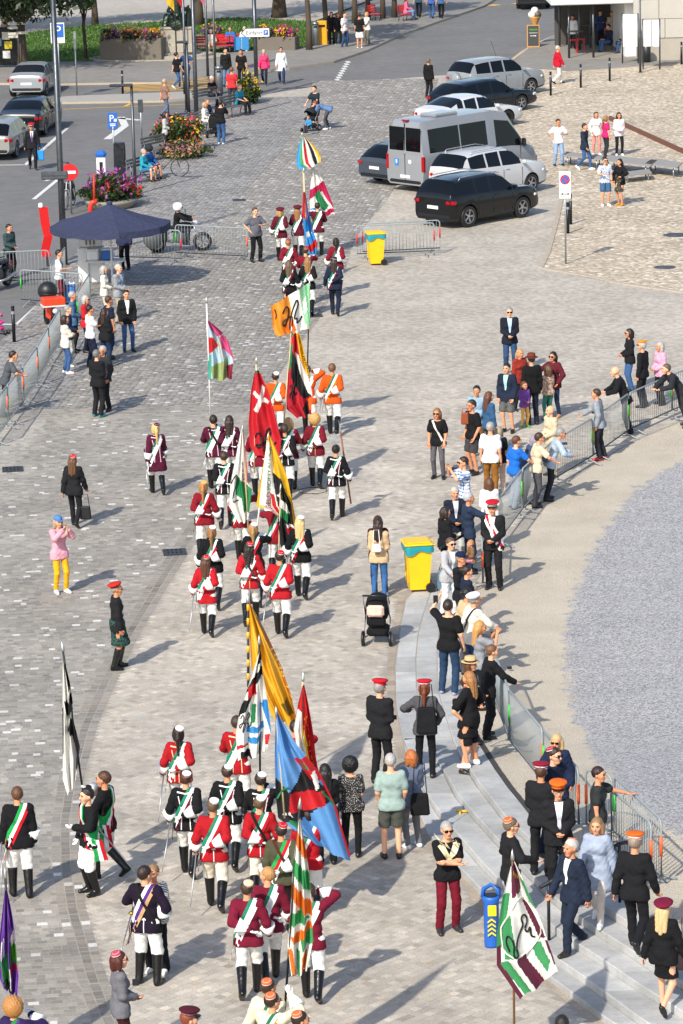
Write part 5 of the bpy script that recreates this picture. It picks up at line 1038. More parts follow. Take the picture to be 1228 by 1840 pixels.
# left crowd by the barriers
P(178, 749, 'grey haired man in dark suit and teal shoes watching from the left', 'front', 35, hc='6a6a68', sc='1c7a80', tc='15161a', h=1.76)
P(190, 738, 'white haired man in glasses standing behind the man in dark suit', 'hold', 215, hc='c8c4c0', tc='2a2c32', glasses='clear', h=1.72)
P(12, 748, 'man in grey shirt leaning his arms on the barrier at the left edge', 'rail', 80, top='tee', tc='4c5056', hc='2a1c14', h=1.76)
P(120, 671, 'short haired woman in cream jacket and jeans, arms folded', 'cross', 75, tc='ddd6c8', bot='slim', bc=J2, f=1, hair='bob', hc='241811', sc='e8e8e8', h=1.62)
P(121, 548, 'man in navy padded vest and white shirt behind the cream jacket woman', 'front', 95, H=1, tc='222c44', bc='c8c4b8', hc='8a8a88', sc='e0e0e0', h=1.72)
P(129, 523, 'grey haired man in blue shirt beside the orange moped', 'front', 90, H=1, tc='3f6688', bc='222', hc='c0beba', b=1.12, h=1.75)
P(153, 530, 'white haired woman in red jacket and sunglasses', 'front', 110, H=1, tc='c01c24', bot='slim', bc='1c2030', f=1, hair='bob', hc='d0cec8', glasses='sun', h=1.64)
P(165, 660, 'young man in white t-shirt with folded arms', 'cross', 70, top='tee', tc='e8e8ea', bc='1c2238', hc='191411', h=1.74)
P(187, 553, 'long dark haired woman in black top seen from behind', 'front', 40, H=1, tc='17181c', bc=J3, f=1, hair='long', hc='2a1810', h=1.66)
P(199, 645, 'man in dark navy t-shirt and jeans with his arm hanging', 'stand2', 60, top='tee', tc='1a2234', bc=J3, hc='4a3020', h=1.78)
P(231, 632, 'young man in black open jacket over white t-shirt, hands in pockets', 'pocket', 165, tc='16171a', bc=J2, bot='slim', hc='191411', shirt='eceef0', h=1.77)
P(186, 477, 'white haired woman in white cardigan near the market umbrella', 'front', 95, H=1, tc='e4ded0', bc='cfc8b8', f=1, hair='bob', hc='c8c6c0', h=1.62)
P(212, 474, 'elderly man in grey blazer and beige trousers', 'front', 120, H=1, tc='8a8e94', bc='a89a84', hc='b0aaa2', shirt='a8bcd8', h=1.76)
P(226, 485, 'man in navy shirt standing under the market umbrella', 'stand', 200, tc='28304a', bc='131316', hc='241811', h=1.74)
P(105, 448, 'man in white and black t-shirt with a strap by the machine', 'hold', 100, H=1, top='tee', tc='dcdde0', bc='6a1a28', hc='1c1410', strap='151515', h=1.72)
P(20, 500, 'motorcyclist in leathers carrying a red and black helmet', 'front', 130, tc='33484a', bc='101012', hc='191411', shoe='boot', h=1.74)
P(461, 471, 'security guard in grey polo shirt and black trousers', 'hip', 150, top='tee', tc='5c5e66', bc='121214', shoe='boot', hc='4a3526', b=1.16, h=1.78)
P(60, 304, 'man in black suit and red white cap carrying a blue bag', 'carry', 175, shirt='e8e8ea', tie='5a3a7a', hat='kappe', hatc=RC, hc='3a2a1e', h=1.78)
P(298, 211, 'woman in brown top and jeans walking across the road', 'walk', 60, top='tee', tc='8a6a5c', bc='5a6a80', bot='slim', f=1, hc='a89880', h=1.66)
P(299, 276, 'woman in striped top beside the flower bed', 'front', 100, tc=STRP, bc='131316', f=1, hair='bob', hc='241811', h=1.66)
P(319, 160, 'woman in black top and jeans on the yellow crossing', 'walk', 60, top='tee', tc='141416', bc=J2, bot='slim', f=1, hair='bun', hc='191411', sc='e0e0e0', h=1.68)
P(336, 158, 'man in navy shirt on the yellow crossing', 'talk', 200, top='tee', tc='2a4270', bc='17181c', hc='191411', h=1.76)
P(398, 259, 'man in black t-shirt and jeans pushing a pram away', 'push', 15, top='tee', tc='131316', bc=J2, hc='2a1c14', sc='e0e0e0', h=1.78)
P(381, 190, 'grey haired man in black shirt seated on the first bench', 'sit', 130, top='tee', tc='17181c', bc='222a44', hc='b8b4ae', z=0, h=1.75)
P(430, 206, 'man in turquoise t-shirt seated on the bench end', 'sit', 120, top='tee', tc='1f8fa8', bc='1c1c20', hc='8a7a6a', z=0, h=1.75)
P(368, 237, 'woman in pale dress seated on the near bench', 'sit', 110, tc='e8e0d8', bot='shorts', bc='e0d8d0', f=1, hair='bob', hc='a88a6a', sc='c03030', z=0, h=1.65)
P(372, 234, 'man in dark shirt seated beside the woman in pale dress', 'sit', 125, tc='2a3448', bc='222228', hc='6a5a4a', z=0, h=1.75)
P(416, 120, 'man in red t-shirt standing at the far bench', 'stand', 0, H=1, top='tee', tc='c83238', bc='3a3a40', hc='6a4a34', h=1.75)
P(405, 86, 'man in black jacket and jeans near the blue parking column', 'stand', 160, H=1, tc='1c1c1e', bc='5a7a9a', hc='191411', h=1.75)
P(433, 88, 'man in black printed t-shirt near the blue parking column', 'stand2', 190, H=1, top='tee', tc='141414', bc='1c1c20', hc='191411', h=1.74)
P(476, 152, 'woman in pink top with a jumper round her waist', 'walk', 185, tc='d83a6a', bc='1f2436', f=1, hair='short', hc='d0c8bc', h=1.62)
P(507, 150, 'woman in long white open blouse walking towards the square', 'walk', 180, top='coat', tc='ecebe8', bc='26365a', f=1, hc='2a1c14', h=1.68)
P(569, 231, 'man in black striped polo pushing a buggy', 'push', 215, top='tee', tc='1a2a34', bot='shorts', bc='3a3a38', hc='1c1410', b=1.1, h=1.78)
P(584, 233, 'person in blue jacket bending down to the buggy', 'bend', 275, tc='5a76a0', bc='4a4c54', bot='slim', hc='6a3a24', sc='e0e0e0', h=1.7)
P(597, 82, 'person in black with dark hair beside the yellow bin', 'stand', 175, tc='131315', f=1, hair='long', hc='141010', h=1.7)
P(608, 82, 'woman in black leaning among the group at the yellow bin', 'stand2', 150, tc='1a1a1c', f=1, hair='bob', hc='2a1c14', sc='ddd', h=1.66)
P(620, 87, 'man in white t-shirt and jeans by the trees', 'stand2', 120, top='tee', tc='e6e6e8', bc=J1, hc='241811', h=1.8)
P(647, 88, 'man in black t-shirt and white shorts by the trees', 'stand', 10, top='tee', tc='151517', bot='shorts', bc='dcdcd8', hc='3a2618', sc='e6e6e6', h=1.8)
P(661, 82, 'woman in pale jacket with folded arms by the trees', 'cross', 240, tc='d8d4c8', bc='6a675e', f=1, hc='a88a5a', h=1.68)
P(730, 36, 'woman in pink seated on a red chair at the far edge', 'sit', 100, tc='d86a86', bc='6a86a8', f=1, hair='long', hc='6a4a30', z=.08, h=1.65)
for x, y, tc, bc, lab in ((753, 33, '2a4a5a', '1a1a1e', 'teal shirt walking away at the top edge'), (776, 35, '3a5a9a', J2, 'blue backpack and jeans walking away at the top edge'), (793, 35, '3a5a80', '151518', 'blue top and black leggings walking away at the top edge')):
    P(x, y, 'person in ' + lab, 'walk', 10, top='tee', tc=tc, bc=bc, hc='3a2a1e', h=1.76)
P(771, 176, 'man in black jacket beside the black estate car', 'stand', 40, tc='121214', bc='1a1a1e', hc='6a5a46', h=1.74)
P(1003, 151, 'white haired man in red jacket and white trousers walking right', 'walk', 75, tc='b8142a', bc='e6e2d8', hc='d8d4d0', b=1.06, h=1.74)
P(1004, 298, 'man in white t-shirt and pale jeans touching his face', 'hip', 165, top='tee', tc='e8e6e8', bc='8aa6c8', hc='2a1c14', h=1.78)
P(1051, 306, 'young man in navy jacket and jeans with white trainers', 'walk', 120, tc='222a3c', bc=J2, bot='slim', hc='2a1c14', sc='ececec', h=1.78)
P(1072, 279, 'woman in white jacket and salmon trousers', 'talk', 170, tc='e8dcd8', bc='d88a80', bot='slim', f=1, hair='pony', hc='4a3022', sc='e6e6e6', h=1.68)
P(1089, 283, 'girl in magenta top with grey jumper round her waist', 'stand2', 60, top='tee', tc='c02468', bc='2a2c30', bot='slim', f=1, hair='pony', hc='8a6a48', h=1.62)
P(1113, 280, 'dark haired woman in white jacket and black trousers', 'front', 170, tc='e6dde4', bc='1c1c22', bot='slim', f=1, hair='bob', hc='191411', sc='e0e0e0', h=1.68)
P(1088, 371, 'young man in blue patterned shirt and denim shorts', 'hold', 165, top='tee', tc=BLUEF, bot='shorts', bc='3a5c80', hc='191411', sc='ececec', glasses='sun', h=1.74)
P(1115, 370, 'woman in black leather jacket and patterned skirt', 'talk', 225, tc='131316', bot='skirt', bc=LEAFY, f=1, hair='long', hc='141010', sc='c88a28', h=1.66)
# right crowd, far end of the rail
P(917, 671, 'man in navy jacket and sunglasses standing alone', 'front', 178, tc='181c28', bc=J1, hc='8a8680', glasses='sun', shirt='a8c8e0', h=1.82)
P(934, 626, 'fair haired girl in rust red jacket', 'stand2', 150, H=1, tc='8a2c22', bc='22242c', f=1, hair='long', hc='b08a58', h=1.62)
P(957, 763, 'man in black suit and brown hat seen from behind', 'stand', 345, tc='121214', bc='1c2030', hat='hat', hatc=('6a3224', '4a2018', '6a3224', '111'), hc='2a1c14', h=1.8)
P(943, 768, 'small girl in purple top and yellow leggings', 'front', 150, tc='7a4a9a', bot='slim', bc='e8b060', kid=True, hair='long', hc='5a3a22', sc='3a9a4a', h=1.16)
P(985, 657, 'girl in floral top and green trousers', 'front', 330, H=1, top='tee', tc=FLOR, bc='3a7a68', bot='slim', f=1, hair='bob', hc='5a3a22', h=1.4, kid=True)
P(996, 750, 'woman in maroon jacket and sunglasses holding a drink', 'talk_m', 215, tc='5a1a26', bc=J3, bot='slim', f=1, hair='pony', hc='141010', glasses='sun', sc='c88a5a', h=1.7)
P(913, 777, 'man in navy jacket, mint shirt and grey shorts', 'pocket', 205, tc='1c2438', bot='shorts', bc='5a5a58', hc='191411', shirt='9fd8cc', h=1.76)
P(857, 692, 'dark haired man in pale denim shirt with glasses', 'front', 190, H=1, tc='8aa4b8', bc='6a4a34', hc='191411', glasses='clear', h=1.76)
P(878, 703, 'woman with long brown hair in denim jacket', 'stand2', 60, H=1, tc='33567a', bc='2a3a5a', f=1, hair='long', hc='5a3420', h=1.68)
P(851, 852, 'bearded man in black t-shirt and dark grey shorts', 'pocket', 235, top='tee', tc='131316', bot='shorts', bc='3c3c3e', hc='2a1c14', glasses='clear', h=1.8)
P(881, 758, 'grey haired man in white t-shirt and tan trousers with black hip bag', 'stand2', 20, H=1, top='tee', tc='eaeaec', bc='8a5a22', hc='9a948c', h=1.78)
P(896, 766, 'grey haired woman in black top and pale trousers', 'front', 345, H=1, top='tee', tc='17171a', bc='d8c0b0', f=1, hair='bob', hc='9a8a72', h=1.62)
P(923, 783, 'boy in bright blue t-shirt leaning towards the rail', 'rail2', 60, H=1, top='tee', tc='1a66c0', bc='8a96a8', hc='5a3420', h=1.68)
P(945, 779, 'woman with navy backpack at the rail', 'rail', 70, H=1, tc='3a4a66', bc='4a4a50', f=1, hair='bob', hc='8a8090', h=1.62)
P(963, 777, 'young man in beige t-shirt and glasses at the rail', 'rail2', 75, H=1, top='tee', tc='dcc8a8', bc='4a4a50', hc='3a2418', glasses='clear', h=1.72)
P(989, 766, 'grey haired man in pale blue shirt resting on the rail with a phone', 'rail', 85, H=1, tc='a4b4c4', bc='26282e', hc='8a8a88', glasses='clear', h=1.72)
P(990, 728, 'balding man in beige jacket with folded hands', 'front', 240, H=1, tc='c8b89c', bc='c0b090', hair='bald', h=1.7)
P(788, 860, 'woman in black t-shirt and grey jeans with sunglasses, hands in pockets', 'pocket', 195, top='tee', tc='131316', bc='56565a', bot='slim', f=1, hair='long', hc='8a6238', glasses='sun', strap='d8d0c8', h=1.7)
P(834, 820, 'man in blue checked shirt photographing with a camera', 'phone', 250, H=1, top='tee', tc=PLAID, bc='2a3a5a', hc='2a1c14', glasses='sun', h=1.78)
P(1079, 826, 'man in grey hoodie at the rail with a phone', 'rail2', 285, tc='8a9098', bc='26282e', hc='3a2418', sc='b02020', h=1.74)
P(1124, 654, 'man in black jacket and red face bending over a camera at the rail', 'rail', 270, H=1, tc='15171c', bc='15161a', hc='8a5a44', hair='bald', b=1.12, h=1.78)
P(1132, 590, 'woman in black cardigan with dark bob at the far rail', 'front', 260, H=1, tc='17171a', bc=J2, f=1, hair='bob', hc='1c1410', glasses='sun', h=1.66)
P(1155, 613, 'old man in black suit and orange cap at the far rail', 'stand', 300, H=1, tc='15161a', bc='1c1c20', hat='kappe', hatc=('e28a1c', 'f0eeea', 'e28a1c', '111'), hc='c8c4bc', h=1.72)
P(1187, 614, 'grey haired woman in pink jacket and black trousers', 'front', 240, H=1, tc='dca0b8', bc='17171a', bot='slim', f=1, hair='bob', hc='a8a4a0', h=1.64)
P(1224, 640, 'man in dark grey suit leaning over the rail at the right edge', 'lean', 250, H=1, tc='26282e', bc='2a2c32', hc='5a4a3a', h=1.8)
# the couple and the pram by the near yellow bin
P(683, 1074, 'woman in beige jacket and jeans with a white handbag', 'front', 10, tc='c8a882', bot='slim', bc='355f92', f=1, hair='long', hc='2a1810', sc='e6e6e6', h=1.68)
P(679, 926, 'woman in maroon cardigan facing the one in beige', 'front', 185, H=1, tc='3a1a1e', bc='26365a', f=1, hair='long', hc='3a2016', sc='e6e6e6', h=1.7)
# rail, middle
P(817, 874, 'white haired bearded man in navy blazer with grey shirt', 'front', 170, H=1, tc='1b2232', bc='b8b8b4', hc='d4d0cc', shirt='c0c4ca', h=1.76)
P(799, 910, 'dark haired woman in black jacket beside the handrail', 'front', 60, H=1, tc='15161a', bc='15161a', f=1, hair='bob', hc='2a1a12', h=1.62)
P(841, 884, 'grey haired man in dark blue jacket pointing to the right', 'point', 75, H=1, tc='243248', bc='24324c', hc='a8a8a8', h=1.76)
P(879, 858, 'brown haired woman in white blouse', 'front', 350, H=1, tc='e8e4de', bc='d8d4cc', f=1, hair='bob', hc='5a3a22', h=1.64)
P(888, 1058, 'young man in black three piece suit and red cap on the gravel', 'front', 195, shirt='f0f0f0', tie='d8d8e0', hat='kappe', hatc=KR, hc='3a2418', h=1.86, sash=('f0f0f0', 'c01828', 'f0f0f0'), tail=False)
P(806, 964, 'woman in grey cardigan and sunglasses behind the man in navy cap', 'rail2', 150, H=1, tc='a8a8aa', bc='d8d8d8', f=1, hair='short', hc='5a4638', glasses='sun', shirt='f0f0f0', h=1.66)
P(827, 992, 'man in navy baseball cap and black jacket by the handrail', 'front', 120, H=1, tc='17181c', bc='2a2c36', hat='cap', hatc=('141e3c', '141e3c', '141e3c', '111'), hc='8a7a6a', glasses='clear', h=1.72)
P(838, 1016, 'dark haired woman in navy with blue backpack holding a toddler', 'front', 75, H=1, tc='1a2236', bc='2a3a5a', f=1, hair='bun', hc='2a1810', h=1.64)
P(849, 1026, 'toddler in brown top carried at the rail', 'sit', 250, tc='7a5c40', bot='slim', bc='d88a9a', kid=True, hair='short', hc='a8784a', sc='b82a3a', h=.86, loc=None, z=.52)
P(808, 1247, 'man in black t-shirt and jeans holding up a phone', 'phone1', 20, top='tee', tc='121215', bc='243a56', hc='2a1c14', sc='8a90a8', h=1.82, b=1.05)
P(833, 1057, 'woman with dark bun and beige coat at the rail', 'rail2', 60, H=1, tc='c0a680', bc='4a4a50', f=1, hair='bun', hc='1c1410', h=1.66)
P(846, 1066, 'man in cream sweater and white flat cap at the rail', 'rail2', 60, H=1, tc='e4dccb', bc='2a4468', hat='beret', hatc=('f0eeee', 'f0eeee', 'f0eeee', '111'), hc='8a8a88', strap='1c2436', h=1.76)
P(861, 1115, 'blonde woman in grey t-shirt filming with a phone at the rail', 'phone', 80, H=1, top='tee', tc='8a8c92', bc='17171c', f=1, hair='long', hc='b8884c', h=1.68)
P(876, 1158, 'brown haired man in black shirt holding a phone over the rail', 'rail2', 75, H=1, tc='141417', bc='15161a', hc='6a4a30', h=1.72, shoe='shoe')
P(844, 1181, 'woman in straw hat with dark band', 'front', 110, H=1, tc='3a3a40', bc='222', f=1, hair='bob', hc='5a3a22', hat='hat', hatc=('c8a878', '222', 'c8a878', '111'), h=1.64)
P(838, 1212, 'man in black t-shirt and shorts behind the girl in black skirt', 'hip', 120, H=1, top='tee', tc='141417', bot='shorts', bc='17171a', hc='3a2418', sc='222', h=1.72)
P(847, 1377, 'long haired girl in black top, short black skirt and white trainers', 'hip', 300, tc='141417', bot='skirt', bc='141417', f=1, hair='long', hc='9a6a3c', sc='ececec', h=1.7)
P(686, 1408, 'man in black suit and red flat cap turned to the steps', 'front', 30, hat='kappe', hatc=('c01828', 'b01424', 'c01828', '0c0c0c'), hc='8a8682', h=1.84, shirt='f0f0f0')
P(766, 1396, 'red haired woman in grey jacket and red cap with drawstring bag', 'talk', 5, tc='4c4c50', bot='slim', bc='131316', f=1, hair='pony', hc='7a3a1e', hat='kappe', hatc=('c01828', 'f0eeea', 'c01828', '0c0c0c'), h=1.72)
P(634, 1539, 'curly black haired woman in speckled blouse', 'front', 5, top='tee', tc=DOTS, bot='slim', bc='121214', f=1, hair='curly', hc='0e0c0c', b=1.08, h=1.66)
P(584, 1372, 'long dark haired woman in black suit beside the blue flag', 'front', 350, H=1, tc='131316', bc='131316', f=1, hair='long', hc='17110e', h=1.68)
P(706, 1542, 'white haired man in sage t-shirt and grey cargo shorts', 'pocket', 355, top='tee', tc='96aaa4', bot='shorts', bc='4e504a', hc='d0ccc8', b=1.08, h=1.76)
P(743, 1523, 'red haired woman in slate cardigan with black shoulder bag', 'front', 330, tc='6a7488', bot='slim', bc='6c6e70', f=1, hair='bob', hc='a8602c', sc='ececec', h=1.66)
P(806, 1674, 'white haired man in black polo, wine red trousers and cream sweater on his shoulders', 'cross', 165, top='tee', tc='131316', bc='6a0f22', hc='c0bebc', glasses='sun', scarf='eadfb8', h=1.76, sc='2c2c2e')
# lower right, on the steps and by the rail
P(1003, 1316, 'blonde woman in navy jacket and sunglasses behind the rail', 'rail2', 200, H=1, tc='1a2440', bc='1a2440', f=1, hair='bob', hc='c0a070', glasses='sun', shirt='f0f0f0', h=1.66)
P(988, 1340, 'man in navy suit and red, white and green cap leaning on the rail', 'rail2', 130, H=1, tc='172036', bc='172036', hat='pill', hatc=('b01830', 'f0eeea', '1d5a3c', '111'), hc='2a1c14', glasses='sun', h=1.8)
P(972, 1372, 'man in black suit and crimson flat cap holding a camera', 'front', 15, H=1, hat='kappe', hatc=('8a1230', 'f0eeea', '8a1230', '0c0c0c'), hc='4a3020', h=1.8, shirt='f0f0f0')
P(1003, 1404, 'man in black suit, orange visor cap and glasses facing the camera', 'front', 178, H=1, hat='kappe', hatc=('e2641c', 'e2641c', 'e2641c', '0c0c0c'), hc='8a7a6a', glasses='clear', shirt='f0f0f4', tie='c8c8d8', h=1.8, b=1.06)
P(1074, 1377, 'dark haired woman in charcoal t-shirt resting her hand on the rail', 'point_m', 95, H=1, top='tee', tc='2c2e30', bc='c0b4b8', f=1, hair='short', hc='2a1412', b=1.14, h=1.66, head=(20, 0))
P(916, 1455, 'man in black suit with orange tie and orange green cap', 'talk_m', 75, H=1, hat='pill', hatc=('d8642c', 'f0eeea', '3a8a3c', '111'), hc='6a5a4c', glasses='clear', shirt='f0f0f4', tie='e2741c', h=1.8)
P(1030, 1699, 'grey haired man in navy suit and orange white cap stepping down', 'walk', 235, tc='1c2638', bc='1c2638', hat='pill', hatc=('e2641c', 'f0eeea', '3a8a3c', '111'), hc='b8b4b0', h=1.78, shirt='f0f0f0', sc='2a2420')
P(1075, 1660, 'woman in grey blue coat and pale trousers with green wristband', 'walk', 200, top='coat', tc='98a4b8', bc='d0c4bc', bot='slim', f=1, hair='bob', hc='8a6a48', sc='d8d8d8', h=1.68)
P(1142, 1708, 'man in black suit and orange cap climbing the steps away', 'step', 20, tc='15161a', bc='15161a', hat='kappe', hatc=OC, hc='8a7a6c', h=1.8)
P(1193, 1806, 'blonde woman in black blazer, short skirt and wine red cap', 'step', 25, tc='121215', bot='skirt', bc='101013', f=1, hair='long', hc='c8a878', hat='beret', hatc=('6a1030', '6a1030', '6a1030', '111'), shoe='pump', h=1.7)
# ================================================================ crowd barriers
ZINC = mt('8d9496', 'plain'); GTAPE = mt('2fa83c', 'plain'); OTAPE = mt('e2602c', 'plain'); RTAPE = mt('c8242c', 'plain'); WTAPE = mt('e8e6e2', 'plain')
BARM = MB().tube([(0, 0, .2), (0, 0, 1.07)], .006, 5).mesh('bar', True)
FOOTM = MB().tube([(0, -.34, .015), (0, -.3, .02), (0, -.12, .1), (0, .12, .1), (0, .3, .02), (0, .34, .015)], .018, 6).mesh('foot', True)
def barrier(a, b, label, t0=GTAPE, t1=OTAPE):
    A, B = Vector(GS(*a)), Vector(GS(*b)); d = B - A; L = math.hypot(d.x, d.y); an = math.atan2(d.y, d.x); t = thing('crowd_barrier', label, 'barrier', A, an, 'crowd barriers'); t.rotation_euler = (0, -math.asin(d.z / d.length), an)
    r = .09; q = [(.03, 0, .18), (.03, 0, 1.08 - r), (.03 + r * .3, 0, 1.08 - r * .3), (.03 + r, 0, 1.08), (L - .03 - r, 0, 1.08), (L - .03 - r * .3, 0, 1.08 - r * .3), (L - .03, 0, 1.08 - r), (L - .03, 0, .18)]
    MB().tube(q, .0205, 7, closed=True).build('frame', ZINC, t, True)
    n = max(6, round(L / .115)); 
    for i in range(1, n): obj('bar', BARM, ZINC, t, (.03 + (L - .06) * i / n, 0, 0))
    for x in (.3, L - .3): obj('foot', FOOTM, ZINC, t, (x, 0, 0)); MB().tube([(x, 0, .1), (x, 0, .18)], .016, 6).build('foot_post', ZINC, t)
    for x, m in ((.03, t0), (L - .03, t1)):
        if m: MB().tube([(x, 0, .5), (x, 0, .82)], .026, 7).build('tape_band', m, t, True)
    return t
ch = [(1290, 714), (1208, 749), (1131, 784), (1066, 831), (995, 874), (939, 928), (893, 990)]
nm = ['at the right edge', 'second from the right edge', 'in front of the man in grey hoodie', 'beside the pale blue shirted man', 'before the row of boys', 'behind the red capped man']
for i in range(6): barrier(ch[i], ch[i + 1], 'grey crowd barrier on the gravel rim ' + nm[i])
barrier((873, 1002), (868, 1062), 'grey crowd barrier end on, beside the toddler')
ch = [(888, 1268), (917, 1347), (978, 1424), (1042, 1500)]
nm = ['next to the man in black shirt', 'with orange and green tape', 'under the blonde woman in navy']
for i in range(3): barrier(ch[i], ch[i + 1], 'grey crowd barrier at the steps ' + nm[i])
barrier((1052, 1498), (1103, 1512), 'short grey crowd barrier beside the woman in charcoal', OTAPE, GTAPE); barrier((1104, 1512), (1190, 1596), 'grey crowd barrier nearest the bottom right, outer one', GTAPE, OTAPE); barrier((1098, 1538), (1172, 1602), 'grey crowd barrier nearest the bottom right, inner one', None, OTAPE)
ch = [(-12, 806), (16, 768), (44, 732), (70, 694), (90, 657), (111, 622)]
nm = ['cut by the left edge', 'under the leaning man in grey', 'with orange and green tape', 'in the middle of the left row', 'closest to the cream jacket woman']
for i in range(5): barrier(ch[i], ch[i + 1], 'grey crowd barrier of the left row ' + nm[i])
barrier((141, 592), (164, 556), 'grey crowd barrier behind the red jacket woman', GTAPE, None); barrier((-20, 516), (92, 511), 'grey crowd barrier before the motorcyclist with helmet', None, None); barrier((38, 548), (152, 556), 'grey crowd barrier behind the orange moped', GTAPE, OTAPE); barrier((94, 540), (120, 505), 'grey crowd barrier running back to the umbrella', None, None)
barrier((205, 470), (328, 474), 'grey crowd barrier before the motorcycle, its left half', None, RTAPE); barrier((316, 463), (447, 470), 'grey crowd barrier between motorcycle and security guard', GTAPE, OTAPE)
barrier((641, 466), (783, 460), 'grey crowd barrier behind the far yellow bin, front one', RTAPE, RTAPE); barrier((651, 462), (793, 455), 'grey crowd barrier behind the far yellow bin, back one', RTAPE, RTAPE)
# ================================================================ vehicles
TYRE = mt('161617', 'plain'); RIMS = mt('b4b6ba', 'metal'); RIMD = mt('3a3b3e', 'metal'); GLS = mt('0b0e11', 'glass'); BLKP = mt('141517', 'plain'); CHR = mt('c8cacc', 'metal'); REDL = mt('9a0f14', 'glass'); LAMP = mt('c8ccd0', 'glass'); PLT = mt('d8d8d4', 'plain')
def wheel_meshes(r, w, spokes):
    def f():
        t = MB().lathe([(r * .66, -w / 2), (r * .9, -w / 2), (r, -w * .35), (r, w * .35), (r * .9, w / 2), (r * .66, w / 2), (r * .64, w * .3), (r * .64, -w * .3)], 24, axis='y', cap=False); tm = t.mesh('tyre', True)
        q = MB(); q.lathe([(r * .66, .01), (r * .66, w * .42), (r * .58, w * .42), (r * .55, w * .1), (r * .01, w * .1)], 24, axis='y', cap=False); 
        q2 = MB()
        for i in range(spokes):
            a = 2 * math.pi * i / spokes; u = (math.cos(a), math.sin(a)); v = (-u[1], u[0]); P = []
            for rr, hw in ((.08 * r, .06 * r), (.6 * r, .085 * r)):
                for s in (-1, 1):
                    for y in (w * .12, w * .36): P.append((u[0] * rr + v[0] * hw * s, y, u[1] * rr + v[1] * hw * s))
            q2.add(P, [(0, 1, 3, 2), (4, 6, 7, 5), (0, 4, 5, 1), (2, 3, 7, 6), (1, 5, 7, 3), (0, 2, 6, 4)])
        q2.lathe([(.12 * r, w * .1), (.12 * r, w * .4), (.01, w * .42)], 12, axis='y'); q2.lathe([(r * .66, w * .38), (r * .66, w * .44), (r * .59, w * .44), (r * .58, w * .36)], 24, axis='y', cap=False)
        return tm, q.mesh('rim_back', True), q2.mesh('rim')
    return cached(('wheel', r, w, spokes), f)
CUTN = [0]
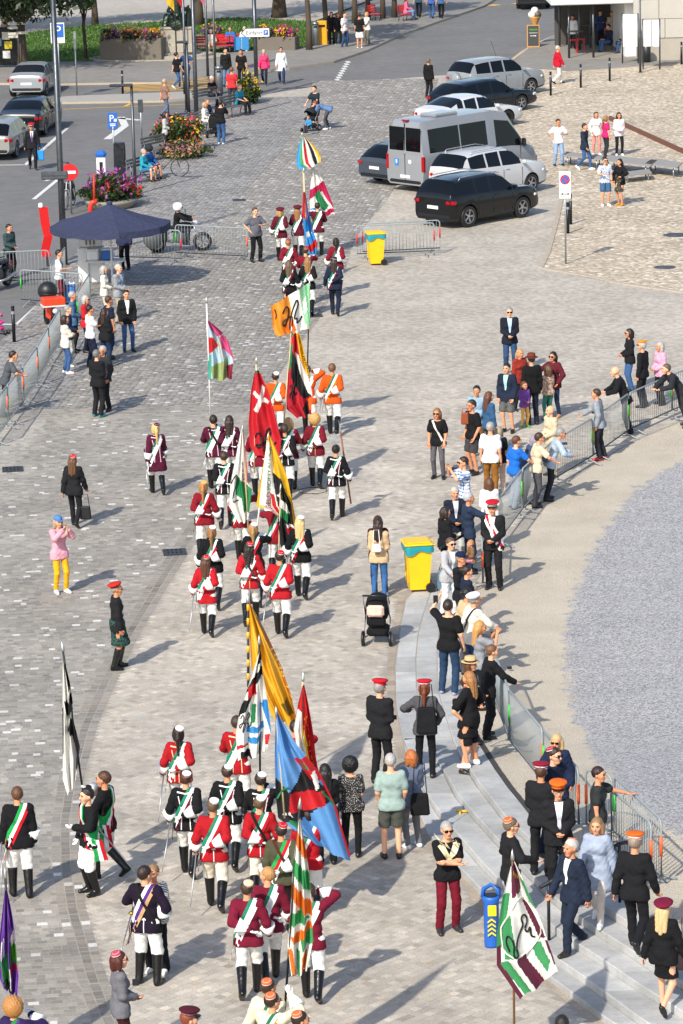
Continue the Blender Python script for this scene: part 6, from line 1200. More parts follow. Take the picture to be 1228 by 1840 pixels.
def car(label, ref, hd, paint, L=4.4, W=1.84, H=1.62, wb=2.65, wr=.35, fo=.2, shape='suv', clad=True, spokes=5, rims=RIMS, anchor='fr', glass=GLS, cat='car', rails=None, plate=True, name='parked_car'):
    fx = L * (1 - fo) - L / 2; rx = fx - wb; hw = W / 2
    S_ = {'suv': [(0, .62, .64), (.012, .685, .71), (.055, .685, .9), (.085, .685, .955), (.19, .68, .985), (.27, .675, .995), (.29, .675, .995), (.44, .665, 1.0), (.46, .665, 1.0), (.56, .655, .985), (.61, .655, .95), (.68, .65, .79), (.735, .645, .665), (.85, .63, .65), (.95, .59, .61), (.988, .5, .53), (1, .36, .4)],
          'estate': [(0, .58, .6), (.015, .62, .66), (.09, .635, .86), (.14, .635, .93), (.22, .635, .965), (.285, .63, .98), (.305, .63, .98), (.44, .625, 1.0), (.46, .625, 1.0), (.55, .62, .985), (.60, .62, .93), (.67, .615, .76), (.72, .61, .635), (.84, .585, .61), (.94, .53, .555), (.985, .44, .47), (1, .38, .42)],
          'coupe': [(0, .6, .62), (.015, .66, .69), (.06, .68, .71), (.12, .665, .76), (.2, .65, .88), (.27, .64, .955), (.29, .64, .965), (.43, .63, 1.0), (.45, .63, 1.0), (.53, .625, .985), (.58, .625, .93), (.65, .62, .76), (.70, .615, .645), (.83, .59, .615), (.94, .53, .555), (.985, .44, .47), (1, .38, .42)],
          'van': [(0, .5, .52), (.004, .55, .9), (.02, .55, .97), (.06, .55, .985), (.12, .55, .99), (.32, .55, .995), (.33, .55, .995), (.56, .55, 1.0), (.6, .55, 1.0), (.62, .5, 1.0), (.635, .5, .99), (.76, .49, .95), (.86, .47, .62), (.90, .46, .5), (.965, .42, .44), (.99, .33, .36), (1, .27, .3)]}[shape]
    zb0 = .2 if shape != 'coupe' else .16
    ws = {'suv': [(3, 5), (6, 7), (8, 11)], 'estate': [(3, 5), (6, 7), (8, 11)], 'coupe': [(4, 5), (6, 7), (8, 11)], 'van': [(3, 5), (6, 7), (10, 12)]}[shape]
    back = {'suv': (1, 3), 'estate': (1, 3), 'coupe': (3, 5), 'van': None}[shape]; front = {'van': (11, 13)}.get(shape, (9, 12)); nst = len(S_); rings = []
    for i, (t, be, tp) in enumerate(S_):
        x = t * L - L / 2; e = max(0, abs(t - .5) - .36) / .14; w = hw * (1 - (.1 if shape != 'van' else .06) * e * e); zb = zb0 + .08 * e; cab = max(0, tp - be) * H
        tum = {'van': .1}.get(shape, .3); wt = max(w * .62, w * .94 - cab * tum); bz, tz = be * H, tp * H
        half = [(w * .84, zb), (w * .97, zb + .1), (w, .26 * H + .1), (w * .99, bz - .07), (w * .955, bz), (wt, max(bz + .003, tz - (min(.07, cab * .25) if shape != 'van' else min(.3, cab * .3)))), (wt * .84, tz - .004), (wt * .4, tz + .018)]
        rings.append([(x, y, z) for y, z in half] + [(x, -y, z) for y, z in half[::-1]])
    n = 16; q = MB(); V = [p for r in rings for p in r]; F = []; MI = []; mats = {'paint': 0, 'cladding': 1, 'arch': 2}; win = {}
    def wid(k): 
        if k not in win: win[k] = 3 + len(win)
        return win[k]
    for i in range(nst - 1):
        for j in range(n):
            F.append((i * n + j, i * n + (j + 1) % n, (i + 1) * n + (j + 1) % n, (i + 1) * n + j)); m_ = 0
            if j in (0, 14) and clad: m_ = 1
            if j == 15: m_ = 2
            if j in (4, 10):
                for k, (a, b) in enumerate(ws):
                    if a <= i < b: m_ = wid(('side', k, j))
            if j in (5, 6, 7, 8, 9):
                if front[0] <= i < front[1]: m_ = wid('windscreen')
                if back and back[0] <= i < back[1]: m_ = wid('rear')
            MI.append(m_)
    F += [tuple(range(n)), tuple(range((nst - 1) * n + n - 1, (nst - 1) * n - 1, -1))]; MI += [0, 0]
    q.add(V, F, MI); me = q.mesh('body'); import bmesh as bm_
    b_ = bm_.new(); b_.from_mesh(me); bm_.ops.recalc_face_normals(b_, faces=b_.faces); b_.to_mesh(me); b_.free()
    for _ in range(3 + len(win)): me.materials.append(BLKP)
    o = bpy.data.objects.new('tmp', me); COL.objects.link(o); c = MB()
    for x in (fx, rx):
        for s in (-1, 1): c.lathe([(wr * 1.14, s * (hw - .3)), (wr * 1.14, s * (hw + .2))], 28, (x, 0, wr * 1.0), 2, axis='y')
    cm = c.mesh('cut'); b_ = bm_.new(); b_.from_mesh(cm); bm_.ops.recalc_face_normals(b_, faces=b_.faces); b_.to_mesh(cm); b_.free()
    for _ in range(3): cm.materials.append(BLKP)
    co = bpy.data.objects.new('cut', cm); COL.objects.link(co); md = o.modifiers.new('b', 'BOOLEAN'); md.object = co; md.operation = 'DIFFERENCE'; md.solver = 'EXACT'
    ev = bpy.data.meshes.new_from_object(o.evaluated_get(bpy.context.evaluated_depsgraph_get())); bpy.data.objects.remove(o); bpy.data.objects.remove(co)
    groups = {}
    for p in ev.polygons: groups.setdefault(p.material_index, []).append(tuple(p.vertices))
    vs = [tuple(v.co) for v in ev.vertices]
    an = math.pi / 2 - R(hd); f = Vector((math.cos(an), math.sin(an), 0)); l = Vector((-f.y, f.x, 0)); rp = Vector(GS(*ref)); ax = {'f': fx, 'r': rx}[anchor[0]]; ay = (hw - .1) * (-1 if anchor[1] == 'r' else 1)
    t = thing(name, label, cat, rp - f * ax - l * ay, an, 'cars and vans'); PM = mt(paint, 'paint')
    def sub(fs, nm, mt_, par, sharp=38):
        idx = sorted({i for f_ in fs for i in f_}); mp = {k: i for i, k in enumerate(idx)}; g_ = MB(); g_.add([vs[i] for i in idx], [tuple(mp[i] for i in f_) for f_ in fs]); return g_.build(nm, mt_, par, sharp=sharp)
    body = sub(groups.get(0, []), 'body', PM, t)
    if 1 in groups: sub(groups[1], 'cladding', BLKP, t)
    if 2 in groups: sub(groups[2], 'wheel_arch', BLKP, t)
    for k, i in win.items(): 
        if i in groups: sub(groups[i], 'windscreen' if k == 'windscreen' else 'rear_window' if k == 'rear' else 'side_window', glass, t)
    tm, rb, rm = wheel_meshes(wr, .23, spokes)
    for x in (fx, rx):
        for s in (-1, 1):
            w_ = obj('wheel', tm, TYRE, t, (x, s * (hw - .115), wr)); w_.rotation_euler = (0, random.random(), 0 if s > 0 else math.pi); obj('rim_disc', rb, BLKP, w_); obj('rim', rm, rims, w_)
    z = lambda k: S_[k][1] * H
    for s in (-1, 1):                                               # lamps, mirrors, handles, door seams
        if shape == 'van':
            MB().box((-L / 2 + .03, s * (hw * .9), .34 * H + .18), (.1, .13, .55), bev=.02).build('tail_light', REDL, t); MB().box((L / 2 - .2, s * hw * .84, .34 * H), (.3, .2, .22), bev=.05).build('headlight', LAMP, t)
        else:
            MB().box((-L / 2 + .1, s * hw * .84, .54 * H), (.2, .34, .13), bev=.03, rz=-s * .35).build('tail_light', REDL, t); MB().box((L / 2 - .2, s * hw * .78, .45 * H), (.3, .32, .11), bev=.03, rz=-s * .45).build('headlight', LAMP, t)
        mx = (.69 if shape == 'suv' else .655 if shape != 'van' else .855) * L - L / 2
        MB().box((mx, s * (hw + .09), z(9) + .06), (.12, .2, .14 if shape != 'van' else .3), bev=.04).build('mirror', PM if shape != 'van' else BLKP, t)
        for tx in ((.33, .495) if shape != 'van' else (.64,)): MB().box((tx * L - L / 2 + .05, s * (hw + .0), z(8) - .13), (.2, .035, .03), bev=.01).build('door_handle', PM if shape != 'van' else BLKP, t)
        for tx in ((.465, .30, .685) if shape != 'van' else (.625, .285, .84)): MB().box((tx * L - L / 2, s * (hw - .004), .26 * H + .24), (.009, .02, z(8) - .62 + .1), bev=.002).build('door_seam', BLKP, t)
        if rails: MB().tube([(-.36 * L, s * hw * .68, .955 * H), (-.34 * L, s * hw * .68, 1.015 * H), (.0, s * hw * .69, 1.035 * H), (.1 * L, s * hw * .68, .99 * H)], .016, 6).build('roof_rail', CHR, t, True)
    if plate: MB().box((-L / 2 - .006, 0, .43 * H if shape != 'van' else .22 * H), (.02, .5, .11)).build('number_plate', PLT, t)
    MB().box((L / 2 - .03, 0, .33 * H), (.08, W * .5, .12), bev=.03).build('grille', BLKP, t); MB().box((-L / 2 + .03, 0, .25 * H if shape != 'van' else .15 * H), (.14, W * .8, .12), bev=.04).build('rear_bumper', BLKP, t)
    return t, dict(L=L, W=W, H=H)
c1, d1 = car('black compact SUV with machined wheels, nearest of the parked row', (937, 391), 46, '0b0d11', L=4.35, W=1.84, H=1.66, wr=.37, rails=True, rims=RIMS)
car('white SUV with roof rails behind the black SUV', (953, 346), 46, 'bcbdbf', L=4.35, W=1.84, H=1.72, wb=2.66, rails=True)
v1, dv = car('silver minibus with dark windows and wheelchair sticker', (934, 321), 47, '84878b', L=5.9, W=2.0, H=2.62, wb=3.66, wr=.34, fo=.155, shape='van', cat='van', name='parked_van', rims=RIMD)
car('grey estate car half hidden behind the silver minibus', (681, 324), 46, '3c434d', L=4.65, W=1.82, H=1.5, wb=2.7, wr=.33, shape='estate', anchor='rl')
car('white coupe with black wheels', (911, 227), 50, 'c4c5c8', L=4.5, W=1.82, H=1.4, wb=2.84, wr=.34, shape='coupe', rims=RIMD, clad=False, glass=mt('12181e', 'glass'))
car('black estate car beside the white coupe', (936, 199), 50, '0e141f', L=4.75, W=1.84, H=1.46, wb=2.82, wr=.34, shape='estate', clad=False)
c7, d7 = car('silver off-road car with spare wheel on its tailgate, farthest of the row', (953, 169), 52, '868a8e', L=4.3, W=1.8, H=1.68, wb=2.56, wr=.35)
w_ = MB().lathe([(.01, -.12), (.3, -.12), (.34, -.06), (.34, .06)], 22, axis='x').build('spare_wheel', mt('868a8e', 'paint'), c7, True, loc=(-d7['L'] / 2 - .06, .1, .85)); MB().tube([(.3, .3, 1.66), (.05, .34, 2.35)], .008, 5).build('aerial', BLKP, c7)
# van rear doors
bx = -dv['L'] / 2
for s in (-1, 1): MB().box((bx + .015, s * .42, 1.92), (.04, .76, .86), bev=.05).build('rear_window', GLS, v1)
MB().box((bx + .0, 0, 1.45), (.03, .02, 2.1)).build('door_seam', BLKP, v1); MB().lathe([(.075, 0), (.075, .03), (.05, .04)], 16, axis='x').build('emblem', CHR, v1, loc=(bx - .025, .02, 1.45)); MB().box((bx - .01, .42, 1.08), (.02, .2, .24)).build('wheelchair_sticker', mt('2a7ac0', 'plain'), v1)
MB().lathe([(.08, 0), (.08, .012)], 14, axis='x').build('speed_sticker', PLT, v1, loc=(bx - .012, -.25, 1.12)); MB().box((bx - .012, .42, 1.1), (.022, .07, .13)).build('wheelchair_sign', PLT, v1); MB().box((-1.2, 0, 2.66), (1.2, .8, .14), bev=.05).build('roof_unit', mt('84878b', 'paint'), v1); MB().box((bx + .06, 0, 2.6), (.14, .3, .06), bev=.02).build('brake_light', REDL, v1)
# left side: bays by the road
car('silver convertible with black soft top seen from behind', (82, 172), 7, '8c9094', L=3.8, W=1.68, H=1.4, wb=2.47, wr=.31, shape='coupe', anchor='rr', glass=mt('0c0d0f', 'plain'), clad=False)
car('black limousine with slim red rear lights', (80, 243), 7, '11151c', L=4.9, W=1.86, H=1.46, wb=2.94, wr=.35, shape='coupe', anchor='rr', clad=False)
car('grey estate car cut by the left edge', (28, 283), 8, '8a8a86', L=4.6, W=1.81, H=1.48, wb=2.68, wr=.33, shape='estate', anchor='rr', clad=False)
car('dark car driving off at the top edge', (985, 14), 4, '1c1c20', L=4.5, W=1.82, H=1.46, shape='estate', anchor='rr', name='moving_car')
# motorcycles
def motorcycle(px, py, hd, label, col='101114', panniers=True):
    an = math.pi / 2 - R(hd); t = thing('motorcycle', label, 'motorcycle', GS(px, py), an, None)
    tm, rb, rm = wheel_meshes(.31, .14, 7)
    for x in (-.72, .78): w_ = obj('wheel', tm, TYRE, t, (x, 0, .31)); obj('rim', rm, RIMS, w_); k = obj('rim', rm, RIMS, w_); k.rotation_euler = (0, 0, math.pi)
    MB().box((.1, 0, .48), (.55, .34, .36), bev=.08).build('engine', mt('6a6c70', 'metal'), t); MB().ell((.22, 0, .83), (.32, .17, .15), 12, 7).build('tank', mt(col, 'paint'), t, True)
    MB().box((-.4, 0, .8), (.75, .3, .12), bev=.05).build('seat', BLKP, t); MB().tube([(.45, 0, .95), (.78, 0, .31)], .03, 6).tube([(.45, .1, .95), (.78, .1, .31)], .026, 6).tube([(.45, -.1, .95), (.78, -.1, .31)], .026, 6).build('fork', RIMS, t, True)
    MB().tube([(.22, -.4, 1.08), (.4, -.2, 1.04), (.44, 0, 1.02), (.4, .2, 1.04), (.22, .4, 1.08)], .016, 6).build('handlebar', BLKP, t, True); MB().ell((.56, 0, .92), (.1, .11, .11), 10, 6).build('headlight', LAMP, t, True)
    MB().tube([(.2, .2, .3), (-.2, .24, .3), (-.8, .26, .4)], [.035, .045, .05], 8).build('exhaust', CHR, t, True); MB().box((-.95, 0, .72), (.1, .2, .1), bev=.03).build('tail_light', REDL, t); MB().tube([(-1.0, .0, .55), (-.72, 0, .66), (-.45, 0, .56)], [.1, .11, .1], 8).build('mudguard', mt(col, 'paint'), t, True)
    for s in (-1, 1):
        if panniers: MB().box((-.62, s * .33, .62), (.56, .24, .42), bev=.07).build('pannier', mt('1a1b1d', 'plain'), t)
        MB().tube([(.3, s * .36, 1.08), (.26, s * .42, 1.26)], .008, 5).ell((.26, s * .43, 1.29), (.02, .07, .05), 8, 5).build('mirror', BLKP, t)
    return t
mc = motorcycle(322, 452, 86, 'black touring motorcycle with panniers behind the crowd barrier'); MB().box((-1.0, -.05, .62), (.03, .24, .16)).build('number_plate', PLT, mc)
MB().lathe([(.3, -.1), (.32, -.05), (.32, .05), (.3, .1), (.1, .12)], 20, (-.85, -.42, .5), axis='y').build('side_case', mt('4a4c4e', 'plain'), mc, True)
person(318, 452, 'motorcyclist in black leathers and white helmet sitting on the motorcycle', 'ride', 86, tc='131417', bc='2a3040', hat='helmet', hatc=('e2e2e4', '111', '111', '17181a'), hair=None, shoe='boot', h=1.74)
motorcycle(-4, 520, 200, 'black motorcycle cut by the left edge behind the barrier', panniers=False)
# orange delivery moped
t = thing('moped', 'orange delivery moped with crate on the front carrier', 'moped', GS(91, 588), R(-75)); tm, rb, rm = wheel_meshes(.26, .1, 8)
for x in (-.55, .6): w_ = obj('wheel', tm, TYRE, t, (x, 0, .26)); obj('rim', rm, RIMS, w_)
for s in (-1, 1): MB().box((.62, 0, .84 + s * .0), (.46, .62, .2), bev=.03) if s > 0 else None
MB().box((.62, 0, .88), (.46, .66, .22), bev=.03).build('crate', mt('d8401c', 'plain'), t); MB().box((.62, 0, .76), (.48, .68, .035)).build('crate_base', PLT, t); MB().box((.15, 0, .5), (.5, .24, .5), bev=.08).build('body', mt('d8401c', 'plain'), t); MB().box((-.35, 0, .72), (.6, .3, .14), bev=.05).build('seat', BLKP, t)
MB().ell((-.2, 0, 1.05), (.3, .3, .28), 12, 7).build('top_case', mt('1b1c1e', 'plain'), t, True); MB().tube([(.6, 0, .26), (.4, 0, 1.0)], .03, 6).tube([(.36, -.34, 1.06), (.42, 0, 1.02), (.36, .34, 1.06)], .016, 6).build('handlebar', BLKP, t, True); MB().ell((.88, 0, .62), (.07, .08, .08), 10, 6).build('headlight', LAMP, t, True)
# bicycles
def bicycle(px, py, hd, label, col):
    t = thing('bicycle', label, 'bicycle', GS(px, py), math.pi / 2 - R(hd)); r = .34
    for x in (-.52, .55):
        w_ = MB().tube([(r * math.cos(a), 0, r * math.sin(a)) for a in np.linspace(0, 6.283, 29)[:-1]], .017, 6, closed=True).build('wheel', TYRE, t, True, loc=(x, 0, r)); q = MB()
        for a in np.linspace(0, 3.1416, 9)[:-1]: q.tube([(r * math.cos(a), 0, r * math.sin(a)), (-r * math.cos(a), 0, -r * math.sin(a))], .0025, 3)
        q.build('spokes', CHR, w_)
    MB().tube([(-.52, 0, r), (-.08, 0, .3), (-.2, 0, .82), (-.52, 0, r)], .014, 6).tube([(-.08, 0, .3), (.4, 0, .8), (-.18, 0, .72)], .017, 6).tube([(.36, 0, .95), (.55, 0, r)], .015, 6).build('frame', mt(col, 'paint'), t, True)
    MB().box((-.22, 0, .9), (.26, .14, .06), bev=.025).build('saddle', BLKP, t); MB().tube([(.25, -.28, 1.05), (.36, -.1, 1.02), (.36, .1, 1.02), (.25, .28, 1.05)], .012, 6).build('handlebar', BLKP, t, True); MB().tube([(-.2, 0, .72), (-.75, 0, .72), (-.55, 0, .36)], .008, 5).build('carrier', BLKP, t); return t
b1 = bicycle(298, 318, 80, 'dark touring bicycle with blue pannier beside the bench', '222428'); MB().box((-.5, -.14, .52), (.34, .14, .36), bev=.04).build('pannier', mt('1f5fb0'), b1)
bicycle(126, 372, 190, 'white city bicycle ridden past the no entry sign', 'd8d8d8')
person(125, 266, 'man in grey hoodie and sunglasses riding a white bicycle', 'ride', 190, H=0, tc='6a6e70', bc='2a2c30', hc='3a2418', glasses='sun', loc=tuple(GS(126, 370)), h=1.74)
# ================================================================ street furniture and carried things
def wbin(px, py, hd, label, bag=False):
    t = thing('wheelie_bin', label, 'bin', GS(px, py), math.pi / 2 - R(hd), 'yellow wheeled bins'); Y = mt('e8b90e', 'plain')   # local +x front, wheels at -x
    v = []
    for z, sx, sy in ((.06, .2, .22), (.3, .215, .235), (.86, .25, .275), (.95, .265, .29), (.98, .27, .295)): v += [(-sx, -sy, z), (sx, -sy, z), (sx, sy, z), (-sx, sy, z)]
    f = [(3, 2, 1, 0), (16, 17, 18, 19)] + [(r * 4 + k, r * 4 + (k + 1) % 4, r * 4 + 4 + (k + 1) % 4, r * 4 + 4 + k) for r in range(4) for k in range(4)]
    MB().add(v, f).build('body', Y, t); MB().box((.01, 0, 1.02), (.6, .62, .05), bev=.02, taper=.97).box((.01, 0, 1.055), (.48, .5, .03), bev=.012).build('lid', Y, t); MB().tube([(-.3, -.2, .98), (-.35, -.2, 1.0), (-.35, .2, 1.0), (-.3, .2, .98)], .018, 6).build('handle', Y, t, True)
    for s in (-1, 1): MB().lathe([(.1, -.03), (.1, .03)], 18, (-.22, s * .26, .1), axis='y').build('wheel', TYRE, t); MB().lathe([(.05, -.035), (.05, .035)], 12, (-.22, s * .262, .1), axis='y').build('hub', RIMD, t)
    MB().tube([(-.22, -.26, .1), (-.22, .26, .1)], .015, 6).build('axle', RIMD, t)
    for x in (-.1, .1): MB().box((.235, x * 1.4, .5), (.02, .03, .6)).build('rib', Y, t)
    if bag:
        P = []; n = 32
        for k in range(n):
            a = 2 * math.pi * k / n; c, s2 = math.cos(a), math.sin(a); mx = max(abs(c), abs(s2)); x, y = c / mx * .285, s2 / mx * .31
            for zz, o in ((.995, .0), (.93, .03), (.86 + .035 * math.sin(5 * a) - .03 * math.sin(2 * a), .02 + .012 * math.sin(7 * a))): P.append((x * (1 + o), y * (1 + o), zz))
        MB().add(P, [(3 * k + j, 3 * ((k + 1) % n) + j, 3 * ((k + 1) % n) + j + 1, 3 * k + j + 1) for k in range(n) for j in range(2)]).build('bag_rim', mt('1a8a94', 'plain'), t, True)
    return t
wbin(752, 1060, 262, 'yellow wheelie bin with teal bag rim by the steps', True); wbin(676, 475, 262, 'yellow wheelie bin with teal bag rim before the far barriers', True)
def bollard(px, py, h=.95, r=.05):
    t = thing('bollard', BOL.pop(0), 'bollard', GS(px, py), 0, 'dark steel bollards'); MB().lathe([(r, 0), (r, h * .93), (r * .8, h * .93), (r * .8, h * .95), (r, h * .95), (r, h), (r * .6, h + .01)], 12).build('post', mt('33363a', 'metal'), t, True); MB().lathe([(r * 1.04, h * .78), (r * 1.04, h * .86)], 12).build('reflective_band', mt('8a8c8e', 'plain'), t)
BOL = ['dark bollard behind the no parking sign, the taller looking one', 'dark bollard just in front of its twin by the no parking sign', 'dark bollard near the man in red jacket, left of three', 'dark bollard near the cafe, middle of three', 'dark bollard near the white boards, right of three', 'dark bollard at the top right edge', 'dark bollard beside the pink doll pram', 'dark bollard on the yellow crossing', 'dark bollard at the end of the crossing by the flagpoles']
for a in ((1026, 404), (1021, 420), (990, 172), (1044, 158), (1096, 146), (1225, 116), (26, 615), (221, 169), (332, 172)): bollard(*a, h=1.05)
def post_to(px, py, top_py, r, mat, t, n=10, dx=0):
    p = GS(px, py); a = AT(px + dx, top_py, p[1]); return a[2] - p[2]
GREYP = mt('5a5e62', 'metal'); LTP = mt('a8acae', 'metal')
def txt(body, size, mat, parent, loc, rot=(math.pi / 2, 0, 0), name='lettering', xs=1):
    v, f = text_geo(body, size); v[:, 0] -= v[:, 0].max() / 2; q = MB(); q.add([(a * xs, b, 0) for a, b in v], f); o = q.build(name, mat, parent, loc=loc); o.rotation_euler = rot; return o
def signpost(px, py, top, label, board, wd, ht, zc_py, pr=.03, cat='sign', group=None, name='sign_post', pm=LTP):
    p = GS(px, py); h = AT(px, top, p[1])[2] - p[2]; t = thing(name, label, cat, p, 0, group); MB().lathe([(pr, 0), (pr, h)], 10).build('pole', pm, t, True)
    zc = AT(px, zc_py, p[1])[2] - p[2]
    if board: MB().box((0, -pr - .02, zc), (wd, .025, ht), bev=.008).build('board', board, t)
    return t, zc, pr + .036
SWH = mt('e4e4e2', 'plain'); SBL = mt('1f5fb4', 'plain'); SRD = mt('c01820', 'plain'); SBK = mt('141414', 'plain')
# no parking sign
t, zc, o = signpost(1017, 475, 311, 'no parking sign on a grey pole at the corner of the cobbles', SWH, .36, .86, 332)
MB().lathe([(.155, 0), (.155, .008)], 28, (0, -o, zc + .17), axis='y').build('red_ring', SRD, t); MB().lathe([(.115, -.006), (.115, .002)], 28, (0, -o, zc + .17), axis='y').build('blue_disc', SBL, t)
q = MB().box((0, 0, 0), (.26, .008, .04)).build('red_slash', SRD, t, loc=(0, -o - .01, zc + .17)); q.rotation_euler = (0, R(45), 0)
MB().box((0, -o - .004, zc - .28), (.2, .008, .02)).build('arrow_shaft', SBK, t)
for s in (-1, 1): MB().prism([(s * .08, zc - .24), (s * .13, zc - .28), (s * .08, zc - .32)], -o - .008, -o, 'y').build('arrow_head', SBK, t)
# parking signs, no entry, Einfahrt
t, zc, o = signpost(109, 178, 42, 'white and blue parking sign on a tall pole by the road', SWH, .62, .9, 59); MB().box((0, -o, zc + .1), (.54, .012, .6), bev=.004).build('blue_field', SBL, t); txt('P', .62, SWH, t, (0, -o - .012, zc - .1))
t, zc, o = signpost(207, 322, 203, 'blue parking sign with an arrow near the ticket machine', SBL, .36, .62, 217); txt('P', .36, SWH, t, (-.04, -o - .006, zc - .02)); MB().box((0, -o, zc - .11), (.22, .01, .03)).box((0, -o, zc - .17), (.2, .01, .03)).box((0, -o, zc - .25), (.03, .01, .08)).build('print', SWH, t); MB().box((.1, -o, zc + .03), (.1, .01, .1)).build('clock_field', SWH, t)
t, zc, o = signpost(129, 384, 296, 'round red no entry sign on a pole beside the bicycle', None, 0, 0, 309); MB().lathe([(.3, 0), (.3, .02)], 28, (0, -o, zc), axis='y').build('disc', SRD, t); MB().box((0, -o - .006, zc), (.42, .014, .1)).build('bar', SWH, t)
t, zc, o = signpost(462, 173, -30, 'grey lamp post with a white arrow sign reading Einfahrt', None, 0, 0, 58, .09, pm=GREYP, cat='sign'); MB().prism([(-.62, zc), (-.4, zc + .21), (.66, zc + .21), (.66, zc - .21), (-.4, zc - .21)], -o - .05, -o - .01, 'y').build('border', SBK, t); MB().prism([(-.57, zc), (-.39, zc + .18), (.63, zc + .18), (.63, zc - .18), (-.39, zc - .18)], -o - .06, -o - .045, 'y').build('board', SWH, t)
txt('Einfahrt', .24, SBK, t, (-.02, -o - .066, zc - .08)); MB().box((.48, -o - .062, zc), (.2, .012, .22)).build('blue_field', SBL, t); txt('P', .2, SWH, t, (.48, -o - .07, zc - .07))
# lamp posts and flagpoles
def pole(px, py, top, label, r=.08, lean=None, head=None, name='lamp_post', cat='lamp post', m=GREYP, group=None):
    p = GS(px, py); a = AT(px if lean is None else lean, top, p[1]); t = thing(name, label, cat, p, 0, group); MB().tube([(0, 0, 0), (0, 0, a[2] * .3), (0, 0, a[2])], [r * 1.15, r, r * .85], 10).build('pole', m, t, True); MB().lathe([(r * 1.8, 0), (r * 1.8, .03), (r * 1.3, .05)], 14).build('base', m, t, True)
    if head: MB().box((head * .5, 0, a[2] - .03), (abs(head) + .1, .3, .09), bev=.03).build('lamp_head', m, t)
    return t, a[2]
pole(116, 476, -60, 'tall grey lamp post at the umbrella stall', .1); pole(244, 350, 151, 'short grey lamp post with flat head by the cycle stand', .06, head=-.75)
t, hh = pole(340, 203, 74, 'grey lamp post with flat head in the flagpole row', .06, head=-.4)
for i, (x, y, c, fy, lab) in enumerate(((354, 226, None, 0, 'thick grey flagpole nearest the benches'), (374, 140, 'c86a86', 8, 'grey flagpole with a pink flag hanging at its top'), (388, 152, None, 0, 'grey flagpole at the bench end'), (336, 200, 'c02028', 10, 'grey flagpole with a red flag near the statue'))):
    t, hh = pole(x, y, -70, lab, .09 if i == 0 else .06, name='flagpole', cat='flagpole', group='flagpoles at the square')
    if c:
        p = AT(x, fy, GS(x, y)[1]); q = MB(); z0 = p[2]; V = []; nn = 10
        for k in range(nn + 1):
            for j in range(7): V.append((-.06 - .07 * j, .06 * math.sin(j * 1.6 + k), z0 + k * .25 + .12 * j - .1))
        q.add(V, [(k * 7 + j, k * 7 + j + 1, k * 7 + j + 8, k * 7 + j + 7) for k in range(nn) for j in range(6)]); q.build('cloth', mt(c, 'flag'), t, True)
# ticket machine and info columns
t = thing('ticket_machine', 'white and blue parking ticket machine behind the flower tub', 'machine', GS(184, 336)); MB().box((0, 0, .55), (.34, .3, 1.1), bev=.03).build('cabinet', SWH, t); MB().box((0, 0, 1.22), (.42, .34, .26), bev=.1).build('hood', SBL, t); MB().box((0, -.16, .7), (.12, .02, .5)).build('panel', SBK, t)
t = thing('information_column', 'dark grey information column beside the ticket machine', 'column', GS(217, 325)); MB().box((0, 0, .72), (.42, .3, 1.44), bev=.02).build('cabinet', mt('3f4347', 'metal'), t); MB().box((.215, 0, .95), (.012, .22, .7)).build('screen', SBK, t)
t = thing('information_column', 'blue parking information column beside the benches', 'column', GS(436, 128)); MB().box((-.18, 0, 1.3), (.34, .12, .62), bev=.02).box((.18, 0, 1.3), (.34, .12, .62), bev=.02).build('panel', mt('2f7fb8', 'plain'), t); MB().tube([(0, .02, 0), (0, .02, 1.0)], .05, 8).build('post', GREYP, t)
for px, py, lab in ((41, 128, 'steel cylinder litter bin by the road at the top left'), (395, 168, 'steel cylinder litter bin at the bench'), (568, 84, 'steel cylinder litter bin beside the yellow clothes bin')):
    t = thing('litter_bin', lab, 'bin', GS(px, py), 0, 'steel litter bins'); MB().lathe([(.17, 0), (.17, 1.0), (.15, 1.05), (.15, 1.1), (.17, 1.1), (.17, 1.2), (.1, 1.24)], 16).build('drum', mt('9a9ea2', 'metal'), t, True); MB().box((0, -.165, 1.0), (.18, .02, .1)).build('slot', SBK, t)
t = thing('recycling_box', 'yellow recycling box by the park path', 'bin', GS(580, 82)); MB().box((0, 0, .62), (.5, .4, 1.24), bev=.04).build('box', mt('e0a010', 'plain'), t); MB().box((0, -.205, 1.0), (.3, .02, .12)).build('slot', SBK, t)
# blue litter bin on the steps' foot
t = thing('litter_bin', 'blue litter bin with yellow chevrons beside the striped flag', 'bin', GS(884, 1700)); BB = mt('1f5fb8', 'plain'); MB().lathe([(.125, 0), (.13, .04), (.135, .7), (.16, .76), (.15, .8), (.13, .8)], 20, sx=.85, sy=.85).build('drum', BB, t, True)
MB().tube([(-.12, 0, .78), (-.11, 0, .9), (0, 0, .97), (.11, 0, .9), (.12, 0, .78)], .035, 8).build('hood', BB, t, True); MB().lathe([(.1, .8), (.1, .81)], 16).build('opening', SBK, t)
for i in range(4): MB().prism([(-.06, .2 + i * .07), (0, .245 + i * .07), (.06, .2 + i * .07), (.06, .225 + i * .07), (0, .27 + i * .07), (-.06, .225 + i * .07)], -.142, -.12, 'y').build('chevron', mt('e8d21c', 'plain'), t)
MB().box((.01, -.128, .6), (.13, .03, .17), bev=.01).build('yellow_label', mt('e8d21c', 'plain'), t)
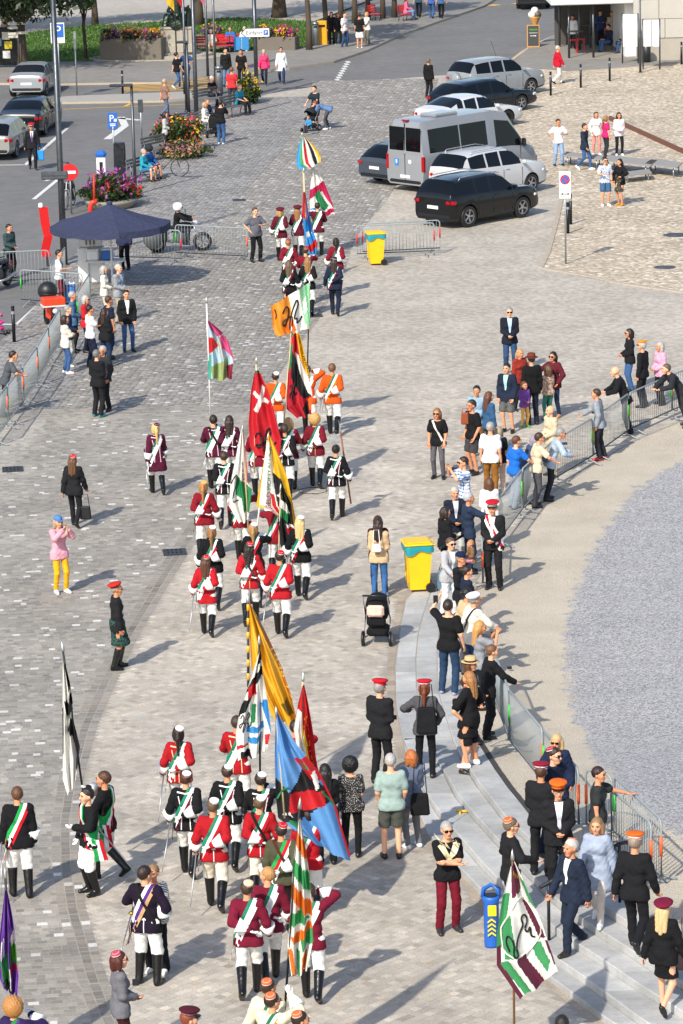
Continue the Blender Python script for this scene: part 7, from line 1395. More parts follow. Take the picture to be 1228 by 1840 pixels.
# handrails on the steps
def handrail(a, b, ha, hb, label, posts):
    A, B = Vector(GS(*a)), Vector(GS(*b)); t = thing('handrail', label, 'handrail', A); m = mt('3a3d42', 'metal'); d = B - A; top = [(-d.x * .12, -d.y * .12, ha - d.z * .12 - .03), (d.x, d.y, d.z + hb), (d.x * 1.25, d.y * 1.25, d.z + hb)]
    MB().tube(top, .03, 8).build('rail', m, t, True)
    for k in posts: p = A + d * k; zz = surface_z(p.x, p.y) - A.z; MB().tube([(d.x * k, d.y * k, zz), (d.x * k, d.y * k, ha + (d.z + hb - ha) * k)], .024, 8).build('post', m, t, True)
handrail((987, 1690), (1114, 1622), .93, .93, 'dark steel handrail crossing the steps behind the man in navy suit', (0, 1)); handrail((797, 1052), (838, 1030), .85, .85, 'dark steel handrail beside the near yellow bin', (0, 1))
# strollers
def stroller(px, py, hd, label, col, hood, sc=1, basket='d8b8a8'):
    t = thing('stroller', label, 'stroller', GS(px, py), -R(hd), None, sc); m = mt('a8acb0', 'metal')      # +y is forward
    for x in (-.27, .27):
        w_ = MB().lathe([(.145, -.025), (.15, 0), (.145, .025)], 20, (x, -.28, .15), axis='x').build('wheel', TYRE, t, True); MB().lathe([(.07, -.03), (.07, .03)], 12, (x, -.28, .15), axis='x').build('hub', RIMS, t)
        MB().tube([(x * .95, -.28, .15), (x * .9, -.05, .5), (x * .9, -.42, 1.05)], .014, 6).tube([(x * .95, -.28, .15), (x * .55, .42, .12)], .014, 6).build('frame', m, t, True)
        MB().lathe([(.1, -.02), (.1, .02)], 16, (x * .45, .45, .1), axis='x').build('wheel', TYRE, t, True)
    MB().tube([(-.243, -.42, 1.05), (.243, -.42, 1.05)], .02, 8).build('handle', SBK, t, True); MB().box((0, -.02, .26), (.42, .5, .16), bev=.05).build('basket', mt(col), t); MB().box((0, .0, .55), (.4, .55, .18), bev=.08).build('seat', mt(col), t)
    q = MB(); V = []; n = 9
    for i in range(n):
        a = R(-15 + 150 * i / (n - 1))
        for j in range(7): b_ = math.pi * j / 6; V.append((.235 * math.cos(b_), -.12 - .36 * math.cos(a) * (.35 + .65 * math.sin(b_)) + .1, .68 + .34 * math.sin(a) * (.35 + .65 * math.sin(b_))))
    q.add(V, [(i * 7 + j, i * 7 + j + 1, i * 7 + j + 8, i * 7 + j + 7) for i in range(n - 1) for j in range(6)]); q.build('hood', mt(hood), t, True); MB().box((0, -.3, .62), (.38, .1, .42), bev=.04).build('backrest', mt(col), t)
    if basket: MB().box((0, -.4, .74), (.34, .1, .24), bev=.05).build('bag', mt(basket), t)
    return t
stroller(681, 1154, 8, 'black pushchair with pale pink bag standing alone near the bin', '131315', '131315', 1.0)
stroller(558, 236, 215, 'dark buggy with a small child in blue', '2a2c30', '2a2c30', .95, None); person(556, 238, 'small child in blue shirt sitting in the buggy', 'sit', 215, tc='3a8ab8', bc='3a3a40', kid=True, hc='6a4a30', h=.9, z=.1)
stroller(388, 247, 15, 'black pram pushed by the man in black t-shirt', '1a1a1c', '1a1a1c', 1, None); stroller(-2, 600, 120, 'pink doll pram at the left edge', 'd83a8a', 'e05a9a', .62, None)
# things in people's hands
def hand_thing(name, label, cat, px, py, Y, build):
    p = AT(px, py, Y); t = thing(name, label, cat, p); build(t); return t
def phone_at(px, py, Y, label, c='1a1a1c', w=.075, h=.15): hand_thing('phone', label, 'phone', px, py, Y, lambda t: (MB().box((0, 0, 0), (w, .012, h), bev=.005).build('case', mt(c, 'plain'), t), MB().box((0, .007, 0), (w * .9, .004, h * .9)).build('screen', GLS, t)))
phone_at(783, 1077, G(808, 1247)[1] + .3, 'black phone held high by the man in black t-shirt', h=.16, w=.085); phone_at(118, 953, G(110, 1066)[1] - .3, 'gold phone held up by the woman in pink', 'c8a890', .08, .16); phone_at(888, 1141, 67.6, 'black phone held by the blonde woman at the rail', h=.14, w=.12); phone_at(916, 1200, 66.0, 'dark phone held over the rail by the man in black shirt', h=.06, w=.09)
phone_at(244, 1765, G(212, 1925)[1], 'black phone in the hand of the bespectacled woman', h=.1, w=.09); phone_at(817, 845, 81.3, 'black camera held by the man in checked shirt', w=.15, h=.14); phone_at(1014, 797, 83.0, 'dark phone held over the rail by the grey haired man', w=.16, h=.06); phone_at(707, 1289, 59.5, 'dark camera in the hands of the red capped man in suit', w=.12, h=.08); phone_at(957, 1440, 55.5, 'black camera held by the man in crimson flat cap', w=.12, h=.1); phone_at(1067, 741, 86.9, 'black phone in the hands of the man in grey hoodie', w=.1, h=.06)
def bag_at(px, py, Y, label, c, w, h, d=.12, strap=.25, name='handbag', kind='cloth'):
    def b(t):
        MB().box((0, 0, 0), (w, d, h), bev=min(w, d, h) * .22, taper=.85).build('body', mt(c, kind), t); MB().tube([(-w * .35, 0, h / 2 - .01), (-w * .25, 0, h / 2 + strap), (w * .25, 0, h / 2 + strap), (w * .35, 0, h / 2 - .01)], .009, 5).build('strap', mt(c if name == 'handbag' else '141416', 'plain'), t)
    hand_thing(name, label, 'bag', px, py, Y, b)
bag_at(154, 921, G(136, 947)[1], 'black handbag carried by the woman in black suit', '101012', .26, .3, strap=.26, kind='plain'); bag_at(677, 985, G(683, 1074)[1] - .25, 'white handbag on the back of the woman in beige', 'e4e2de', .2, .16, strap=.3, kind='plain'); bag_at(755, 1445, G(743, 1523)[1] - .2, 'black shoulder bag of the red haired woman', '141416', .32, .36, strap=.5); bag_at(836, 752, G(851, 852)[1], 'brown leather bag held by the bearded man', '8a4222', .2, .28, kind='plain', strap=.1); bag_at(882, 826, 81.0, 'black hip bag on the man in white t-shirt', '17171a', .36, .3, strap=.12); bag_at(73, 279, G(60, 304)[1] - .05, 'bright blue bag carried by the man in the red white cap', '1a86c8', .3, .38, strap=.2, kind='plain')
bag_at(767, 1294, G(766, 1396)[1] - .26, 'black drawstring bag on the back of the red capped woman', '17171a', .36, .46, strap=.4, name='drawstring_bag'); bag_at(942, 832, 80.4, 'navy backpack of the woman at the rail', '222c40', .3, .44, .2, .1, 'backpack'); bag_at(800, 1042, 72.3, 'blue grey backpack by the handrail', '5a7484', .34, .46, .22, .1, 'backpack'); bag_at(1216, 1722, G(1193, 1806)[1] - .2, 'grey and red shoulder bag of the woman in wine red cap', '6a5a5a', .26, .34, .1, .6); bag_at(1113, 335, G(1115, 370)[1] - .05, 'straw bag of the woman in leather jacket', 'c89a4a', .26, .28, .12, .15)
# sabres, halberd
def sabre(t, label, side=-1, back=-.55):
    a = wpos(t, (side * .26, .12, .98)); b = wpos(t, (side * .34, back, .25)); o = thing('sabre', label, 'sabre', a, 0, 'sabres of the marchers'); d = b - a
    MB().tube([(0, 0, 0), tuple(d)], [.012, .009], 6).build('scabbard', mt('b8babc', 'metal'), o, True); e = -d.normalized(); MB().tube([(0, 0, 0), tuple(e * .14)], .014, 6).build('grip', SBK, o, True); MB().ell(tuple(e * .02), (.05, .05, .03), 8, 5).build('guard', mt('b08a3a', 'metal'), o, True)
want = {'cropped haired marcher': 'sabre of the cropped haired marcher in red', 'rightmost, with a sabre': 'sabre of the blonde marcher in black velvet', 'red white green sash at the left edge': 'sabre of the black jacketed man at the left edge', 'striding left': 'sabre of the flag bearer striding left', 'long plait': 'sabre of the blonde marcher with long plait', 'tall marcher in orange': 'sabre of the tall marcher in orange', 'bright red with dark pony': 'sabre of the red marcher with dark pony tail', 'red haired marcher in black': 'sabre of the red haired marcher in black', 'white soled': 'sabre of the long haired marcher in red coat', 'broad shouldered': 'sabre of the broad shouldered marcher', 'dark purple velvet': 'sabre of the man in dark purple velvet'}
for t in list(PEOPLE):
    for k, lab in want.items():
        if k in t['label']: sabre(t, lab)
p = G(607, 932); a, b = AT(612, 775, p[1] + .2), AT(631, 905, p[1] + .2); t = thing('halberd', 'halberd with wooden shaft carried by the marcher with dark bun', 'halberd', b); d = Vector(a) - Vector(b); MB().tube([(0, 0, 0), tuple(d)], .02, 7).build('shaft', mt('7a4a2a', 'plain'), t, True); MB().tube([tuple(d), tuple(d * 1.16)], [.02, .002], 6).build('spike', CHR, t); MB().prism([(d.x - .02, d.z - .25), (d.x - .22, d.z - .3), (d.x - .26, d.z - .1), (d.x - .02, d.z - .05)], d.y - .01, d.y + .01, 'y').build('blade', CHR, t)
t = thing('banana_peel', 'yellow banana peel lying on the granite step', 'banana peel', GS(830, 1461) + np.array([0, 0, .012])); q = MB()
for a in (0, 2.1, 4.2): q.tube([(0, 0, .02), (.07 * math.cos(a), .07 * math.sin(a), .015), (.14 * math.cos(a + .3), .14 * math.sin(a + .3), .004)], [.02, .022, .006], 6)
q.build('peel', mt('d8b41c', 'plain'), t, True)
# wooden platform benches on the beige cobbles
def deck(pts, label, hgt=.42):
    P = [Vector(GS(*k)) for k in pts]; A, B, C = P[0], P[1], P[2]; t = thing('platform_bench', label, 'bench', A, 0, 'low platform benches'); u = B - A; v = C - B; n = max(3, round(v.length / .1)); m = mt('8c8a88', 'stone')
    for i in range(n):
        a, b = v * (i / n), v * ((i + .86) / n); MB().add([tuple(a + Vector((0, 0, z))) for z in (hgt - .04, hgt)] + [tuple(u + a + Vector((0, 0, z))) for z in (hgt - .04, hgt)] + [tuple(u + b + Vector((0, 0, z))) for z in (hgt - .04, hgt)] + [tuple(b + Vector((0, 0, z))) for z in (hgt - .04, hgt)], [(1, 3, 5, 7), (0, 6, 4, 2), (0, 2, 3, 1), (2, 4, 5, 3), (4, 6, 7, 5), (6, 0, 1, 7)]).build('slat', m, t)
    for k in (.12, .88): c = u * k; MB().tube([tuple(c + v * .1), tuple(c + v * .1 + Vector((0, 0, hgt - .04))), tuple(c + v * .9 + Vector((0, 0, hgt - .04))), tuple(c + v * .9)], .025, 6).build('leg_frame', LTP, t, True)
deck([(1012, 299), (1080, 306), (1086, 299)], 'grey slatted platform bench behind the navy jacketed young man'); deck([(1082, 308), (1170, 318), (1182, 308)], 'long grey slatted platform bench in the middle'); deck([(1160, 314), (1216, 322), (1228, 312)], 'grey slatted platform bench at the right end'); deck([(1122, 331), (1172, 325), (1166, 318)], 'low grey slatted platform bench nearest the leather jacket couple', .3)
A, B = Vector(GS(1096, 216)), Vector(GS(1300, 309)); d = (B - A); t = thing('steel_edge', 'rust brown steel edge running across the beige cobbles', 'edging', A, math.atan2(d.y, d.x)); MB().box((d.length / 2, 0, .09), (d.length, .1, .18)).build('plate', mt('6a4436', 'stone'), t)
# market umbrella and stall
U_ = Vector(GS(203, 516)); t = thing('market_umbrella', 'large navy market umbrella over the stall', 'umbrella', U_); NV = mt('363b54'); rr = 1.88; hz = 2.0
MB().tube([(0, 0, 0), (0, 0, 2.62)], .035, 8).build('pole', mt('d8d8d6', 'plain'), t, True)
for k in range(8):
    a0, a1 = 2 * math.pi * (k + .25) / 8, 2 * math.pi * (k + 1.25) / 8; q = MB(); V = []; n = 6
    for i in range(n + 1):
        f_ = i / n; r = .04 + (rr - .04) * f_; z = 2.6 - (2.6 - hz) * f_ + .06 * math.sin(math.pi * f_) * -1
        for j in range(5): g_ = j / 4; am = a0 + (a1 - a0) * g_; k2 = 1 - .05 * math.sin(math.pi * g_) * f_; V.append((r * k2 * math.cos(am), r * k2 * math.sin(am), z - .04 * math.sin(math.pi * g_) * f_))
    q.add(V, [(i * 5 + j, i * 5 + j + 1, i * 5 + j + 6, i * 5 + j + 5) for i in range(n) for j in range(4)]); o = len(q.v) - 5
    W2 = [tuple(q.v[o + j]) for j in range(5)]; q.add(W2 + [(x * 1.005, y * 1.005, z - .2 - .02 * (j % 2)) for j, (x, y, z) in enumerate(W2)], [(j, j + 1, j + 6, j + 5) for j in range(4)]); q.build('canopy_panel', NV, t, True)
    MB().tube([(.1 * math.cos(a0), .1 * math.sin(a0), 2.45), (rr * .97 * math.cos(a0), rr * .97 * math.sin(a0), hz - .02)], .012, 5).build('rib', mt('8a8c8e', 'metal'), t)
MB().ell((0, 0, 2.62), (.1, .1, .08), 10, 5).build('cap', NV, t, True); MB().box((0, 0, .04), (.7, .7, .08), bev=.02).build('base', mt('6a6a68', 'stone'), t)
t = thing('ice_cream_machine', 'tall white and steel machine under the umbrella', 'machine', GS(166, 505)); ST = mt('c8cacc', 'metal'); MB().box((0, 0, .55), (.8, .6, 1.1), bev=.03).build('cabinet', SWH, t); MB().box((0, .03, 1.35), (.7, .5, .5), bev=.03).build('tank', ST, t); MB().box((0, -.2, 1.62), (.5, .12, .26), bev=.02).build('control_panel', mt('4a4c50', 'plain'), t)
for x in (-.12, 0, .12): MB().tube([(x, -.3, 1.2), (x, -.3, 1.34)], .02, 6).build('tap', SBK, t)
MB().box((0, .05, 1.72), (.74, .52, .24), bev=.04).build('top_case', mt('6a6c70', 'metal'), t)
t = thing('stall_table', 'white stall table beside the steel machine', 'table', GS(190, 510)); MB().box((0, 0, .74), (1.2, .6, .04), bev=.01).build('table_top', SWH, t)
for x in (-.5, .5):
    for y in (-.22, .22): MB().tube([(x, y, 0), (x, y, .72)], .018, 6).build('leg', ST, t)
for dx, c, lab in ((-.35, 'e8e8e6', 'white tub on the stall table'), (.1, '2a6ab8', 'blue cool box on the stall table')): t2 = thing('cool_box', lab, 'box', GS(190, 510) + np.array([dx, 0, .76])); MB().box((0, 0, .16), (.36, .3, .32), bev=.04).build('box', mt(c, 'plain'), t2); MB().box((0, 0, .34), (.38, .32, .05), bev=.02).build('lid', SWH, t2)
t2 = thing('cool_box', 'blue and white cool box behind the orange moped', 'box', GS(123, 545)); MB().box((0, 0, .3), (.45, .35, .6), bev=.05).build('box', mt('2f74c0', 'plain'), t2); MB().box((0, 0, .64), (.48, .38, .1), bev=.03).build('lid', SWH, t2)
# red ribbon shaped feather banner and red hose
t = thing('red_marker', 'tall bent red marker standing at the kerb', 'marker', GS(86, 478)); V = [(0, 0, .3), (-.06, 0, .5), (.06, 0, .95), (-.02, 0, 1.4), (-.06, 0, 1.9)]; q = MB()
for a, b in zip(V[:-1], V[1:]): q.add([(a[0] - .14, -.05, a[2]), (a[0] + .14, .05, a[2]), (b[0] + .14, .05, b[2]), (b[0] - .14, -.05, b[2]), (a[0] - .12, .1, a[2]), (a[0] + .12, .2, a[2]), (b[0] + .12, .2, b[2]), (b[0] - .12, .1, b[2])], [(0, 1, 2, 3), (5, 4, 7, 6), (4, 0, 3, 7), (1, 5, 6, 2)])
q.add([(-.2, -.05, 1.9), (.08, .05, 1.9), (.08, .2, 1.9), (-.2, .1, 1.9)], [(0, 1, 2, 3)]); q.build('blade', mt('d01c1c', 'plain'), t); MB().tube([(0, 0.05, 0), (0, .05, .4)], .05, 8).build('foot', GREYP, t); MB().box((-.14, 0, 1.97), (.14, .12, .16), bev=.03).build('cap', SWH, t)
t = thing('red_standpipe', 'red standpipe bend beside the flower tub', 'pipe', GS(170, 395)); MB().tube([(-.12, 0, 0), (-.12, 0, .45), (-.06, 0, .6), (.12, 0, .66)], .09, 10).build('elbow', mt('d0301c', 'plain'), t, True); MB().tube([(.02, 0, .6), (.04, 0, 1.6)], .035, 8).build('riser', mt('d0301c', 'plain'), t, True)
# ================================================================ park edge, planting, cafe
def leaves(n, cen, rad, size, clumps=14, flat=.8):
    cc = rng.normal(0, 1, (clumps, 3)); cc /= np.linalg.norm(cc, axis=1)[:, None]; cc *= rng.uniform(.35, .95, (clumps, 1)); k = rng.integers(0, clumps, n)
    d = rng.normal(0, 1, (n, 3)); d /= np.linalg.norm(d, axis=1)[:, None]; p = cc[k] + d * rng.uniform(.1, .42, (n, 1)); p = p * np.asarray(rad) + np.asarray(cen)
    a = rng.normal(0, 1, (n, 3)); a /= np.linalg.norm(a, axis=1)[:, None]; b = np.cross(a, rng.normal(0, 1, (n, 3))); b /= np.linalg.norm(b, axis=1)[:, None]; s = size * rng.uniform(.6, 1.3, (n, 1))
    V = np.stack([p - a * s, p + b * s * .5, p + a * s, p - b * s * .5], 1); return V.reshape(-1, 3), np.arange(n * 4).reshape(-1, 4)
def tree(px, py, label, trunk_r, crown_z, rad, n, col, leaf=.16, clumps=22, name='tree'):
    p = GS(px, py); t = thing(name, label, 'tree', p, 0, 'trees of the park'); BARK = mt('4a3f33', 'stone'); H = crown_z
    MB().tube([(0, 0, -.05), (.02, 0, H * .3), (-.04, .03, H * .7), (.03, 0, H + .3)], [trunk_r * 1.35, trunk_r, trunk_r * .9, trunk_r * .7], 10).build('trunk', BARK, t, True)
    for a in np.linspace(0, 6.28, 6)[:-1]: MB().tube([(0, 0, H * .8), (math.cos(a) * rad[0] * .3, math.sin(a) * rad[1] * .3, H + rad[2] * .5), (math.cos(a) * rad[0] * .65, math.sin(a) * rad[1] * .65, H + rad[2] * .9)], [trunk_r * .5, trunk_r * .3, trunk_r * .1], 6).build('limb', BARK, t, True)
    V, F = leaves(n, (0, 0, H + rad[2] * .85), rad, leaf, clumps); obj('crown', npmesh('crown', V, F), mt(col, 'leaf'), t); return t
tree(42, 130, 'big dark tree overhanging the top left corner', .24, 2.7, (4.6, 4, 2.6), 9000, '24331a', .17, 40); tree(154, 108, 'young slim tree on the lawn', .09, 2.3, (.75, .75, .7), 700, '4a6a2c', .09, 10, 'young_tree'); tree(171, 47, 'tree behind the young slim tree with green lower branches', .17, 2.6, (3.0, 2.5, 2.2), 3500, '3f5f26', .16, 26)
tree(358, 47, 'tree behind the statue', .24, 2.8, (3.4, 3, 2.4), 3500, '37522a', .17, 26); tree(502, 32, 'thick trunked tree behind the flower wall', .36, 3.2, (3.2, 3, 2.5), 2500, '3a5626', .18, 24); tree(10, 60, 'dark tree at the left edge behind the notice board', .2, 2.2, (3.4, 3, 2.6), 5000, '22301a', .17, 30)
for i, (x, y) in enumerate(((586, 76), (556, 92), (613, 40), (638, 44), (661, 38), (688, 36), (709, 34))): tree(x, y, 'slim avenue tree, %s from the yellow recycling box' % ['second', 'first', 'third', 'fourth', 'fifth', 'sixth', 'seventh'][i], .14, 3.6, (2.2, 2.2, 1.7), 1000, '3f5c28', .2, 16)
def flowerbed(px, py, label, rx, ry, h, n, cols, tub=None, z0=0.0, loc=None):
    p = GS(px, py) if loc is None else loc; t = thing('flower_bed', label, 'flowers', p, 0, 'flower beds'); V, F = leaves(n, (0, 0, z0 + h * .45), (rx, ry, h * .55), .085, 30); obj('foliage', npmesh('foliage', V, F), mt('33481f', 'leaf'), t)
    for c, m_, lo in cols:
        V, F = leaves(m_ * 2, (0, 0, z0 + h * .5 + lo), (rx * 1.04, ry * 1.04, h * .6), .075, 40); V = V.reshape(-1, 4, 3); k = V[:, :, 2].mean(1) > z0 + h * .3; V = V[k].reshape(-1, 3); o = obj('blossoms', npmesh('blossoms', V, np.arange(len(V)).reshape(-1, 4)), mt(c, 'flag'), t)
    if tub: MB().lathe([(rx * .8, 0), (rx * .95, z0 + .12), (rx * .98, z0 + .2)], 24, sy=ry / rx).build('tub', mt(tub, 'stone'), t, True)
    return t
flowerbed(321, 272, 'round flower bush with red and yellow blooms beside the striped woman', .95, 1.2, 1.35, 3600, [('d83a2c', 160, 0), ('e8b41c', 150, .05)]); flowerbed(335, 283, 'low pinkish grasses around the foot of the round flower bush', 1.0, 1.2, .6, 1500, [('b06a80', 160, 0), ('a88a4a', 200, 0)])
flowerbed(200, 372, 'flower tub with purple and red blooms behind the umbrella', 1.0, 1.1, 1.05, 3200, [('a84aa0', 260, .15), ('d8281c', 200, -.1)], tub='8a857c', z0=.1); flowerbed(446, 186, 'yellow flowering bush at the end of the benches', .55, .8, 1.25, 1800, [('e8b81c', 130, .1), ('8a4a8a', 30, 0)])
flowerbed(232, 356, 'bright red geraniums low in the flower tub', .45, .5, .55, 700, [('d01818', 320, 0)])
def wall_planter(x0, x1, py, hgt, label, dep=.9):
    A, B = Vector(GS(x0, py)), Vector(GS(x1, py)); d = B - A; t = thing('planter_wall', label, 'planter', A, math.atan2(d.y, d.x)); L = math.hypot(d.x, d.y); MB().box((L / 2, dep / 2, hgt / 2), (L, dep, hgt), bev=.03).build('wall', mt('6a635a', 'stone'), t)
    k = int(L / .9)
    for i in range(k): flowerbed(0, 0, 'flower clump on the %s, %s' % (label.split(' with')[0], ORD[i]), .55, .5, .62, 420, [(['e8b41c', 'c02878', 'e0a01c', 'd86a3c'][i % 4], 90, .05), (['6a3aa0', 'e8c22c', 'c83a90'][i % 3], 80, 0), ('5a2a80', 30, -.15)], loc=A + d * ((i + .5) / k) + Vector((0, .3, hgt - .15)))
    return t
ORD = ['first from left', 'second from left', 'third from left', 'fourth from left', 'fifth from left', 'sixth from left']
wall_planter(180, 291, 112, 1.15, 'long stone planter wall left of the statue with hanging flowers'); wall_planter(456, 531, 93, .72, 'short stone planter wall by the park path with bright flowers'); wall_planter(352, 412, 90, .75, 'low planter wall behind the red bench with red flowers', .6)
# statue on its pedestal
P0 = Vector(GS(320, 106)); t = thing('statue', 'green bronze statue of seated figures on a pale stone pedestal', 'statue', P0); SP = mt('a39c8e', 'stone'); BZ = mt('3f4a40', 'metal')
for k, (w, z) in enumerate(((3.4, .12), (2.7, .24), (2.1, .36))): MB().lathe([(w, z - .12), (w, z - .01), (w - .02, z)], 30, (-1.0, .4, 0), sy=.55).build('step', SP, t)
MB().box((0, 0, .55), (1.7, 1.1, .4), bev=.03).build('plinth', SP, t); MB().box((0, 0, 1.05), (1.5, .95, .9), bev=.03).build('pedestal', SP, t); MB().box((0, 0, 1.54), (1.62, 1.05, .1), bev=.02).build('cornice', SP, t)
def stat(P):
    L = [((-.15, 0, .35), (.15, 0, .35), .3, .3), ((0, .02, .45), (0, .05, 1.05), .26, .24), ((-.2, .05, 1.08), (.2, .05, 1.08), .12, .12), ((0, .05, 1.2), (0, .03, 1.3), .08, .08), ((0, 0, 1.45), (0, .0, 1.5), .13, .12), ((-.16, -.05, .42), (-.18, -.5, .45), .15, .12), ((.16, -.05, .42), (.2, -.5, .42), .15, .12), ((-.18, -.5, .45), (-.18, -.55, .02), .12, .09), ((.2, -.5, .42), (.22, -.56, .02), .12, .09), ((-.25, .05, 1.05), (-.4, -.15, .75), .085, .07), ((-.4, -.15, .75), (-.2, -.4, .7), .07, .06), ((.25, .05, 1.05), (.45, -.2, .8), .085, .07), ((.45, -.2, .8), (.62, -.3, 1.0), .07, .05), ((.55, 0, .0), (.6, .05, .6), .2, .15), ((.6, .02, .75), (.6, .02, .8), .12, .11), ((-.55, .05, .0), (-.5, .1, .5), .2, .13), ((0, -.3, .1), (0, .2, .1), .35, .4)]
    return uni(P, L, .06) + .012 * np.sin(P[:, 2] * 40 + P[:, 0] * 20) * np.sin(P[:, 0] * 35)
V, F = nets(stat, (-.9, -.8, -.1), (.95, .6, 1.75), .035); V = V[:, :] + np.array([0, 0, 1.6]); obj('bronze_figures', npmesh('bronze_figures', V, F, smooth=True), BZ, t)
P1 = GS(318, 112); q = thing('flagpole', 'slim flagpole with a yellow flag before the statue', 'flagpole', P1); MB().tube([(0, 0, 0), (0, 0, 7)], .035, 8).build('pole', GREYP, q, True); z0 = AT(318, 21, P1[1])[2]; Vv = [(-.02 - .08 * j, .07 * math.sin(j * 1.7 + k * .6), z0 + k * .22 + .09 * j) for k in range(9) for j in range(6)]; MB().add(Vv, [(k * 6 + j, k * 6 + j + 1, k * 6 + j + 7, k * 6 + j + 6) for k in range(8) for j in range(5)]).build('cloth', mt('e0b42c', 'flag'), q, True)
# benches
def bench(px, py, hd, label, col='6a6a68', L=1.8, back=True):
    t = thing('bench', label, 'bench', GS(px, py), -R(hd), 'benches'); m = mt(col, 'plain')
    for y in (-.12, .0, .12, .24): MB().box((0, y, .44), (L, .1, .035), bev=.008).build('seat_slat', m, t)
    if back:
        for z in (.6, .72, .84): MB().box((0, -.22 - (z - .44) * .2, z), (L, .03, .09), bev=.008).build('back_slat', m, t)
    for s in (-1, 1): MB().tube([(s * L * .4, .24, 0), (s * L * .4, .22, .42), (s * L * .4, -.15, .42), (s * L * .4, -.3, .88)], .022, 6).tube([(s * L * .4, -.15, .42), (s * L * .4, -.26, 0)], .022, 6).build('leg', GREYP, t, True)
bench(262, 325, 118, 'grey bench with the two cyclists resting'); bench(287, 285, 120, 'grey bench in front of the round flower bush'); bench(378, 196, 125, 'grey bench with a seated man in black'); bench(425, 208, 120, 'grey bench with the man in turquoise'); bench(366, 240, 115, 'grey bench with the woman in pale dress'); bench(384, 98, 180, 'red bench below the statue, left one', 'b81c20', 2.0); bench(414, 94, 180, 'red bench below the statue, right one', 'b81c20', 2.0)
for x, y, lab in ((672, 40, 'red garden chair under the trees'), (728, 40, 'red garden chair with the woman in pink')): bench(x, y, 150, lab, 'c02420', .6)
person(258, 326, 'elderly woman in turquoise jacket resting on the bench with bare legs', 'sit', 112, tc='2a94a8', bot='shorts', bc='1f6fa0', f=1, hc='c8c4bc', z=0, h=1.64); person(268, 322, 'person in blue jacket and cycling helmet resting on the bench', 'sit', 118, tc='1f5a9a', bot='shorts', bc='1a4a80', hc='5a4a3a', hat='helmet', hatc=('2a2c30', '111', '111', '222'), z=0, h=1.7)
person(380, 98, 'white haired person in cream jacket seated on the red bench', 'sit', 175, tc='d8cfc2', bc='b8a890', hc='d0ccc4', z=.0, h=1.68); person(415, 94, 'person in bright blue jacket seated on the right red bench', 'sit', 180, tc='2a6ab0', bc='2a3a5a', hc='5a4a3a', z=.0, h=1.7); person(441, 93, 'person in pale shirt seated in a wheelchair by the flower wall', 'sit', 185, tc='c8ccd4', bc='d8cdb8', hc='c0bcb4', z=.0, h=1.68)
# cafe
C0 = Vector(GS(1020, 108)); C1 = Vector(GS(1158, 104)); t = thing('cafe_pavilion', 'cafe pavilion with flat white roof on slim grey posts', 'pavilion', C0, math.atan2(C1.y - C0.y, C1.x - C0.x)); Lc = (C1 - C0).length; zt = AT(1050, 7, C0.y)[2]
MB().box((Lc / 2 - .3, 3, zt + .2), (Lc + 1.0, 7, .4), bev=.03).build('roof', SWH, t); MB().box((Lc / 2, 6.3, zt / 2), (Lc, .2, zt)).build('back_wall', mt('4a4744', 'stone'), t); MB().box((Lc - .45, 3.2, zt / 2), (.9, 6, zt - .02)).build('side_wall', SWH, t); MB().box((Lc / 2 - .3, 3.0, .065), (Lc + .4, 6.6, .02)).build('terrace', mt('8a857e', 'stone'), t); MB().box((Lc / 2 - .3, -.52, zt + .12), (Lc + 1.02, .05, .16)).build('fascia', mt('c8c8c6', 'plain'), t)
for x, y in ((.1, .2), (.95, 3.6), (1.25, .1), (1.6, 4.5), (.15, 5.4)): MB().tube([(x, y, .06), (x, y, zt)], .055, 8).build('post', GREYP, t, True)
t = thing('stone_building', 'pale stone building corner at the top right edge', 'building', Vector(GS(1150, 112)), 0); wz = 9.0; WS = mt('b0aba2', 'stone'); MB().box((3.4, 3.1, .55), (6.8, 6, 1.1)).build('base_course', mt('a49c90', 'stone'), t)
for r in range(8):
    zc = 1.1 + .9 * r + .45; off = .7 * (r % 2)
    for k in range(6): w_ = 1.18; MB().box((.6 + k * 1.2 - off * .4, .2, zc), (w_, .3, .885), bev=.012).build('ashlar_block', WS, t)
MB().box((3.4, 3.3, wz / 2 + .5), (6.6, 5.6, wz)).build('wall', WS, t)
for x, y, wd, ht, yc, lab in ((1125, 116, .58, 1.5, 55, 'white notice board on two posts, the left one'), (1163, 125, .62, 1.2, 60, 'white notice board on two posts, the right one')):
    p = GS(x + 8, y); t = thing('notice_board', lab, 'board', p, -.25, 'white notice boards'); z = AT(x + 8, yc, p[1])[2]; MB().box((0, 0, z), (wd + .1, .05, ht), bev=.01).build('board', SWH, t)
    for s in (-1, 1): MB().tube([(s * (wd / 2 + .08), 0, 0), (s * (wd / 2 + .08), 0, z + ht / 2 + .05)], .035, 8).build('post', GREYP, t, True)
pole(1151, 131, -40, 'slim dark lamp post between the notice boards', .05); t = thing('litter_bin', 'dark cylinder litter bin behind the notice boards', 'bin', GS(1162, 114)); MB().lathe([(.2, 0), (.2, .85), (.18, .87), (.05, .87)], 16).build('drum', mt('4a4c4e', 'metal'), t, True)
t = thing('sandwich_board', 'black chalk sandwich board at the cafe kerb', 'sign', GS(959, 86), -.1); WD = mt('b8823c', 'plain')
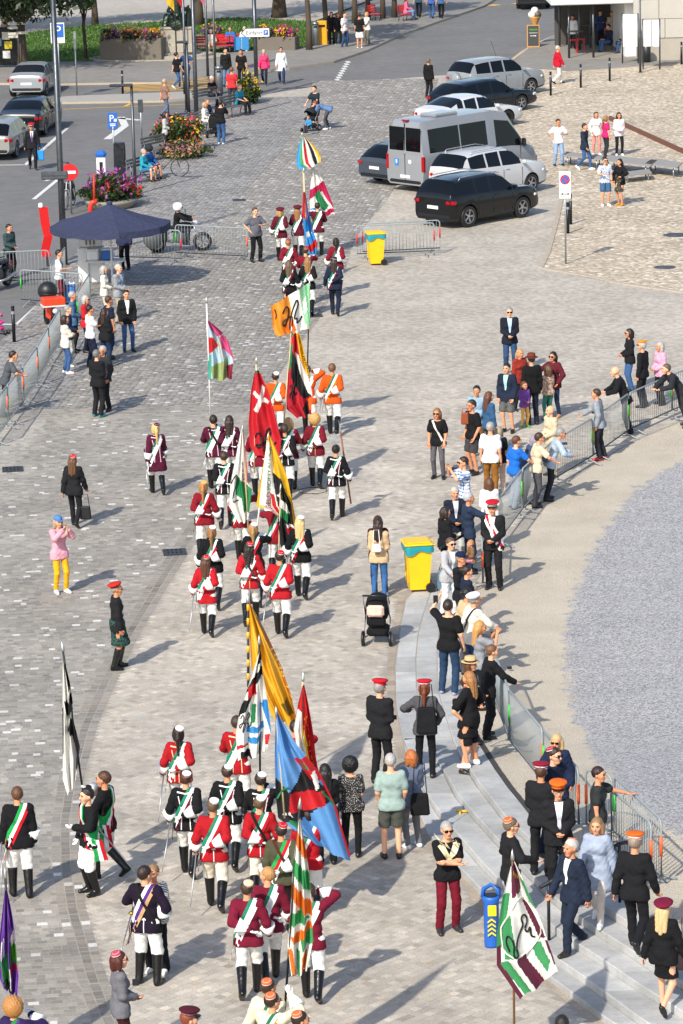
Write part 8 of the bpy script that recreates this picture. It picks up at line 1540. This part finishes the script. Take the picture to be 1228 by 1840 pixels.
for s in (-1, 1):
    o = MB().box((0, 0, .58), (.62, .03, 1.1), bev=.01).build('frame', WD, t, loc=(0, s * .16, 0)); o.rotation_euler = (s * .13, 0, 0); MB().box((0, s * .02, .6), (.53, .012, .98)).build('blackboard', mt('26292a', 'plain'), o)
    if s < 0: MB().tube([(-.2 + .025 * k, -.03, .9 + .05 * math.sin(k * 1.9)) for k in range(17)], .012, 5).build('chalk_script', mt('5fae3c', 'plain'), o); MB().tube([(-.2 + .02 * k, -.03, .74 + .02 * math.sin(k * 2.3)) for k in range(21)], .009, 5).build('chalk_line', SWH, o); MB().box((-.03, -.03, .6), (.24, .01, .02)).prism([(.08, .57), (.16, .6), (.08, .63)], -.035, -.025, 'y').build('chalk_arrow', SWH, o)
t = thing('ice_cream_model', 'big model ice cream cone standing behind the sandwich board', 'model', GS(963, 83) + np.array([0, .5, 0])); MB().lathe([(.05, 0), (.06, .9), (.26, 1.35), (.27, 1.4)], 14).build('cone', mt('b8884a', 'plain'), t, True)
for x, z, c in ((-.14, 1.5, 'e8e4dc'), (.14, 1.5, '5a4a42'), (0, 1.7, 'e8e4dc')): MB().ell((x, 0, z), (.19, .19, .18), 12, 7).build('scoop', mt(c, 'plain'), t, True)
for x, y, lab in ((1036, 96, 'high round bar table at the cafe front'), (1060, 84, 'high round bar table further in')): t = thing('bar_table', lab, 'table', GS(x, y)); MB().lathe([(.35, 1.05), (.35, 1.08)], 20).build('table_top', mt('5a5450', 'plain'), t); MB().tube([(0, 0, .03), (0, 0, 1.05)], .03, 8).build('post', GREYP, t); MB().lathe([(.25, 0.0), (.25, .03)], 16).build('base', GREYP, t)
for i, (x, y, c) in enumerate(((1030, 99, 'c02420'), (1044, 97, 'c02420'), (1057, 90, '3a3c40'), (1094, 92, '6a4426'))):
    t = thing('bar_stool', ['red bar stool left of the front table', 'red bar stool right of the front table', 'dark bar stool at the inner table', 'brown wooden chair of the seated man'][i], 'stool', GS(x, y)); hh = .72 if i < 3 else .45; MB().box((0, 0, hh), (.36, .36, .05), bev=.02).build('seat', mt(c, 'plain'), t)
    for a in (-1, 1):
        for b_ in (-1, 1): MB().tube([(a * .18, b_ * .18, 0), (a * .14, b_ * .14, hh)], .014, 5).build('leg', mt(c, 'plain') if i != 2 else GREYP, t)
person(1030, 90, 'person in white top and face mask at the cafe front', 'stand', 200, tc='d8d8dc', bc='2a2c30', hc='241811', h=1.72); person(1079, 84, 'man in blue shirt carrying a tray in the cafe', 'hold', 150, tc='3a4a7a', bc='222430', hc='2a1c14', h=1.8); person(1090, 82, 'small girl in pink top in the cafe', 'stand', 190, tc='d87a8a', bc='c85a7a', kid=True, hc='8a6238', f=1, h=1.15); person(1100, 84, 'person in pale top further back in the cafe', 'stand', 170, tc='b8a898', bc='3a3a40', hc='4a3526', h=1.74)
person(1096, 93, 'man in navy shirt and jeans seated with his back turned in the cafe', 'sit', 250, tc='1c2438', bc=J2, hc='2a1c14', z=.06, h=1.78); person(1126, 95, 'person in dark jacket and blue jeans seated at the cafe wall', 'sit', 260, tc='2a2c30', bc=J1, hc='3a2a1e', z=.06, h=1.75); person(1050, 80, 'man in black at the inner bar table', 'stand', 120, tc='17171a', bc='1c1c22', hc='191411', h=1.78)
# top left: notice case and finger signs
t = thing('notice_case', 'dark notice case with posters under the left tree', 'notice board', GS(10, 124)); MB().box((0, 0, 1.1), (1.3, .2, 1.8), bev=.03).build('case', mt('2c2e30', 'metal'), t)
for x, z, c in ((.1, 1.6, 'c8c4b8'), (.2, 1.15, 'd8c030'), (.1, .7, 'c8c8c8'), (-.3, 1.3, '6a8ab0')): MB().box((x, -.105, z), (.36, .012, .36)).build('poster', mt(c, 'plain'), t)
p = GS(36, 132); t = thing('finger_post', 'direction post with white finger signs at the top left', 'sign', p); hz = AT(36, 38, p[1])[2]; MB().tube([(0, 0, 0), (0, 0, hz)], .035, 8).build('pole', GREYP, t, True)
for k, (s, dz) in enumerate(((1, .1), (-1, .1), (-1, .3), (1, .55), (-1, .58), (-1, .72))): z = hz - dz; MB().prism([(0, z - .06), (s * .42, z - .06), (s * .5, z), (s * .42, z + .06), (0, z + .06)], -.06 - .003 * k, -.04 - .003 * k, 'y').build('finger', mt('b8b4a8', 'plain'), t)
t, zc, o = signpost(139, 173, 56, 'thin pole with a narrow grey panel on the traffic island', LTP, .12, .8, 72); t, zc, o = signpost(256, 272, 178, 'thin pole with two small grey signal boxes by the crossing road', GREYP, .2, .5, 190)
t = thing('sign_box', 'grey illuminated sign box on the lamp post, seen from its side', 'sign', AT(100, 314, GS(116, 476)[1])); MB().box((-.02, -.12, 0), (.85, .2, .26), bev=.03).build('box', mt('6a7074', 'metal'), t); MB().box((-.02, -.225, 0), (.8, .012, .04)).build('slot', mt('3a3e40', 'plain'), t)
